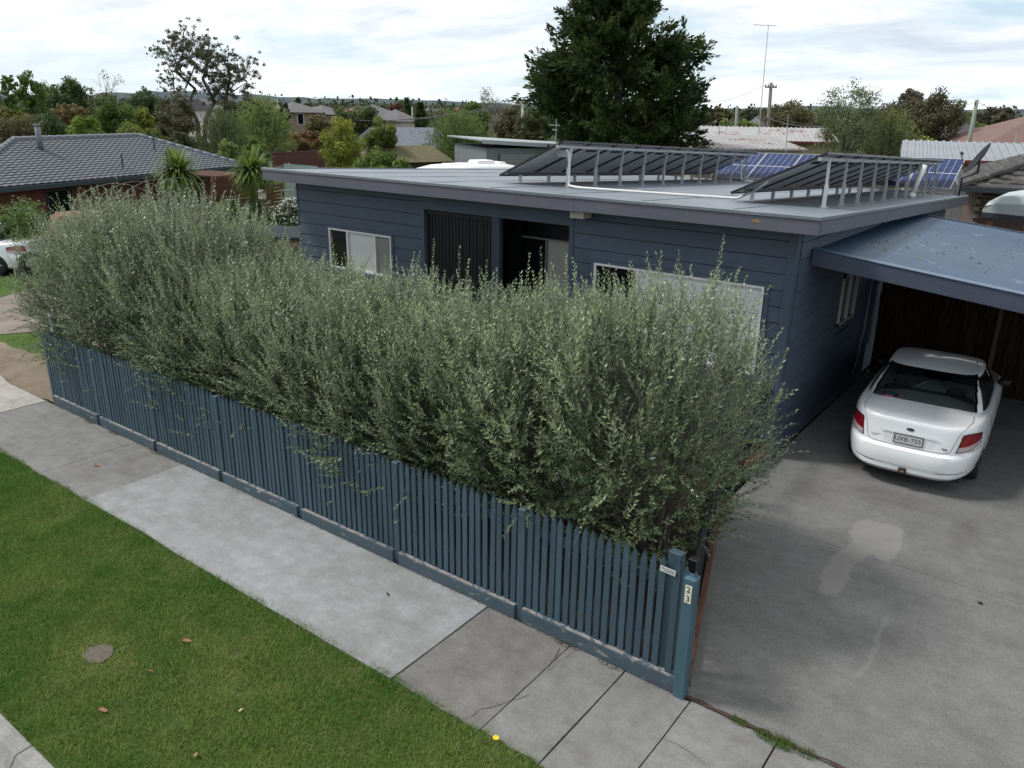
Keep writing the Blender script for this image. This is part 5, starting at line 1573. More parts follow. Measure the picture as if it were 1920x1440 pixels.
        dr = norm(np.stack([np.cos(a), np.sin(a), R.uniform(-.25, .35, n)], 1) + R.normal(0, .25, (n, 3))); U = norm(np.cross(dr, R.normal(0, 1, (n, 3))))
        s = size * R.uniform(.7, 1.4, n); V = quads_leaves(P, dr, U, s * 1.9, s * .8); tint = R.random(n)
        MB().tube([(0, 0, 0), (0, 0, zt - z0 - .1)], [.05 * wd, .01], 6).build('trunk', M_bark, t, local=True)
    F = np.arange(len(V) * 4).reshape(-1, 4)
    o = link('crown', np_mesh('crown', V.reshape(-1, 3), F, lm(*pal), tint), t); o['kind'] = 'stuff'
    return t

T = tree
# left side, back to front
T('pale airy young tree at the far left skyline', -10, 32, 128, 215, 100, GREEN, 'loose', 1)
T('bright green bushy tree on the left skyline', 18, 78, 128, 222, 88, GREEN, 'round', 2, dens=1.2)
T('sparse bare topped tree behind the bright green skyline tree', 55, 105, 128, 180, 112, GREYG, 'bare', 3, dens=1.6)
T('wide dark domed tree left of the leafless tree', 75, 170, 140, 225, 96, ((.022, .042, .012), (.07, .105, .030)), 'round', 4, dens=1.2)
T('leafless twiggy tree on the left skyline', 172, 242, 124, 225, 105, GREYG, 'bare', 5, dens=1.0)
T('small dark round tree right of the leafless tree', 242, 292, 158, 215, 120, DARK, 'round', 6)
T('olive yellow shrub at the left picture edge above the tiled roof', -20, 42, 188, 275, 62, ((.06, .07, .015), (.17, .16, .04)), 'round', 7)
T('russet brown shrub row left of the dark shrub above the tiled roof', -20, 48, 216, 275, 52, RUSSET, 'loose', 8, name='shrub', cat='shrub', dens=1.3)
T('dark green rounded shrub above the left end of the tiled roof', 35, 122, 198, 280, 55, DARK, 'round', 9, name='shrub', cat='shrub', dens=1.2)
T('reddish olive shrub behind the dark rounded shrub', 85, 168, 188, 240, 78, ((.06, .055, .02), (.17, .13, .05)), 'loose', 10, name='shrub', cat='shrub', dens=1.3)
T('glossy bright green shrub standing over the roof ridge', 116, 192, 215, 285, 50, ((.05, .095, .012), (.16, .215, .035)), 'round', 11, name='shrub', cat='shrub', dens=1.2)
T('deep green tree behind the glossy bright shrub', 158, 268, 180, 275, 60, ((.030, .060, .014), (.10, .15, .035)), 'round', 12, dens=1.2)
T('yellow green round tree left of the tall gum tree', 228, 296, 194, 265, 62, YELLOW, 'round', 13)
T('low yellow green tree spreading over the right end of the roof ridge', 186, 330, 222, 320, 47, ((.040, .062, .012), (.14, .165, .03)), 'round', 14, dens=1.1)
T('brownish grey bush under the tall gum tree', 276, 372, 160, 320, 56, ((.045, .042, .022), (.12, .11, .06)), 'loose', 15, dens=1.4)
T('dark bush below the tall gum tree trunk', 300, 365, 230, 340, 46, ((.02, .03, .012), (.06, .075, .03)), 'loose', 16, name='shrub', cat='shrub', dens=1.2)
T('fresh light green willow right of the tall gum tree', 430, 548, 172, 300, 66, ((.075, .12, .03), (.20, .25, .075)), 'willow', 17, dens=1.0)
T('thin wispy green tree behind the second palm', 350, 470, 195, 310, 58, ((.055, .085, .03), (.15, .18, .07)), 'willow', 18, dens=.9)
T('mid green shrub left of the right hand palm', 395, 450, 250, 330, 45, LIGHT, 'round', 19, name='shrub', cat='shrub')
T('mid green flowering shrub behind the right hand palm', 440, 515, 252, 345, 44, GREEN, 'loose', 20, name='shrub', cat='shrub', dens=1.2)
T('tall mid green tree between the two skyline domes at left', 60, 120, 148, 230, 108, GREEN, 'round', 71, dens=1.2)
T('olive tree below the leafless skyline tree', 150, 240, 172, 235, 90, OLIVE, 'round', 72, dens=1.2)
T('deep green tree closing the gap left of the tall gum', 232, 310, 170, 240, 78, DARK, 'round', 73, dens=1.2)
T('dull green tree behind the light willow', 420, 520, 178, 250, 95, OLIVE, 'round', 74, dens=1.2)
T('grey green tree right of the gum tree trunks', 395, 455, 182, 260, 80, GREYG, 'round', 75, dens=1.1)
T('brown green shrub mass at the left edge behind the tiled roof', -30, 80, 205, 290, 48, BROWN, 'round', 76, name='shrub', cat='shrub', dens=1.2)
# middle
T('small fir on the skyline left of the red ball tree', 548, 566, 180, 205, 190, DARK, 'round', 21)
T('dark tree beside the two storey cream house', 515, 545, 186, 240, 110, DARK, 'loose', 22)
T('olive domed tree behind the rusty brown bush', 562, 628, 212, 262, 88, ((.05, .05, .022), (.13, .12, .05)), 'round', 23, dens=1.3)
T('rusty brown bush in front of the olive dome', 520, 645, 238, 305, 78, ((.07, .05, .022), (.19, .115, .05)), 'loose', 24, name='shrub', cat='shrub', dens=1.4)
T('olive green tree behind the yellow wattle', 608, 724, 188, 260, 105, ((.035, .05, .018), (.10, .12, .04)), 'round', 25, dens=1.2)
T('round dark red tree on the middle skyline', 726, 768, 187, 215, 165, ((.055, .025, .018), (.13, .06, .04)), 'round', 26)
T('small pointed dark fir on the middle skyline', 752, 774, 183, 212, 150, DARK, 'fir', 27)
T('yellow green wattle with billowing foliage behind the roof', 590, 692, 213, 330, 46, ((.060, .090, .012), (.25, .26, .04)), 'round', 28, dens=1.6, nb=40, leaf=.85)
T('dark green wattle with visible stems right of the yellow wattle', 668, 762, 210, 325, 50, ((.035, .060, .012), (.14, .165, .035)), 'round', 29, dens=1.2)
T('lemon tree with yellow fruit behind the flat roof', 652, 782, 276, 345, 37, ((.035, .07, .012), (.14, .18, .035)), 'round', 30, dens=1.2)
T('dark pointed fir left of the green willow', 764, 812, 192, 256, 92, DARK, 'fir', 31, dens=1.2)
T('green willow like tree left of the grey garage', 786, 935, 196, 330, 56, ((.040, .075, .018), (.14, .19, .05)), 'willow', 32, dens=1.5)
T('tall dark green tree behind the willow like tree', 846, 926, 182, 290, 78, ((.035, .055, .014), (.11, .14, .035)), 'round', 33, dens=1.2)
T('bare branched rounded tree right of the skyline houses', 890, 954, 158, 225, 100, ((.10, .10, .07), (.2, .2, .14)), 'bare', 34, dens=2.2)
T('reddish brown bare bush left of the concrete pole', 918, 992, 196, 290, 72, ((.045, .042, .022), (.12, .10, .055)), 'loose', 35, dens=1.3)
T('dull olive bush at the foot of the great cypress', 955, 1042, 205, 290, 58, ((.035, .045, .018), (.11, .115, .04)), 'loose', 36, dens=1.3)
# right
T('brown gum trees far behind the rusty roofs, left clump', 1318, 1392, 196, 245, 170, BROWN, 'loose', 37, dens=1.6)
T('thin far gum tree beside the mast', 1384, 1428, 196, 240, 180, GREYG, 'euc', 38)
T('light green bush low behind the rusty roof', 1330, 1440, 218, 262, 120, LIGHT, 'loose', 39, name='shrub', cat='shrub', dens=1.2)
T('broad brown green gum tree behind the wooden power pole', 1425, 1560, 184, 270, 92, ((.045, .042, .020), (.125, .115, .05)), 'round', 40, dens=1.5, nb=44)
T('tall feathery pale green tree in front of the metal shed', 1530, 1685, 126, 312, 50, ((.050, .070, .030), (.155, .18, .085)), 'loose', 41, dens=1.7, nb=60, leaf=.85)
T('drooping light green tree beside the feathery tree', 1630, 1738, 188, 310, 51, ((.060, .085, .022), (.18, .20, .065)), 'willow', 42, dens=1.6)
T('dark brown gum tree behind the drooping tree', 1636, 1755, 165, 290, 76, ((.035, .035, .018), (.10, .095, .05)), 'round', 43, dens=1.3, nb=36)
T('airy pink grey gum tree rising over its neighbours', 1684, 1742, 158, 215, 84, ((.07, .06, .05), (.17, .14, .11)), 'euc', 44, dens=1.2)
T('broad dark gum tree left of the leaning pole', 1715, 1825, 158, 285, 74, ((.038, .038, .018), (.11, .105, .05)), 'round', 45, dens=1.4, nb=40)
T('small yellow green bush under the dark gum trees', 1712, 1775, 248, 285, 58, YELLOW, 'loose', 46, name='shrub', cat='shrub')
T('far dark gum trees at the right skyline', 1830, 1920, 194, 250, 120, ((.035, .035, .022), (.10, .095, .06)), 'loose', 47, dens=1.8)
T('light bush between leaning pole and tiled roofs', 1806, 1880, 226, 262, 105, LIGHT, 'loose', 48, name='shrub', cat='shrub', dens=1.2)
T('brown green tree cut by the right picture edge', 1890, 1965, 220, 290, 90, ((.045, .045, .02), (.13, .12, .05)), 'round', 49)

# tall gum tree with bare limbs on the left
def gum():
    d = 60; c = at_d(372, 290, d); k = mpp(at_d(372, 180, d))
    t = thing('gum_tree', 'tall open crowned gum tree with bare leaning trunks over the left houses', 'tree', (c.x, c.y, 0))
    R = np.random.default_rng(77)
    rt = Vector((CR.x, CR.y, 0)).normalized(); fw = Vector((CF.x, CF.y, 0)).normalized()
    def pt(px, py, dep=0.0):
        p = at_d(px, py, d); q = Vector((p.x - c.x, p.y - c.y, p.z)) + fw * dep
        return q
    mb = MB()
    trunks = [[(372, 275), (368, 230), (358, 195), (348, 165), (340, 135), (338, 100), (345, 60)],
              [(372, 275), (388, 225), (396, 190), (392, 150), (398, 110), (392, 85)],
              [(372, 275), (410, 215), (424, 180), (428, 140), (425, 105)],
              [(358, 195), (335, 170), (318, 140), (308, 100), (296, 97)],
              [(348, 165), (360, 125), (366, 95), (362, 72)], [(396, 190), (420, 160), (440, 130), (446, 115)], [(340, 135), (322, 100), (312, 75)], [(424, 180), (448, 165), (462, 155)], [(392, 150), (378, 120), (380, 95)]]
    for i, tp in enumerate(trunks):
        P = [pt(x, y, (R.normal(0, .6) if j else 0)) for j, (x, y) in enumerate(tp)]
        if i < 3: P[0] = Vector((P[0].x, P[0].y, 0))
        r0 = .19 if i < 3 else .06
        mb.tube(P, [r0 * (1 - .8 * j / (len(P) - 1)) for j in range(len(P))], 6)
    # pale dead limb hanging on the left
    Q = [pt(x, y, -1.5) for x, y in ((372, 285), (352, 265), (345, 235), (348, 205), (336, 192))]
    mb.tube(Q, [.16, .13, .10, .07, .03], 6)
    mb.build('trunk', M_bark, t, smooth=True, local=True)
    C = []; r = []
    spots = [(345, 58, 10), (338, 75, 14), (352, 82, 16), (330, 92, 14), (308, 98, 9), (297, 97, 6), (322, 82, 9), (345, 105, 16), (362, 98, 15), (312, 120, 9), (318, 135, 8), (330, 125, 11), (352, 130, 12), (366, 120, 13), (380, 98, 15), (394, 84, 10),
             (392, 105, 16), (405, 98, 13), (385, 125, 14), (402, 125, 16), (418, 112, 15), (425, 100, 9), (432, 122, 15), (446, 118, 12), (416, 138, 16), (436, 142, 17), (452, 136, 12), (396, 148, 14), (424, 158, 16), (446, 160, 15), (462, 158, 7), (410, 172, 13), (432, 175, 12), (372, 150, 12), (388, 168, 12), (300, 150, 7), (318, 160, 9), (330, 170, 9), (386, 108, 10)]
    for x, y, q in spots:
        p = pt(x, y, R.normal(0, 1.2)); C.append(tuple(p)); r.append(q * k * .95)
    C = np.array(C); r = np.array(r)
    C = np.concatenate([C] + [C + R.normal(0, 1, C.shape) * r[:, None] * 1.25 for _ in range(15)]); r = np.concatenate([r * .44] * 16)
    n = 26000
    V, b = leaf_cloud(C, r, n, 1.6 * k, R, .2, .0)
    tint = np.clip(.45 + R.normal(0, .15, len(C))[b] + R.normal(0, .18, n), 0, 1)
    o = link('crown', np_mesh('crown', V.reshape(-1, 3), np.arange(n * 4).reshape(-1, 4), lm((.030, .038, .020), (.105, .105, .060)), tint), t); o['kind'] = 'stuff'
gum()

# great cypress in the middle
def cypress():
    d = 46; c = at_d(1150, 280, d); k = mpp(at_d(1150, 140, d))
    t = thing('cypress_tree', 'huge dark cypress tree with upswept sprays behind the house', 'tree', (c.x, c.y, 0))
    R = np.random.default_rng(5)
    rt = np.array(Vector((CR.x, CR.y, 0)).normalized()); fw = np.array(Vector((CF.x, CF.y, 0)).normalized())
    HX = [(-70, 1118, 1142), (-20, 1098, 1166), (30, 1086, 1182), (75, 1060, 1214), (100, 1030, 1268), (130, 1000, 1282), (160, 996, 1292), (190, 1008, 1300), (220, 1004, 1312), (250, 1004, 1322), (272, 1030, 1290)]
    zs = np.array([at_d(1150, y, d).z for y, _, _ in HX]); ws = np.array([(b_ - a_) / 2 for _, a_, b_ in HX]) * k; os_ = np.array([(a_ + b_) / 2 - 1150 for _, a_, b_ in HX]) * k
    # boughs, each a plume of sprays that fans outward and up
    nbw = 270
    zz0 = zs[-1] + (zs[0] - zs[-1]) * R.uniform(0, 1, nbw); a0 = R.uniform(0, 6.28, nbw)
    f0 = np.where(R.random(nbw) < .75, R.uniform(.62, .90, nbw), R.uniform(.15, .6, nbw))
    r0 = np.interp(zz0, zs[::-1], ws[::-1]) * f0
    outd0 = rt[None] * np.cos(a0)[:, None] + fw[None] * (np.sin(a0) * .85)[:, None]
    P0 = outd0 * r0[:, None] + rt[None] * np.interp(zz0, zs[::-1], os_[::-1])[:, None]; P0[:, 2] = zz0
    D0 = norm(outd0 * R.uniform(.5, 1.0, (nbw, 1)) + np.array([0, 0, 1]) * R.uniform(.0, .6, (nbw, 1)) + R.normal(0, .2, (nbw, 3)))
    L0 = R.uniform(1.3, 2.7, nbw) * np.where(zz0 > zs[2], .65, 1)
    spb = 12; m = nbw * spb
    bi = np.repeat(np.arange(nbw), spb); tb0 = np.tile(np.linspace(-.35, .55, spb), nbw)
    P = P0[bi] + D0[bi] * (L0[bi] * tb0)[:, None] + R.normal(0, .30, (m, 3)) * (1 - .6 * np.maximum(tb0, 0))[:, None]
    D = norm(D0[bi] + R.normal(0, .42, (m, 3)) + np.array([0, 0, .12]))
    L = R.uniform(.7, 1.6, m) * (1 - .3 * np.abs(tb0))
    per = 26; n = m * per
    sid = np.repeat(np.arange(m), per); tt = np.tile((np.arange(per) + .5) / per, m)
    B = P[sid] + D[sid] * (L[sid] * (tt - .35))[:, None]
    sd_ = norm(np.cross(D[sid], R.normal(0, 1, (n, 3))))
    B = B + sd_ * (R.uniform(0, .16, n) * (1.05 - tt) * L[sid])[:, None]
    dr = norm(D[sid] + sd_ * R.uniform(.15, .7, n)[:, None]); U = norm(np.cross(dr, R.normal(0, 1, (n, 3))))
    ln = R.uniform(.22, .46, n) * (1.1 - .5 * tt)
    V = quads_leaves(B, dr, U, ln, ln * R.uniform(.26, .42, n))
    tint = np.clip(.40 + R.normal(0, .17, nbw)[bi][sid] + R.normal(0, .14, n) + .2 * (tt - .4), 0, 1)
    o = link('crown', np_mesh('crown', V.reshape(-1, 3), np.arange(n * 4).reshape(-1, 4), lm((.010, .022, .008), (.052, .074, .019)), tint), t); o['kind'] = 'stuff'
    mb = MB().tube([(0, 0, 0), (.1, .1, 5), (-.2, 0, zs[0] - 1)], [.45, .26, .05], 8)
    for i in range(26):
        z = 1.5 + i * .42; a = i * 2.4; q = np.interp(z, zs[::-1], ws[::-1]) * .75
        e = rt * math.cos(a) * q + fw * math.sin(a) * q * .85
        mb.tube([(0, 0, z), (e[0] * .5, e[1] * .5, z + .5), (e[0], e[1], z + 1.4)], [.12, .08, .03], 5)
    mb.build('trunk', M_bark, t, smooth=True, local=True)
cypress()

# cabbage palms with long strap leaves
def palm(label, px, py, rpx, d, seed):
    p = at_d(px, py, d); k = mpp(p)
    t = thing('cabbage_palm', label, 'palm', (p.x, p.y, 0))
    R = np.random.default_rng(seed)
    MB().tube([(0, 0, 0), (.05, .02, p.z * .5), (0, 0, p.z - .05)], [.16, .13, .11], 8).build('trunk', M_bark, t, smooth=True, local=True)
    n = 460; a = R.uniform(0, 6.28, n); el = np.arcsin(R.uniform(-.75, 1, n)); L = rpx * k * R.uniform(.85, 1.25, n)
    wd = R.uniform(.035, .055, n)
    S_ = 5; V = np.zeros((n, S_ + 1, 2, 3), np.float32)
    dh = np.stack([np.cos(a), np.sin(a)], 1)
    for j in range(S_ + 1):
        q = j / S_
        droop = .55 * q ** 2.2 * (1.15 - np.sin(el)) * .6
        e2 = el - droop
        rr_ = L * q
        P = np.stack([dh[:, 0] * np.cos(e2) * rr_, dh[:, 1] * np.cos(e2) * rr_, p.z + np.sin(e2) * rr_], 1)
        w_ = wd * (1 - q ** 2 * .9) * (.6 + .8 * min(1, q * 3))
        s = np.stack([-dh[:, 1], dh[:, 0], R.normal(0, .1, n)], 1) * w_[:, None] * .9
        V[:, j, 0] = P - s; V[:, j, 1] = P + s
    base = (np.arange(n) * (S_ + 1) * 2)[:, None]; j = np.arange(S_)[None] * 2
    F = np.stack([base + j, base + j + 1, base + j + 3, base + j + 2], -1).reshape(-1, 4)
    tint = np.repeat(np.clip(.5 + R.normal(0, .22, n), 0, 1), S_)
    o = link('crown', np_mesh('crown', V.reshape(-1, 3), F, lm((.040, .070, .014), (.17, .215, .055)), tint), t); o['kind'] = 'stuff'
palm('spiky green cabbage palm in front of the tiled house', 333, 322, 44, 33.5, 3)
palm('spiky green cabbage palm beside the timber screen', 473, 322, 44, 37, 4)

# far tree mass between the suburbs and the hills
def treeline():
    R = np.random.default_rng(31)
    m = 1500
    A = math.atan2(CF.x, CF.y)
    az = A + R.uniform(-.85, .85, m); dist = 150 * (1200 / 150) ** R.random(m)
    hgt = R.uniform(4, 7.5, m) + dist * .0012
    C = np.stack([CAM.x + np.sin(az) * dist, CAM.y + np.cos(az) * dist, hgt * .5], 1)
    per = 44; n = m * per
    sid = np.repeat(np.arange(m), per)
    d = norm(R.normal(0, 1, (n, 3)))
    P = C[sid] + d * (np.stack([R.uniform(3, 7, m) + dist * .008] * 2 + [hgt * .5], 1)[sid]) * R.uniform(.15, 1, (n, 1)) ** .6
    P[:, 2] = np.where(R.random(n) < .5, P[:, 2] * R.uniform(.3, 1, n), P[:, 2])
    nr = norm(R.normal(0, 1, (n, 3))); t1 = norm(np.cross(nr, R.normal(0, 1, (n, 3)))); t2 = np.cross(nr, t1)
    s = (.24 + dist[sid] * .0016) * R.uniform(.6, 1.3, n)
    V = np.stack([P - t1 * s[:, None], P - t2 * s[:, None] * .7, P + t1 * s[:, None], P + t2 * s[:, None] * .7], 1)
    tint = np.clip(R.normal(.4, .22, m)[sid] + R.normal(0, .12, n), 0, 1)
    tag(link('treeline', np_mesh('treeline', V.reshape(-1, 3), np.arange(n * 4).reshape(-1, 4), leafmat('far_leaf', (.040, .052, .030), (.13, .14, .075), None, .8, .1, .1), tint)),
        'distant mass of suburban trees below the hills', 'trees', kind='stuff')
treeline()

# ------------------------------------------------------------------ neighbouring tiled house on the left
M_tile = pm('grey_roof_tile', (.093, .102, .115), .6, .12, .6, bump=.15, bscale=25, wear=(.085, .095, .11), wear_amt=.1, wear_scale=1.2)
M_ridge = pm('pale_ridge_cap', (.17, .185, .205), .65, .15, 2)
M_brickred = pm('red_brown_brick', (.13, .045, .032), .85, .25, 5, bump=.2)
M_gutter = pm('dark_gutter', (.035, .045, .055), .5, .1)
def tiled_house():
    E0 = Vector((-29.98, 6.67, 2.1)); e = Vector((-.277, .961, 0)).normalized(); n = Vector((-.961, -.277, 0)).normalized()
    t = thing('tiled_house', 'low red brick house with grey wavy tiled hip roof at the left', 'house', (E0.x, E0.y, 0))
    A0, A1, Dp, rise = -6.0, 13.6, 4.0, 1.42
    R0, R1 = 4.03, 10.8          # ridge ends along the eave
    def pt(a, b, z): return E0 + e * a + n * b + Vector((0, 0, z))
    # roof planes
    mb = MB()
    L0 = -2.0
    quadA = [pt(L0, 0, 0), pt(A1, 0, 0), pt(R1, Dp, rise), pt(R0, Dp, rise)]
    back = [pt(A1, 2 * Dp, 0), pt(L0, 2 * Dp, 0), pt(R0, Dp, rise), pt(R1, Dp, rise)]
    right = [pt(A1, 0, 0), pt(A1, 2 * Dp, 0), pt(R1, Dp, rise)]
    left = [pt(L0, 2 * Dp, 0), pt(L0, 0, 0), pt(R0, Dp, rise)]
    mb.add(quadA, [(0, 1, 2, 3)]); mb.add(back, [(0, 1, 2, 3)]); mb.add(right, [(0, 1, 2)]); mb.add(left, [(0, 1, 2)])
    dn = Vector((0, 0, -.05)); mb.v = [tuple(Vector(v) + dn) for v in mb.v]
    mb.build('roof', M_tile, t)
    # wavy tiles laid in courses on the slope that is seen
    sl = math.hypot(Dp, rise); nc = 19; ch = sl / nc; tw = .33
    up = (n * Dp + Vector((0, 0, rise))).normalized(); nr = e.cross(up)
    if nr.z < 0: nr = -nr
    def tilemesh():
        b = MB(); rows = []
        for (v, h) in ((0, .052), (0, .030 + .006), (ch * 1.08, .012)):
            pass
        K = 7
        r0 = []; r1 = []; r2 = []
        for i in range(K):
            u = tw * i / (K - 1); wv = .013 * math.sin(2 * math.pi * i / (K - 1))
            r0.append(Vector((u, 0, .008 + wv * .6))); r1.append(Vector((u, 0, .050 + wv))); r2.append(Vector((u, ch * 1.04, .016 + wv)))
        Mx = Matrix(((e.x, up.x, nr.x), (e.y, up.y, nr.y), (e.z, up.z, nr.z)))
        b.grid([[tuple(Mx @ p) for p in r] for r in (r0, r1, r2)])
        return b
    tb_ = tilemesh(); tme = tb_.mesh('tile', M_tile)
    tiles = []
    for c in range(nc):
        f = c / nc
        a0 = L0 + (R0 - L0) * f; a1 = A1 + (R1 - A1) * f
        k = int((a1 - a0) / tw)
        for i in range(k + 1):
            a = a0 + i * tw - .02
            if a + tw > a1 + .05: continue
            p = pt(a, Dp * f, rise * f)
            tiles.append(p)
    tiles.sort(key=lambda p: (p - CAM).length)
    for p in tiles[:290]: link('tile', tme, t, p - t.location)
    rest = MB()
    for p in tiles[290:]: rest.add([(v[0] + p.x, v[1] + p.y, v[2] + p.z) for v in tb_.v], tb_.f)
    rest.build('tile_field', M_tile, t)['kind'] = 'stuff'
    # ridge and hip caps
    def caps(p, q, nm='ridge_cap'):
        L = (q - p).length; m = int(L / .42)
        for i in range(m):
            a = p.lerp(q, i / m); b = p.lerp(q, (i + 1.06) / m)
            up_ = Vector((0, 0, .06))
            MB().tube([a + up_ * .6, b + up_ * .45], [.115, .10], 8).build(nm, M_ridge, t, smooth=True)
    caps(pt(R0, Dp, rise), pt(R1, Dp, rise))
    caps(pt(L0, 0, 0), pt(R0, Dp, rise)); caps(pt(A1, 0, 0), pt(R1, Dp, rise))
    # gutter, walls, windows
    MB().beam(pt(L0 - .1, -.07, -.09), pt(A1 + .1, -.07, -.09), .12, .16).build('gutter', M_gutter, t)
    MB().beam(pt(A1 + .07, -.05, -.09), pt(A1 + .07, 2 * Dp, -.09), .12, .16).build('gutter', M_gutter, t)
    w0, w1 = L0 + .5, A1 - .5
    zb = -2.1; zt = -.12
    MB().hexa([pt(w0, .5, zb), pt(w1, .5, zb), pt(w1, 2 * Dp - .5, zb), pt(w0, 2 * Dp - .5, zb), pt(w0, .5, zt), pt(w1, .5, zt), pt(w1, 2 * Dp - .5, zt), pt(w0, 2 * Dp - .5, zt)]).build('wall', M_brickred, t)
    for a0_, a1_ in ((2.2, 3.4), (8.4, 10.6)):
        o = MB().hexa([pt(a0_, .44, -1.5), pt(a1_, .44, -1.5), pt(a1_, .5, -1.5), pt(a0_, .5, -1.5), pt(a0_, .44, -.3), pt(a1_, .44, -.3), pt(a1_, .5, -.3), pt(a0_, .5, -.3)]).build('window', M_gutter, t)
        MB().hexa([pt(a0_ + .06, .42, -1.44), pt(a1_ - .06, .42, -1.44), pt(a1_ - .06, .44, -1.44), pt(a0_ + .06, .44, -1.44), pt(a0_ + .06, .42, -.36), pt(a1_ - .06, .42, -.36), pt(a1_ - .06, .44, -.36), pt(a0_ + .06, .44, -.36)]).build('pane', M_glass, o)
    # chimney pipe and vent pipes standing on the slope
    p = at_d(28, 300, (pt(R0, Dp, 0) - CAM).xy.length - 1.2)
    b = pt(R0 + .35, Dp * .74, rise * .74)
    MB().tube([b, b + Vector((0, 0, .95))], .11, 10).tube([b + Vector((0, 0, .95)), b + Vector((0, 0, 1.02))], .14, 10).build('flue', pm('grey_flue', (.16, .18, .20), .5, .15), t, smooth=True)
    for a, f, hh in ((9.9, .56, .85), (6.3, .16, .65), (9.0, .18, .6)):
        q = pt(a, Dp * f, rise * f)
        MB().tube([q, q + Vector((0, 0, hh))], .035, 8).build('vent_pipe', pm('dark_vent_pipe', (.05, .06, .07), .5, .1), t)
    return t
tiled_house()

# timber screen / pergola, ladder, bird box, bits of garden on the left
def slats(label, name, p0, p1, z0, z1, n, th, mat, depth=None, cat='screen', topslats=0):
    p0 = Vector(p0); p1 = Vector(p1)
    t = thing(name, label, cat, (p0.x, p0.y, 0))
    d = (p1 - p0).normalized(); nrm_ = Vector((-d.y, d.x, 0))
    if nrm_.dot(p0 - CAM) < 0: nrm_ = -nrm_
    pitch = (z1 - z0) / n
    for i in range(n):
        z = z0 + pitch * (i + .5)
        MB().beam(p0 + Vector((0, 0, z)), p1 + Vector((0, 0, z)), .025, pitch * .72).build('slat', mat, t)
    L = (p1 - p0).length; k = max(2, int(L / 1.8))
    for i in range(k + 1):
        q = p0.lerp(p1, i / k) + nrm_ * .06
        MB().box((q.x - .045, q.y - .045, 0), (q.x + .045, q.y + .045, z1 + .03)).build('post', mat, t)
    if depth:
        for i in range(topslats):
            q0 = p0.lerp(p1, (i + .5) / topslats) + Vector((0, 0, z1 + .09))
            MB().beam(q0, q0 + nrm_ * depth + Vector((0, 0, .02)), .09, .05).build('roof_slat', mat, t)
        for f in (0.0, .5, 1.0):
            MB().beam(p0 + nrm_ * depth * f + Vector((0, 0, z1 + .03)), p1 + nrm_ * depth * f + Vector((0, 0, z1 + .03)), .06, .10).build('beam', mat, t)
        for q in (p0 + nrm_ * depth, p1 + nrm_ * depth): MB().box((q.x - .06, q.y - .06, 0), (q.x + .06, q.y + .06, z1)).build('post', mat, t)
    return t
M_timbrown = pm('red_brown_timber', (.105, .044, .028), .6, .25, 3, bump=.15)
a = at_d(404, 345, 38.5); b = at_d(470, 340, 40.0); a.z = b.z = 0
slats('red brown slatted timber pergola between the two palms', 'pergola', a, b, .35, 1.93, 13, .03, M_timbrown, 3.0, 'pergola', 12)
a = at_d(490, 350, 38.3); b = at_d(530, 355, 39.5); a.z = b.z = 0
slats('low red brown slatted screen right of the palm by the ladder', 'screen', a, b, .2, 1.62, 9, .03, M_timbrown)
def ladder():
    p = at_d(524, 352, 37.6); q = at_d(557, 350, 37.6)
    t = thing('ladder', 'aluminium ladder lying on its side against the brown screen', 'ladder', (p.x, p.y, 0))
    for z in (1.14, 1.48):
        MB().beam((p.x, p.y, z), (q.x, q.y, z + .02), .04, .045).build('stile', M_galv, t)
    for i in range(6):
        f = (i + .5) / 6; c = p.lerp(q, f); MB().beam((c.x, c.y, 1.16), (c.x, c.y, 1.48), .03, .03).build('rung', M_galv, t)
    for c in (p.lerp(q, .15), p.lerp(q, .85)): MB().box((c.x - .02, c.y + .03, 0), (c.x + .02, c.y + .07, 1.6)).build('bracket', M_timbrown, t)
ladder()
def birdbox():
    p = at_d(491, 360, 34.5)
    t = thing('bird_box', 'small cream bird box on a grey post beside the palm', 'bird box', (p.x, p.y, 0))
    MB().box((-.05, -.05, 0), (.05, .05, 1.45)).build('post', M_greytim, t, local=True)
    MB().box((-.12, -.10, 1.45), (.12, .10, 1.72)).build('box', pm('cream_timber', (.42, .36, .25), .7, .15), t, local=True)
    MB().hexa([(-.15, -.14, 1.72), (.15, -.14, 1.72), (.15, .14, 1.72), (-.15, .14, 1.72), (-.15, -.01, 1.82), (.15, -.01, 1.82), (.15, .01, 1.82), (-.15, .01, 1.82)]).build('roof', M_greytim, t, local=True)
    MB().tube([(0, -.101, 1.6), (0, -.108, 1.6)], .03, 8).build('entrance', M_dark, t, local=True)
birdbox()
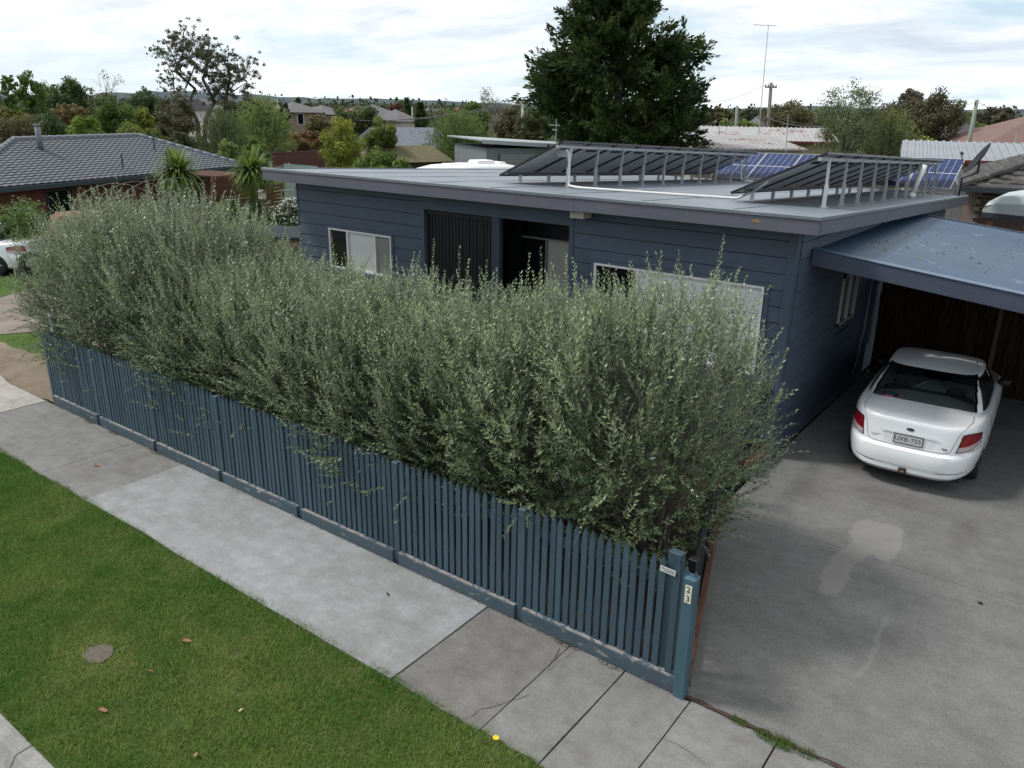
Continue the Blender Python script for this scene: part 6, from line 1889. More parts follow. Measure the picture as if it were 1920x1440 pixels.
def flowerbush(label, px0, px1, py0, d, seed, leafc, fcol, nf, hz=None, base=None):
    R = np.random.default_rng(seed)
    xc = (px0 + px1) / 2; top = at_d(xc, py0, d); k = mpp(top); rx = (px1 - px0) / 2 * k; H = top.z
    t = thing('flowering_shrub', label, 'shrub', (top.x, top.y, 0))
    C = norm(R.normal(0, 1, (22, 3))) * R.uniform(.3, .7, 22)[:, None] * np.array([rx, rx, H / 2]) + np.array([0, 0, H * .5])
    V, b = leaf_cloud(C, np.full(22, min(rx, H) * .38), 3600, 2.6 * k, R, .1, .5)
    o = link('foliage', np_mesh('foliage', V.reshape(-1, 3), np.arange(len(V) * 4).reshape(-1, 4), lm(*leafc), R.random(len(V))), t); o['kind'] = 'stuff'
    dn_ = norm(R.normal(0, 1, (nf, 3))); pk = R.integers(0, 22, nf)
    cl = R.random(nf)
    P = C[pk] + dn_ * (min(rx, H) * .40)
    P[:, 2] = np.maximum(P[:, 2], .05)
    nr = norm(dn_ + R.normal(0, .4, (nf, 3))); t1 = norm(np.cross(nr, R.normal(0, 1, (nf, 3)))); t2 = np.cross(nr, t1); s = R.uniform(1.0, 1.9, nf) * k
    W_ = np.stack([P - t1 * s[:, None], P - t2 * s[:, None], P + t1 * s[:, None], P + t2 * s[:, None]], 1)
    o = link('flowers', np_mesh('flowers', W_.reshape(-1, 3), np.arange(nf * 4).reshape(-1, 4), leafmat('petal_%d' % seed, fcol[0], fcol[1], None, .7, .2, .2), R.random(nf)), t); o['kind'] = 'stuff'
    MB().tube([(0, 0, 0), (0, 0, H * .6)], [.06, .02], 6).build('stem', M_bark, t, local=True)
flowerbush('rounded shrub smothered in white flowers beside the blue house wall', 502, 572, 352, 33, 1, DARK, ((.55, .50, .46), (.82, .80, .76)), 1500)
flowerbush('dark climbing shrub with mauve pink flowers below the tiled eave', -40, 98, 352, 29.5, 2, ((.03, .06, .014), (.10, .16, .04)), ((.35, .22, .28), (.6, .45, .48)), 260)
for i, (x0, x1, yt, d, pal, lab) in enumerate(((392, 450, 372, 37, GREEN, 'green strappy garden bed plants under the pergola'), (440, 505, 374, 36, DARK, 'dark green low shrub at the lawn edge below the right palm'), (398, 430, 385, 34, LIGHT, 'light green low plant at the left end of the garden bed'), (480, 515, 385, 35, GREEN, 'low green shrub left of the white flowers'))):
    T(lab, x0, x1, yt, 430, d, pal, 'shrub', 60 + i, name='shrub', cat='shrub', dens=1.6, leaf=.9)
T('wild dark green shrub behind the parked white car at left', -30, 72, 372, 470, 31, GREEN, 'shrub', 68, name='shrub', cat='shrub', dens=1.3)
# paling fence with the flat dark roofed kiln or bin store behind it
def palings(label, name, p0, p1, z1, mat, seed, wd=.10, cat='fence', tops=True):
    r = random.Random(seed); p0 = Vector(p0); p1 = Vector(p1); p0.z = p1.z = 0
    t = thing(name, label, cat, p0)
    L = (p1 - p0).length; n = int(L / wd); d = (p1 - p0) / L; ang = math.atan2(d.y, d.x)
    for i in range(n):
        q = p0 + d * (wd * (i + .5))
        h_ = z1 + r.uniform(-.05, .05)
        o = MB().box((-wd * .46, -.01, 0), (wd * .46, .01, h_)).build('paling', mat, t, local=True)
        o.location = q - p0 + Vector((0, 0, 0)); o.rotation_euler = (r.uniform(-.02, .02), r.uniform(-.02, .02), ang)
    for z in (.35, z1 - .35):
        MB().beam(p0 + Vector((0, 0, z)), p1 + Vector((0, 0, z)), .05, .08).build('rail', mat, t)
    return t
palings('weathered grey paling fence against the left corner of the blue house', 'paling_fence', (-17.2, 7.6, 0), (-12.5, 9.0, 0), 1.45, M_greytim, 5, .13)
def binstore():
    p = at_d(535, 430, 27.5)
    t = thing('garden_shed', 'low flat dark roofed brick bin store behind the paling fence', 'shed', (p.x, p.y, 0))
    MB().box((-1.3, -.8, 0), (1.5, 1.2, 1.0)).build('wall', pm('pinkish_render', (.32, .24, .2), .85, .2, 3), t, local=True)
    MB().box((-1.5, -1.0, 1.003), (1.7, 1.4, 1.10)).build('roof', pm('dark_felt_roof', (.040, .046, .053), .95, .15, spec=.08), t, local=True)
    t.rotation_euler = (0, 0, .5)
binstore()
# rusty vehicle with bare hoops behind the left end of the hedge
def rusty():
    p = at_d(150, 392, 29.0)
    t = thing('rusty_truck', 'rust orange old truck tub half hidden behind the hedge', 'truck', (p.x, p.y, 0), math.radians(70))
    MB().hexa([(-1.0, -.8, .9), (1.0, -.8, .9), (1.0, .8, .9), (-1.0, .8, .9), (-.8, -.7, 1.75), (.85, -.7, 1.75), (.85, .7, 1.75), (-.8, .7, 1.75)]).build('cab', M_rust, t, local=True, bevel=.16)
    MB().hexa([(1.0, -.85, .75), (3.6, -.85, .75), (3.6, .85, .75), (1.0, .85, .75), (1.0, -.85, 1.35), (3.6, -.85, 1.35), (3.6, .85, 1.35), (1.0, .85, 1.35)]).build('tray', M_rust, t, local=True, bevel=.03)
    MB().hexa([(-.6, -.76, 1.25), (.6, -.76, 1.25), (.6, -.74, 1.25), (-.6, -.74, 1.25), (-.5, -.735, 1.6), (.5, -.735, 1.6), (.5, -.715, 1.6), (-.5, -.715, 1.6)]).build('window', M_glass, t, local=True)
    ty = MB().lathe([(.18, -.1), (.36, -.1), (.38, 0), (.36, .1), (.18, .1)], n=20, axis='y').mesh('wheel', M_tyre, True)
    for x in (-1.6, 2.6):
        for y in (-.75, .75): link('wheel', ty, t, (x, y, .38))
rusty()
def hoops():
    t = thing('hoop_frame', 'bare grey metal hoop frame standing behind the hedge in front of the tiled house', 'frame', at_z(200, 420, 0) * 1)
    a = at_d(125, 345, 26.0); b = at_d(285, 340, 27.5)
    t.location = (a.x, a.y, 0)
    for i in range(4):
        o = Vector((CF.x, CF.y, 0)).normalized() * (i * .75) + Vector((CR.x, CR.y, 0)).normalized() * (.35 * i)
        p = Vector((a.x, a.y, 0)) + o; q = Vector((b.x, b.y, 0)) + o * .9
        P = [p, p + Vector((0, 0, 2.15))]
        for k in range(1, 10):
            f = k / 10; P.append(p.lerp(q, f) + Vector((0, 0, 2.40 + .42 * math.sin(math.pi * f))))
        P += [q + Vector((0, 0, 2.15)), q]
        MB().tube(P, .014, 6).build('hoop', pm('grey_hoop_steel', (.12, .115, .10), .5, .2), t, smooth=True)
hoops()

# ------------------------------------------------------------------ buildings further back
def block(name, label, cat, A, B, depth, z1, roof, rise, wallm, roofm, windows=(), over=.3, fascia=None, z0=0.0, boards=0):
    """a house or shed: front edge A-B on the ground, body going back from the camera"""
    A = Vector((A[0], A[1], 0)); B = Vector((B[0], B[1], 0)); u = (B - A).normalized(); L = (B - A).length
    nb_ = Vector((-u.y, u.x, 0))
    if nb_.dot(A - CAM) < 0: nb_ = -nb_
    t = thing(name, label, cat, A)
    def pt(a, b, z): return A + u * a + nb_ * b + Vector((0, 0, z))
    MB().hexa([pt(0, 0, z0), pt(L, 0, z0), pt(L, depth, z0), pt(0, depth, z0), pt(0, 0, z1), pt(L, 0, z1), pt(L, depth, z1), pt(0, depth, z1)]).build('wall', wallm, t, fixn=True)
    o = over; th = .08
    mb = MB()
    if roof == 'hip':
        h = min(depth / 2 + o, L / 2 + o)
        P = [pt(-o, -o, z1), pt(L + o, -o, z1), pt(L + o, depth + o, z1), pt(-o, depth + o, z1), pt(-o + h, depth / 2, z1 + rise), pt(L + o - h, depth / 2, z1 + rise)]
        mb.add(P, [(0, 1, 5, 4), (1, 2, 5), (2, 3, 4, 5), (3, 0, 4), (3, 2, 1, 0)])
    elif roof == 'gable':
        P = [pt(-o, -o, z1 - .05), pt(L + o, -o, z1 - .05), pt(L + o, depth + o, z1 - .05), pt(-o, depth + o, z1 - .05), pt(-o, depth / 2, z1 + rise), pt(L + o, depth / 2, z1 + rise)]
        mb.add(P, [(0, 1, 5, 4), (2, 3, 4, 5), (1, 2, 5), (3, 0, 4), (3, 2, 1, 0)])
    elif roof == 'mono':      # rises to the back
        P = [pt(-o, -o, z1), pt(L + o, -o, z1), pt(L + o, depth + o, z1 + rise), pt(-o, depth + o, z1 + rise)]
        P = P + [p + Vector((0, 0, th)) for p in P]
        mb.hexa(P)
    elif roof == 'side':      # falls along the front
        P = [pt(-o, -o, z1 + rise), pt(L + o, -o, z1), pt(L + o, depth + o, z1), pt(-o, depth + o, z1 + rise)]
        P = P + [p + Vector((0, 0, th)) for p in P]
        mb.hexa(P)
    mb.build('roof', roofm, t, fixn=True)
    if roofm in (M_rusty, M_pale) and roof in ('gable', 'mono'):
        rb = MB(); k = int((L + 2 * o) / .3)
        for i in range(k):
            a = -o + (i + .5) * (L + 2 * o) / k
            if roof == 'gable': p0_, p1_ = pt(a, -o, z1 - .03), pt(a, depth / 2, z1 + rise + .02)
            else: p0_, p1_ = pt(a, -o, z1 + th + .012), pt(a, depth + o, z1 + rise + th + .012)
            rb.beam(p0_, p1_, .10, .05)
        rb.build('roof_ribs', roofm, t)['kind'] = 'stuff'
    if fascia is not None:
        if roof == 'side': MB().hexa([pt(-o, -o - .03, z1 + rise - .12), pt(L + o, -o - .03, z1 - .12), pt(L + o, -o - .002, z1 - .12), pt(-o, -o - .002, z1 + rise - .12), pt(-o, -o - .03, z1 + rise + th - .01), pt(L + o, -o - .03, z1 + th - .01), pt(L + o, -o - .002, z1 + th - .01), pt(-o, -o - .002, z1 + rise + th - .01)]).build('fascia', fascia, t)
        else: MB().hexa([pt(-o, -o - .06, z1 - .14), pt(L + o, -o - .06, z1 - .14), pt(L + o, -o - .002, z1 - .14), pt(-o, -o - .002, z1 - .14), pt(-o, -o - .06, z1 + .02), pt(L + o, -o - .06, z1 + .02), pt(L + o, -o - .002, z1 + .02), pt(-o, -o - .002, z1 + .02)]).build('gutter', fascia, t)
    for wa, wb, za, zb_ in windows:
        w_ = MB().hexa([pt(wa, -.05, za), pt(wb, -.05, za), pt(wb, -.003, za), pt(wa, -.003, za), pt(wa, -.05, zb_), pt(wb, -.05, zb_), pt(wb, -.003, zb_), pt(wa, -.003, zb_)]).build('window', M_white, t)
        g_ = .08
        MB().hexa([pt(wa + g_, -.07, za + g_), pt(wb - g_, -.07, za + g_), pt(wb - g_, -.052, za + g_), pt(wa + g_, -.052, za + g_), pt(wa + g_, -.07, zb_ - g_), pt(wb - g_, -.07, zb_ - g_), pt(wb - g_, -.052, zb_ - g_), pt(wa + g_, -.052, zb_ - g_)]).build('pane', M_glass, w_)
    return t, pt, L
def xy(px, py, d):
    p = at_d(px, py, d); return (p.x, p.y)
def corrug(name, col, rust, amt, pitch=.076, rotdeg=0.0):
    if name in MATS: return MATS[name]
    m = pm(name, col, .5, .14, .8, spec=.5, wear=rust, wear_amt=amt, wear_scale=.7, metal=.1)
    return m
M_cream2 = pm('cream_weatherboard', (.40, .345, .225), .7, .1, 2, stretch=(1, 1, 6))
M_beigebrick = pm('beige_brick', (.30, .225, .16), .85, .2, 1.5)
M_greyroof2 = pm('brown_grey_tile_far', (.10, .095, .10), .8, .2, 1.5)
M_redtile = pm('red_tile_far', (.24, .085, .06), .8, .25, 2)
M_rusty = corrug('rusty_corrugated_iron', (.34, .33, .33), (.22, .10, .07), .14)
M_pale = corrug('pale_corrugated_roof', (.225, .245, .265), (.19, .205, .22), .1)
M_greymetal = pm('grey_metal_cladding', (.17, .19, .205), .55, .12, 1.2, stretch=(4, 4, .3))
# grey garage with a roller door
gA = xy(912, 300, 44); gB = xy(1120, 300, 44 + 2.5)
t, pt, L = block('garage', 'grey metal garage with skillion roof and roller door behind the house', 'garage', gA, gB, 6.0, at_d(1000, 278, 45).z, 'side', .38, M_greymetal, pm('garage_roof_metal', (.30, .32, .33), .5, .1), (), .35, pm('pale_grey_fascia', (.34, .37, .40), .5, .1))
GD = at_d(940, 289, 44.2).z
gd_ = MB()
n = 18
rows = []
for i in range(n * 3 + 1):
    z = .1 + (GD - .1) * i / (n * 3); y = -.03 - .02 * math.sin(i * 2 * math.pi / 3)
    rows.append([tuple(pt(.75, y, z)), tuple(pt(5.6, y, z))])
gd_.grid(rows); gd_.build('roller_door', pm('grey_roller_door', (.22, .225, .23), .5, .1), t, smooth=True)
for a in (.66, 5.6):
    MB().hexa([pt(a, -.06, 0), pt(a + .09, -.06, 0), pt(a + .09, -.005, 0), pt(a, -.005, 0), pt(a, -.06, GD), pt(a + .09, -.06, GD), pt(a + .09, -.005, GD), pt(a, -.005, GD)]).build('door_jamb', M_gutter, t)
nR = int(L / .3)
for i in range(nR):
    a = (i + .5) * L / nR
    z0_ = GD + .02 if .5 < a < 5.8 else .05
    MB().hexa([pt(a - .03, -.022, z0_), pt(a + .03, -.022, z0_), pt(a + .03, -.002, z0_), pt(a - .03, -.002, z0_), pt(a - .03, -.022, GD + .25), pt(a + .03, -.022, GD + .25), pt(a + .03, -.002, GD + .25), pt(a - .03, -.002, GD + .25)]).build('wall_rib', M_greymetal, t)
# caravan roof showing over the flat roof
def caravan():
    a = at_d(800, 318, 31); b = at_d(1000, 318, 33.5)
    u = Vector((b.x - a.x, b.y - a.y, 0)); L = u.length; u.normalize(); ang = math.atan2(u.y, u.x)
    t = thing('caravan', 'white caravan with roof hatches parked between house and garage', 'caravan', (a.x, a.y, 0), ang)
    zt = at_d(905, 316, 32).z
    prof = [(0, .6), (-.05, 1.2), (.15, zt - .5), (.55, zt - .14), (1.2, zt - .02), (L / 2, zt + .03), (L - 1, zt), (L - .25, zt - .12), (L, zt - .6), (L, .6)]
    n = len(prof); mb = MB()
    rows = []
    for y, s in ((-.0, .94), (.12, 1.0), (.25, 1.03), (1.1, 1.05), (1.95, 1.03), (2.08, 1.0), (2.2, .94)):
        rows.append([(x, y, .6 + (z - .6) * (s if z > 1.3 else 1)) for x, z in prof])
    mb.grid(rows)
    mb.add([(x, 0, .6 + (z - .6) * (.94 if z > 1.3 else 1)) for x, z in prof], [tuple(range(n - 1, -1, -1))])
    mb.build('body', pm('white_caravan_skin', (.66, .67, .66), .4, .05), t, smooth=False, local=True)
    for x0, w_, h in ((1.3, .85, .13), (2.55, .95, .24), (3.55, .5, .16)):
        MB().hexa([(x0, .6, zt), (x0 + w_, .6, zt), (x0 + w_, 1.5, zt), (x0, 1.5, zt), (x0 + .1, .7, zt + h), (x0 + w_ - .1, .7, zt + h), (x0 + w_ - .1, 1.4, zt + h), (x0 + .1, 1.4, zt + h)]).build('roof_hatch', pm('white_hatch', (.70, .68, .64), .5, .05), t, local=True, bevel=.02)
    wm = MB().lathe([(.12, -.1), (.33, -.1), (.33, .1), (.12, .1)], n=18, axis='y').mesh('wheel', M_tyre, True)
    for y in (.2, 2.0): link('wheel', wm, t, (L * .55, y, .33))
    MB().box((1.2, -.012, 1.35), (2.6, -.002, 1.95)).build('window', M_glass, t, local=True)
caravan()
# cream and rusty roofed buildings behind the solar panels
block('rusty_roofed_shed', 'long cream weatherboard building under a rust streaked iron roof', 'building', xy(1322, 285, 57), xy(1560, 285, 58), 7, at_d(1430, 264, 57).z, 'gable', .78, M_cream2, M_rusty, (), .35, M_brickred)
block('rusty_roofed_wing', 'cream wing with rusty white iron roof left of the long cream building', 'building', xy(1246, 285, 54), xy(1345, 285, 55), 6, at_d(1290, 268, 54).z, 'gable', .62, M_cream2, M_rusty, (), .3, M_gutter)
block('lean_to', 'low lean-to with pale rust edged iron roof in front of the cream building', 'shed', xy(1335, 300, 47), xy(1500, 300, 49), 4.5, at_d(1410, 281, 48).z, 'mono', .55, M_cream2, M_rusty, (), .25)
block('red_tiled_house', 'red tiled house peeping out under the cypress', 'house', xy(1160, 285, 72), xy(1255, 285, 73), 8, at_d(1200, 280, 72).z, 'hip', 1.6, M_beigebrick, M_redtile)
# long grey metal shed on the right with a red gutter
M_oldboard = pm('silvery_old_boards', (.235, .225, .215), .85, .2, 2.5, bump=.2, stretch=(3, 3, .3))
sA = xy(1700, 330, 39); sB = xy(1990, 330, 39.5)
t, pt, L = block('long_shed', 'long shed with pale grey iron roof red gutter and silvery board wall', 'shed', sA, sB, 9, at_d(1800, 300, 39).z, 'gable', at_d(1800, 266, 43.5).z - at_d(1800, 300, 39).z, M_oldboard, M_pale, (), .35, pm('dark_red_gutter', (.14, .022, .022), .5, .1))
nB = int(L / .32)
for i in range(nB):
    a = i * L / nB
    z1_ = at_d(1800, 303, 39).z
    MB().hexa([pt(a + .008, -.028 - .006 * (i % 2), 0), pt(a + L / nB - .008, -.028 - .006 * (i % 2), 0), pt(a + L / nB - .008, -.003, 0), pt(a + .008, -.003, 0), pt(a + .008, -.028 - .006 * (i % 2), z1_), pt(a + L / nB - .008, -.028 - .006 * (i % 2), z1_), pt(a + L / nB - .008, -.003, z1_), pt(a + .008, -.003, z1_)]).build('board', M_oldboard, t)
block('dark_tiled_house', 'house with dark charcoal tiled hip roof right of the leaning pole', 'house', xy(1800, 280, 84), xy(1885, 280, 86), 10, at_d(1850, 266, 84).z, 'hip', 1.75, M_beigebrick, pm('charcoal_tile_far', (.045, .045, .05), .8, .2, 2))
block('pink_tiled_house', 'house with pinkish red tiled hip roof at the right picture edge', 'house', xy(1850, 290, 66), xy(2160, 290, 70), 11, at_d(1890, 272, 66).z, 'hip', 2.2, M_beigebrick, pm('pinkish_tile_far', (.15, .088, .075), .8, .2, 2))
# brown brick house with mossy dark tiles
def brick_house():
    d = 27.0
    A = Vector((*xy(1826, 400, d), 0)); B = Vector((*xy(2080, 410, d + .4), 0))
    u = (B - A).normalized(); L = (B - A).length; nb_ = Vector((-u.y, u.x, 0))
    if nb_.dot(A - CAM) < 0: nb_ = -nb_
    ze = at_d(1822, 350, d).z
    t = thing('brick_house', 'brown brick house with pale mortar under a mossy dark tiled roof', 'house', A)
    def pt(a, b, z): return A + u * a + nb_ * b + Vector((0, 0, z))
    MB().hexa([pt(0, .11, 0), pt(L, .11, 0), pt(L, 6, 0), pt(0, 6, 0), pt(0, .11, ze - .02), pt(L, .11, ze - .02), pt(L, 6, ze - .02), pt(0, 6, ze - .02)]).build('wall', pm('brown_brick_wall', (.10, .065, .05), .85, .3, 6), t, fixn=True)
    MB().hexa([pt(-.01, .06, 0), pt(3.3, .06, 0), pt(3.3, .107, 0), pt(-.01, .107, 0), pt(-.01, .06, ze - .03), pt(3.3, .06, ze - .03), pt(3.3, .107, ze - .03), pt(-.01, .107, ze - .03)]).build('mortar', pm('pale_mortar', (.36, .33, .28), .9, .15, 6), t)
    bm_ = pm('dark_brown_brick', (.085, .052, .040), .85, .35, 6, bump=.2)
    me = MB().hexa([u * 0 + nb_ * 0, u * .228, u * .228 + nb_ * .108, nb_ * .108, Vector((0, 0, .076)), u * .228 + Vector((0, 0, .076)), u * .228 + nb_ * .108 + Vector((0, 0, .076)), nb_ * .108 + Vector((0, 0, .076))]).mesh('brick', bm_)
    k = 0; cand = []
    nz = int((ze - .05) / .1)
    for j in range(nz):
        for i in range(13):
            a = i * .252 + (.126 if j % 2 else 0)
            if a + .23 > min(L, 3.2): continue
            cand.append((pt(a, 0, .02 + j * .1), j))
    cand = [c for c in cand if c[1] >= nz - 26][:290]
    for p, j in cand: link('brick', me, t, p - t.location)
    # hip roof with chunky tile courses and lichen
    M_moss2 = pm('mossy_dark_tile', (.055, .052, .050), .9, .35, 3, bump=.5, wear=(.20, .17, .12), wear_amt=.10, wear_scale=4)
    o = .45; Dp = 3.2; rise = 1.25
    nc = 12
    for c in range(nc):
        f0, f1 = c / nc, (c + 1.12) / nc
        z0, z1 = ze + rise * f0, ze + rise * f1
        b0, b1 = -o + (Dp + o) * f0, -o + (Dp + o) * f1
        a0, a1 = -o + (Dp + o) * f0, -o + (Dp + o) * f1
        m = MB(); pts0 = []; pts1 = []
        K = int(L / .15)
        r = random.Random(c)
        R0 = []; R1 = []; R2 = []
        for i in range(K + 1):
            x = a0 + (L + 2 - a0) * i / K; wv = .022 * math.sin(i * math.pi / 1.0 + c) + r.uniform(-.006, .006)
            R0.append(tuple(pt(x, b0, z0 + .0))); R1.append(tuple(pt(x, b0, z0 + .05 + wv))); R2.append(tuple(pt(x, b1, z1 + .02 + wv)))
        m.grid([R0, R1, R2])
        # the hip side facing left
        K2 = 20; S0 = []; S1 = []; S2 = []
        for i in range(K2 + 1):
            y = b0 + (6.5 - b0) * i / K2; wv = .022 * math.sin(i * math.pi + c)
            S0.append(tuple(pt(a0, y, z0))); S1.append(tuple(pt(a0, y, z0 + .05 + wv))); S2.append(tuple(pt(a1, y, z1 + .02 + wv)))
        m.grid([S0, S1, S2])
        m.build('tile_course', M_moss2, t)
    p, q = pt(-o, -o, ze + .05), pt(Dp, Dp, ze + rise + .06)
    MB().tube([p.lerp(q, i / 14) + Vector((0, 0, .02 * (i % 2))) for i in range(15)], [.10] * 15, 7).build('hip_cap', M_moss2, t)
    MB().beam(pt(-o - .05, -o - .06, ze - .04), pt(L, -o - .06, ze - .04), .12, .13).build('gutter', M_gutter, t)
    MB().beam(pt(-o - .06, -o - .05, ze - .04), pt(-o - .06, 6, ze - .04), .12, .13).build('gutter', M_gutter, t)
    MB().hexa([pt(-o, -o, ze - .06), pt(L, -o, ze - .06), pt(L, .1, ze - .06), pt(-o, .1, ze - .06), pt(-o, -o, ze - .03), pt(L, -o, ze - .03), pt(L, .1, ze - .03), pt(-o, .1, ze - .03)]).build('soffit', M_gutter, t)
brick_house()
# pale domed patio roof on timber posts, right edge
def patio():
    d = 22.0
    a = at_d(1843, 390, d); b = at_d(1990, 412, d - .6)
    u = Vector((b.x - a.x, b.y - a.y, 0)); L = u.length; u.normalize(); nb_ = Vector((-u.y, u.x, 0))
    if nb_.dot(a - CAM) < 0: nb_ = -nb_
    t = thing('patio_roof', 'pale translucent domed patio roof on timber posts at the right edge', 'patio roof', (a.x, a.y, 0))
    z = a.z
    def pt(q, w_, zz): return Vector((a.x, a.y, 0)) + u * q + nb_ * w_ + Vector((0, 0, zz))
    rows = []
    for q, h in ((0, 0), (.05, .22), (.25, .40), (.8, .50), (1.6, .52), (L, .5)):
        rows.append([tuple(pt(q, w_, z - .02 + h * f)) for w_, f in ((0, .35), (.1, .75), (.6, .95), (1.6, 1.0), (2.8, 1.0))])
    M_poly = pm('pale_polycarbonate', (.36, .41, .41), .35, .06, 1.2, spec=.5)
    MB().grid(rows).build('roof_sheet', M_poly, t, smooth=False)
    MB().add([pt(0, 0, z - .10), pt(L, 0, z - .10), pt(L, 0, z + .17), pt(.25, 0, z + .13), pt(0, 0, z - .02)], [(0, 1, 2, 3, 4)]).build('edge_sheet', M_poly, t)
    MB().beam(pt(0, .03, z - .15), pt(L, .03, z - .15), .06, .12).build('beam', M_gutter, t)
    for q in (.15, .95, 1.9):
        c = pt(q, .15, 0); MB().box((c.x - .05, c.y - .05, 0), (c.x + .05, c.y + .05, z - .2)).build('post', pm('orange_timber_post', (.20, .10, .05), .7, .2, 4), t)
patio()
palings('old grey paling fence under the patio roof beside the carport', 'paling_fence', (*xy(1800, 445, 23.2), 0), (*xy(1990, 470, 22.4), 0), 1.75, M_greytim, 15, .14)
# awning-linked dark beam between the house and the brick house
# satellite dish on an arm at the rear corner of the roof
def dish():
    c = at_d(1838, 300, 21.5); k = mpp(c)
    base = Vector((-.95, 17.6, RZ(17.6) - .1))
    t = thing('satellite_dish', 'dark grey satellite dish seen edge on at the rear roof corner', 'satellite dish', base)
    MB().tube([base, base + Vector((0, 0, .55)), Vector((c.x, c.y, c.z - .28)), Vector((c.x, c.y, c.z - .05))], .025, 8).build('mast', M_alu, t, smooth=True)
    rt = Vector((CR.x, CR.y, 0)).normalized(); fw = Vector((CF.x, CF.y, 0)).normalized()
    long_ = (rt * .55 + Vector((0, 0, .83))).normalized(); nrm_ = (rt * -.84 + Vector((0, 0, .50)) + fw * .30).normalized(); nrm_ = (nrm_ - long_ * nrm_.dot(long_)).normalized(); sd_ = long_.cross(nrm_)
    mb = MB(); rows = []
    for i in range(7):
        f = i / 6; row = []
        for j in range(25):
            a = 2 * math.pi * j / 24
            row.append(tuple(c + long_ * (math.cos(a) * f * .40) + sd_ * (math.sin(a) * f * .36) + nrm_ * (.075 * f * f)))
        rows.append(row)
    mb.grid(rows)
    mb.build('dish', pm('dark_dish_metal', (.035, .039, .045), .9, .12, spec=.05), t, smooth=True)
    tip = c + nrm_ * .42 - long_ * .1
    MB().tube([c - long_ * .42 + nrm_ * .07, tip], .012, 6).build('feed_arm', M_alu, t)
    MB().beam(tip - nrm_ * .05, tip + nrm_ * .03, .06, .06).build('feed_horn', M_alu, t)
    MB().tube([c - nrm_ * .02, c - nrm_ * .10 - long_ * .18, c - nrm_ * .05 - long_ * .40], .008, 5).build('cable', M_black, t)
dish()

# houses of the middle distance
block('cream_house', 'two storey beige brick house with brown hip roof on the left skyline', 'house', xy(545, 245, 112), xy(612, 245, 114), 9, at_d(575, 211, 112).z, 'hip', 1.3, M_beigebrick, M_greyroof2, ((1.0, 1.9, 2.6, 4.0), (3.6, 4.6, 2.6, 4.0)), .5)
block('brown_roofed_house', 'low house with brown hip roof right of the two storey beige house', 'house', xy(606, 245, 118), xy(660, 245, 120), 9, at_d(630, 215, 118).z, 'hip', 1.2, M_beigebrick, M_greyroof2, (), .5)
block('pinkish_house', 'pinkish house with grey brown hip roof on the middle skyline', 'house', xy(708, 245, 108), xy(756, 245, 110), 9, at_d(730, 219, 108).z, 'hip', 1.5, pm('pinkish_brick', (.27, .20, .18), .85, .15), M_greyroof2, ((1.0, 1.8, 1.3, 2.4),), .5)
block('pale_house', 'pale rendered house half hidden by the dark fir', 'house', xy(752, 250, 102), xy(785, 250, 103), 8, at_d(770, 228, 102).z, 'hip', 1.4, pm('pale_render', (.5, .44, .38), .8, .1), M_greyroof2, (), .4)
block('slate_roofed_house', 'house with long blue grey tiled roof behind the yellow wattle', 'house', xy(740, 300, 66), xy(850, 300, 68), 9, at_d(790, 276, 66).z, 'gable', 1.35, M_beigebrick, pm('blue_grey_tile_far', (.10, .115, .14), .7, .3, 2.2), (), .4)
block('mossy_roofed_shed', 'low shed with a mossy brown shingle roof behind the lemon tree', 'shed', xy(756, 330, 48), xy(840, 330, 49.5), 5, at_d(795, 303, 48).z, 'gable', .75, pm('old_green_boards', (.06, .05, .03), .9, .3, 3), pm('mossy_shingle', (.10, .09, .045), .95, .4, 4, bump=.4), (), .3)
block('white_villa', 'small white gabled house glimpsed under the tall gum tree', 'house', xy(406, 230, 118), xy(424, 230, 119), 6, at_d(415, 206, 118).z, 'gable', 1.4, pm('white_render', (.6, .57, .52), .8, .1), M_greyroof2, (), .3)
RS = np.random.default_rng(8)
hl = [(660, 206, 210, 'with a brown roof behind the olive tree'), (690, 202, 260, 'small and far beside the dark red tree'), (800, 200, 300, 'long and cream on the far middle skyline'), (835, 201, 340, 'pale and far left of the bare rounded tree'), (868, 200, 380, 'palest and farthest left of the bare rounded tree'), (1352, 208, 190, 'beside the wooden mast left'), (1410, 226, 130, 'low between the masts'), (585, 200, 330, 'far above the beige two storey house'), (640, 199, 420, 'farthest left of the middle skyline')]
for i, (px, py, d, lab) in enumerate(hl):
    z1 = max(2.6, at_d(px, py + 3, d).z)
    wpx = [26, 18, 40, 26, 30, 20, 24, 22, 20][i]
    block('distant_house', 'distant suburban house ' + lab, 'house', xy(px - wpx / 2, py, d), xy(px + wpx / 2, py, d + RS.uniform(-3, 3)), 9, z1 * .8, 'hip', 1.7, [M_beigebrick, MATS['pale_render'], M_cream2][i % 3], [M_greyroof2, M_redtile, M_greyroof2][i % 3], (), .4)
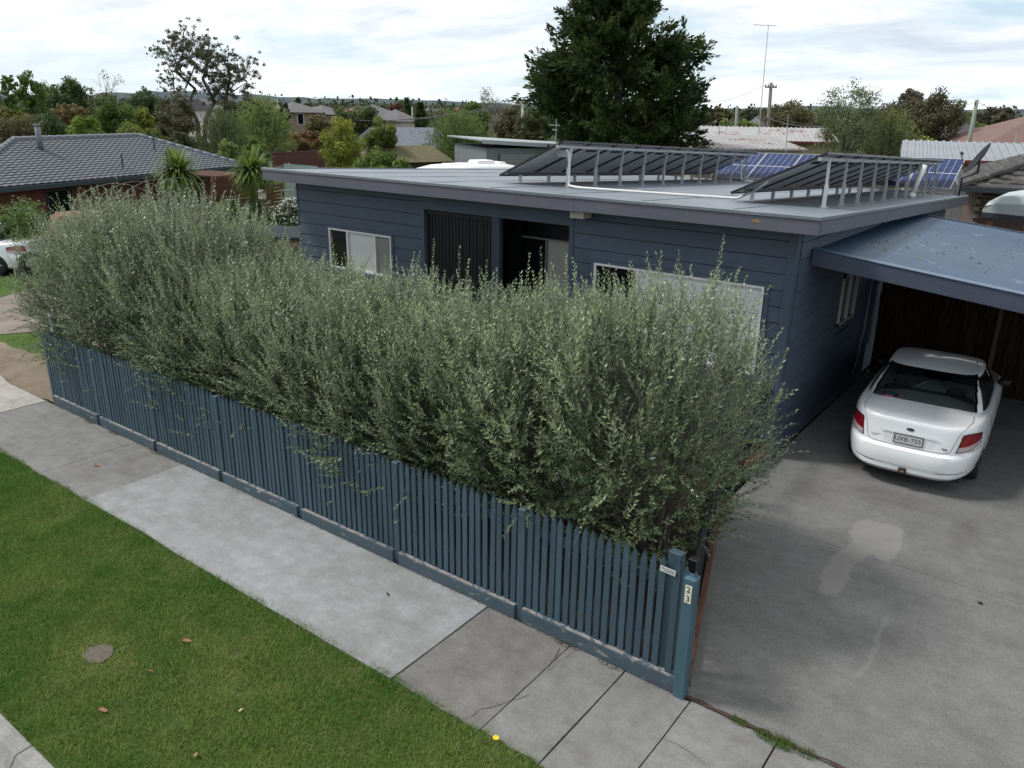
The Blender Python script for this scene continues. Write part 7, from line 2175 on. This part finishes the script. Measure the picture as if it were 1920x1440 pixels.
# maroon metal fence and rotary clothes line at the back left
a = Vector((*xy(512, 320, 60), 0)); b = Vector((*xy(648, 318, 66), 0))
t = thing('metal_fence', 'maroon sheet metal boundary fence beyond the clothes line', 'fence', a)
u = (b - a).normalized(); L = (b - a).length; n = int(L / .55); zf = at_d(560, 287, 61).z
for i in range(n):
    p = a + u * (i * L / n); q = a + u * ((i + .97) * L / n)
    MB().beam(p + Vector((0, 0, zf / 2)), q + Vector((0, 0, zf / 2)), .05, zf).build('panel', pm('maroon_steel', (.085, .030, .026), .6, .12), t)
MB().beam(a + Vector((0, 0, zf + .03)), b + Vector((0, 0, zf + .03)), .08, .07).build('cap_rail', MATS['maroon_steel'], t)
def clothesline():
    p = at_d(541, 305, 50)
    t = thing('clothes_line', 'rotary clothes line in front of the maroon fence', 'clothes line', (p.x, p.y, 0))
    z = p.z
    MB().tube([(0, 0, 0), (0, 0, z)], .03, 6).build('mast', M_galv, t, local=True)
    for k in range(4):
        a = k * math.pi / 2 + .5; e = Vector((1.3 * math.cos(a), 1.3 * math.sin(a), z - .45))
        MB().tube([(0, 0, z - .05), e], .012, 5).tube([(0, 0, z - .75), e], .014, 5).build('arm', M_galv, t, local=True)
    mb = MB()
    for rr_ in (.5, .85, 1.25):
        q = [Vector((rr_ * math.cos(k * math.pi / 2 + .5), rr_ * math.sin(k * math.pi / 2 + .5), z - .05 - .3 * rr_)) for k in range(5)]
        mb.tube(q, .006, 4)
    mb.build('line', M_galv, t, local=True)
clothesline()
a = at_d(560, 322, 46)
MB()
tag(MB().box((a.x - 1.2, a.y - .02, 0), (a.x + 1.6, a.y + .02, at_d(560, 309, 46).z)).build('green_panel', pm('pale_green_sheet', (.20, .27, .25), .7, .12)), 'pale green sheet panel standing right of the clothes line', 'panel')

# ------------------------------------------------------------------ poles, masts and wires
M_pole = pm('grey_timber_pole', (.17, .145, .12), .9, .25, 4, stretch=(3, 3, .3), bump=.2)
M_conc = pm('pale_concrete_pole', (.40, .39, .36), .8, .1)
def pole(label, px, yt, d, r, mat, arms=(), px_b=None, name='power_pole', cat='power pole', yb=290):
    p = at_d(px, yt, d); b = at_d(px if px_b is None else px_b, yb, d)
    # follow the lean down to the ground
    f = p.z / max(.1, (p.z - b.z)); base = Vector((p.x + (b.x - p.x) * f, p.y + (b.y - p.y) * f, 0))
    t = thing(name, label, cat, base)
    MB().tube([base, p], [r * 1.2, r * .85], 8).build('shaft', mat, t, smooth=True)
    rt = Vector((CR.x, CR.y, 0)).normalized(); fw = Vector((CF.x, CF.y, 0)).normalized(); ad = (rt * .9 + fw * .43).normalized()
    k = mpp(p)
    ends = []
    for dy, hw in arms:
        c = Vector((p.x, p.y, p.z - dy * k)) + (base - p) * (dy * k / max(.1, p.z))
        MB().beam(c - ad * hw * k, c + ad * hw * k, .10, .11).build('crossarm', mat, t)
        for s in (-.9, -.45, .45, .9):
            q = c + ad * (hw * k * s); MB().tube([q + Vector((0, 0, .05)), q + Vector((0, 0, .2))], .05, 6).build('insulator', pm('insulator_brown', (.12, .08, .06), .4, .1), t)
            ends.append(q + Vector((0, 0, .2)))
    return p, ends
pA, eA = pole('brown wooden power pole with two crossarms behind the rusty roofs', 1446, 155, 72, .15, M_pole, ((4, 14), (32, 11)), 1440, yb=240)
pB, eB = pole('pale slim concrete pole with thin crossarm beside the great cypress', 980, 190, 62, .11, M_conc, ((3, 16),), 979, yb=262)
pC, eC = pole('leaning greenish timber pole right of the gum trees', 1832, 187, 62, .13, pm('green_grey_pole', (.22, .23, .19), .9, .2), ((5, 3),), 1818, yb=262)
pole('short plain timber pole left of the wooden power pole', 1382, 198, 80, .14, pm('green_grey_pole', (.22, .23, .19), .9, .2), (), 1380, yb=242, name='timber_pole', cat='pole')
pD, eD = pole('far thin pole beside the two storey beige house', 520, 186, 150, .12, M_conc, ((2, 5),), 521, yb=215)
pE, eE = pole('far thin pole left of the dark fir', 773, 200, 130, .1, M_conc, (), 773, yb=225, name='timber_pole', cat='pole')
def mast(label, px, yt, px_b, yb, d, r, cross=None, tv=False):
    p = at_d(px, yt, d); b = at_d(px_b, yb, d); b.z = max(b.z - .6, 0)
    t = thing('aerial_mast', label, 'aerial', b)
    MB().tube([b, p], [r, r * .6], 6).build('mast', M_galv, t)
    rt = Vector((CR.x, CR.y, 0)).normalized(); k = mpp(p)
    if cross:
        for dy, hw in cross:
            c = p - Vector((0, 0, dy * k))
            MB().beam(c - rt * hw * k * 1.3 + Vector((0, 0, .05)), c + rt * hw * k * .7, .025, .025).build('boom', M_galv, t)
            if tv:
                for s in np.linspace(-1.2, .6, 7):
                    q = c + rt * (hw * k * s); MB().tube([q + Vector((CF.x, CF.y, 0)) * .35, q - Vector((CF.x, CF.y, 0)) * .35], .008, 4).build('element', M_galv, t)
    return t
mast('tall thin radio mast with a short boom at its tip', 1441, 47, 1422, 258, 58, .035, ((1, 22),), True)
mast('slim television aerial pole in front of the cypress', 1043, 223, 1042, 290, 40, .03, ((12, 10), (20, 5)), True)
mast('thin galvanised pipe mast in front of the cream building', 1478, 215, 1474, 296, 46, .03)
mast('short pipe mast on the rusty wing roof', 1349, 232, 1349, 252, 53, .04)
mast('thin aerial left of the wooden power pole', 1364, 222, 1361, 266, 56, .02)
mast('thin pipe standing at the pink tiled roof', 1906, 248, 1906, 262, 66, .06)
mast('thin dark aerial beside the charcoal roof', 1838, 236, 1835, 264, 78, .04)
# wires
wm_ = pm('dull_wire', (.06, .06, .065), .6, .1)
def wire(a, b, sag, label, r=.012):
    a = Vector(a); b = Vector(b); P = []
    for i in range(17):
        f = i / 16; P.append(a.lerp(b, f) - Vector((0, 0, sag * 4 * f * (1 - f))))
    return tag(MB().tube(P, r, 4).build('overhead_wire', wm_), label, 'wire')
for i, s in enumerate((0, 1, 2, 3)):
    tgt = eD[s] if s < len(eD) else pD
    wire(eB[s], tgt, 2.2, ['overhead wire nearest the roofs from the concrete pole to the left', 'second overhead wire from the concrete pole to the left', 'third overhead wire from the concrete pole to the left', 'outermost overhead wire from the concrete pole to the left'][s], .016)
wire(eA[4], at_d(1560, 236, 50), .3, 'pale service wire dropping from the wooden pole to the feathery tree', .022)
wire(eA[7], eC[0], 1.2, 'overhead wire between the wooden pole and the leaning pole')
wire(eA[0], at_d(1300, 190, 95), .6, 'overhead wire running left from the wooden pole into the cypress')
wire(eC[3], at_d(1990, 205, 70), .6, 'overhead wire running right from the leaning pole')
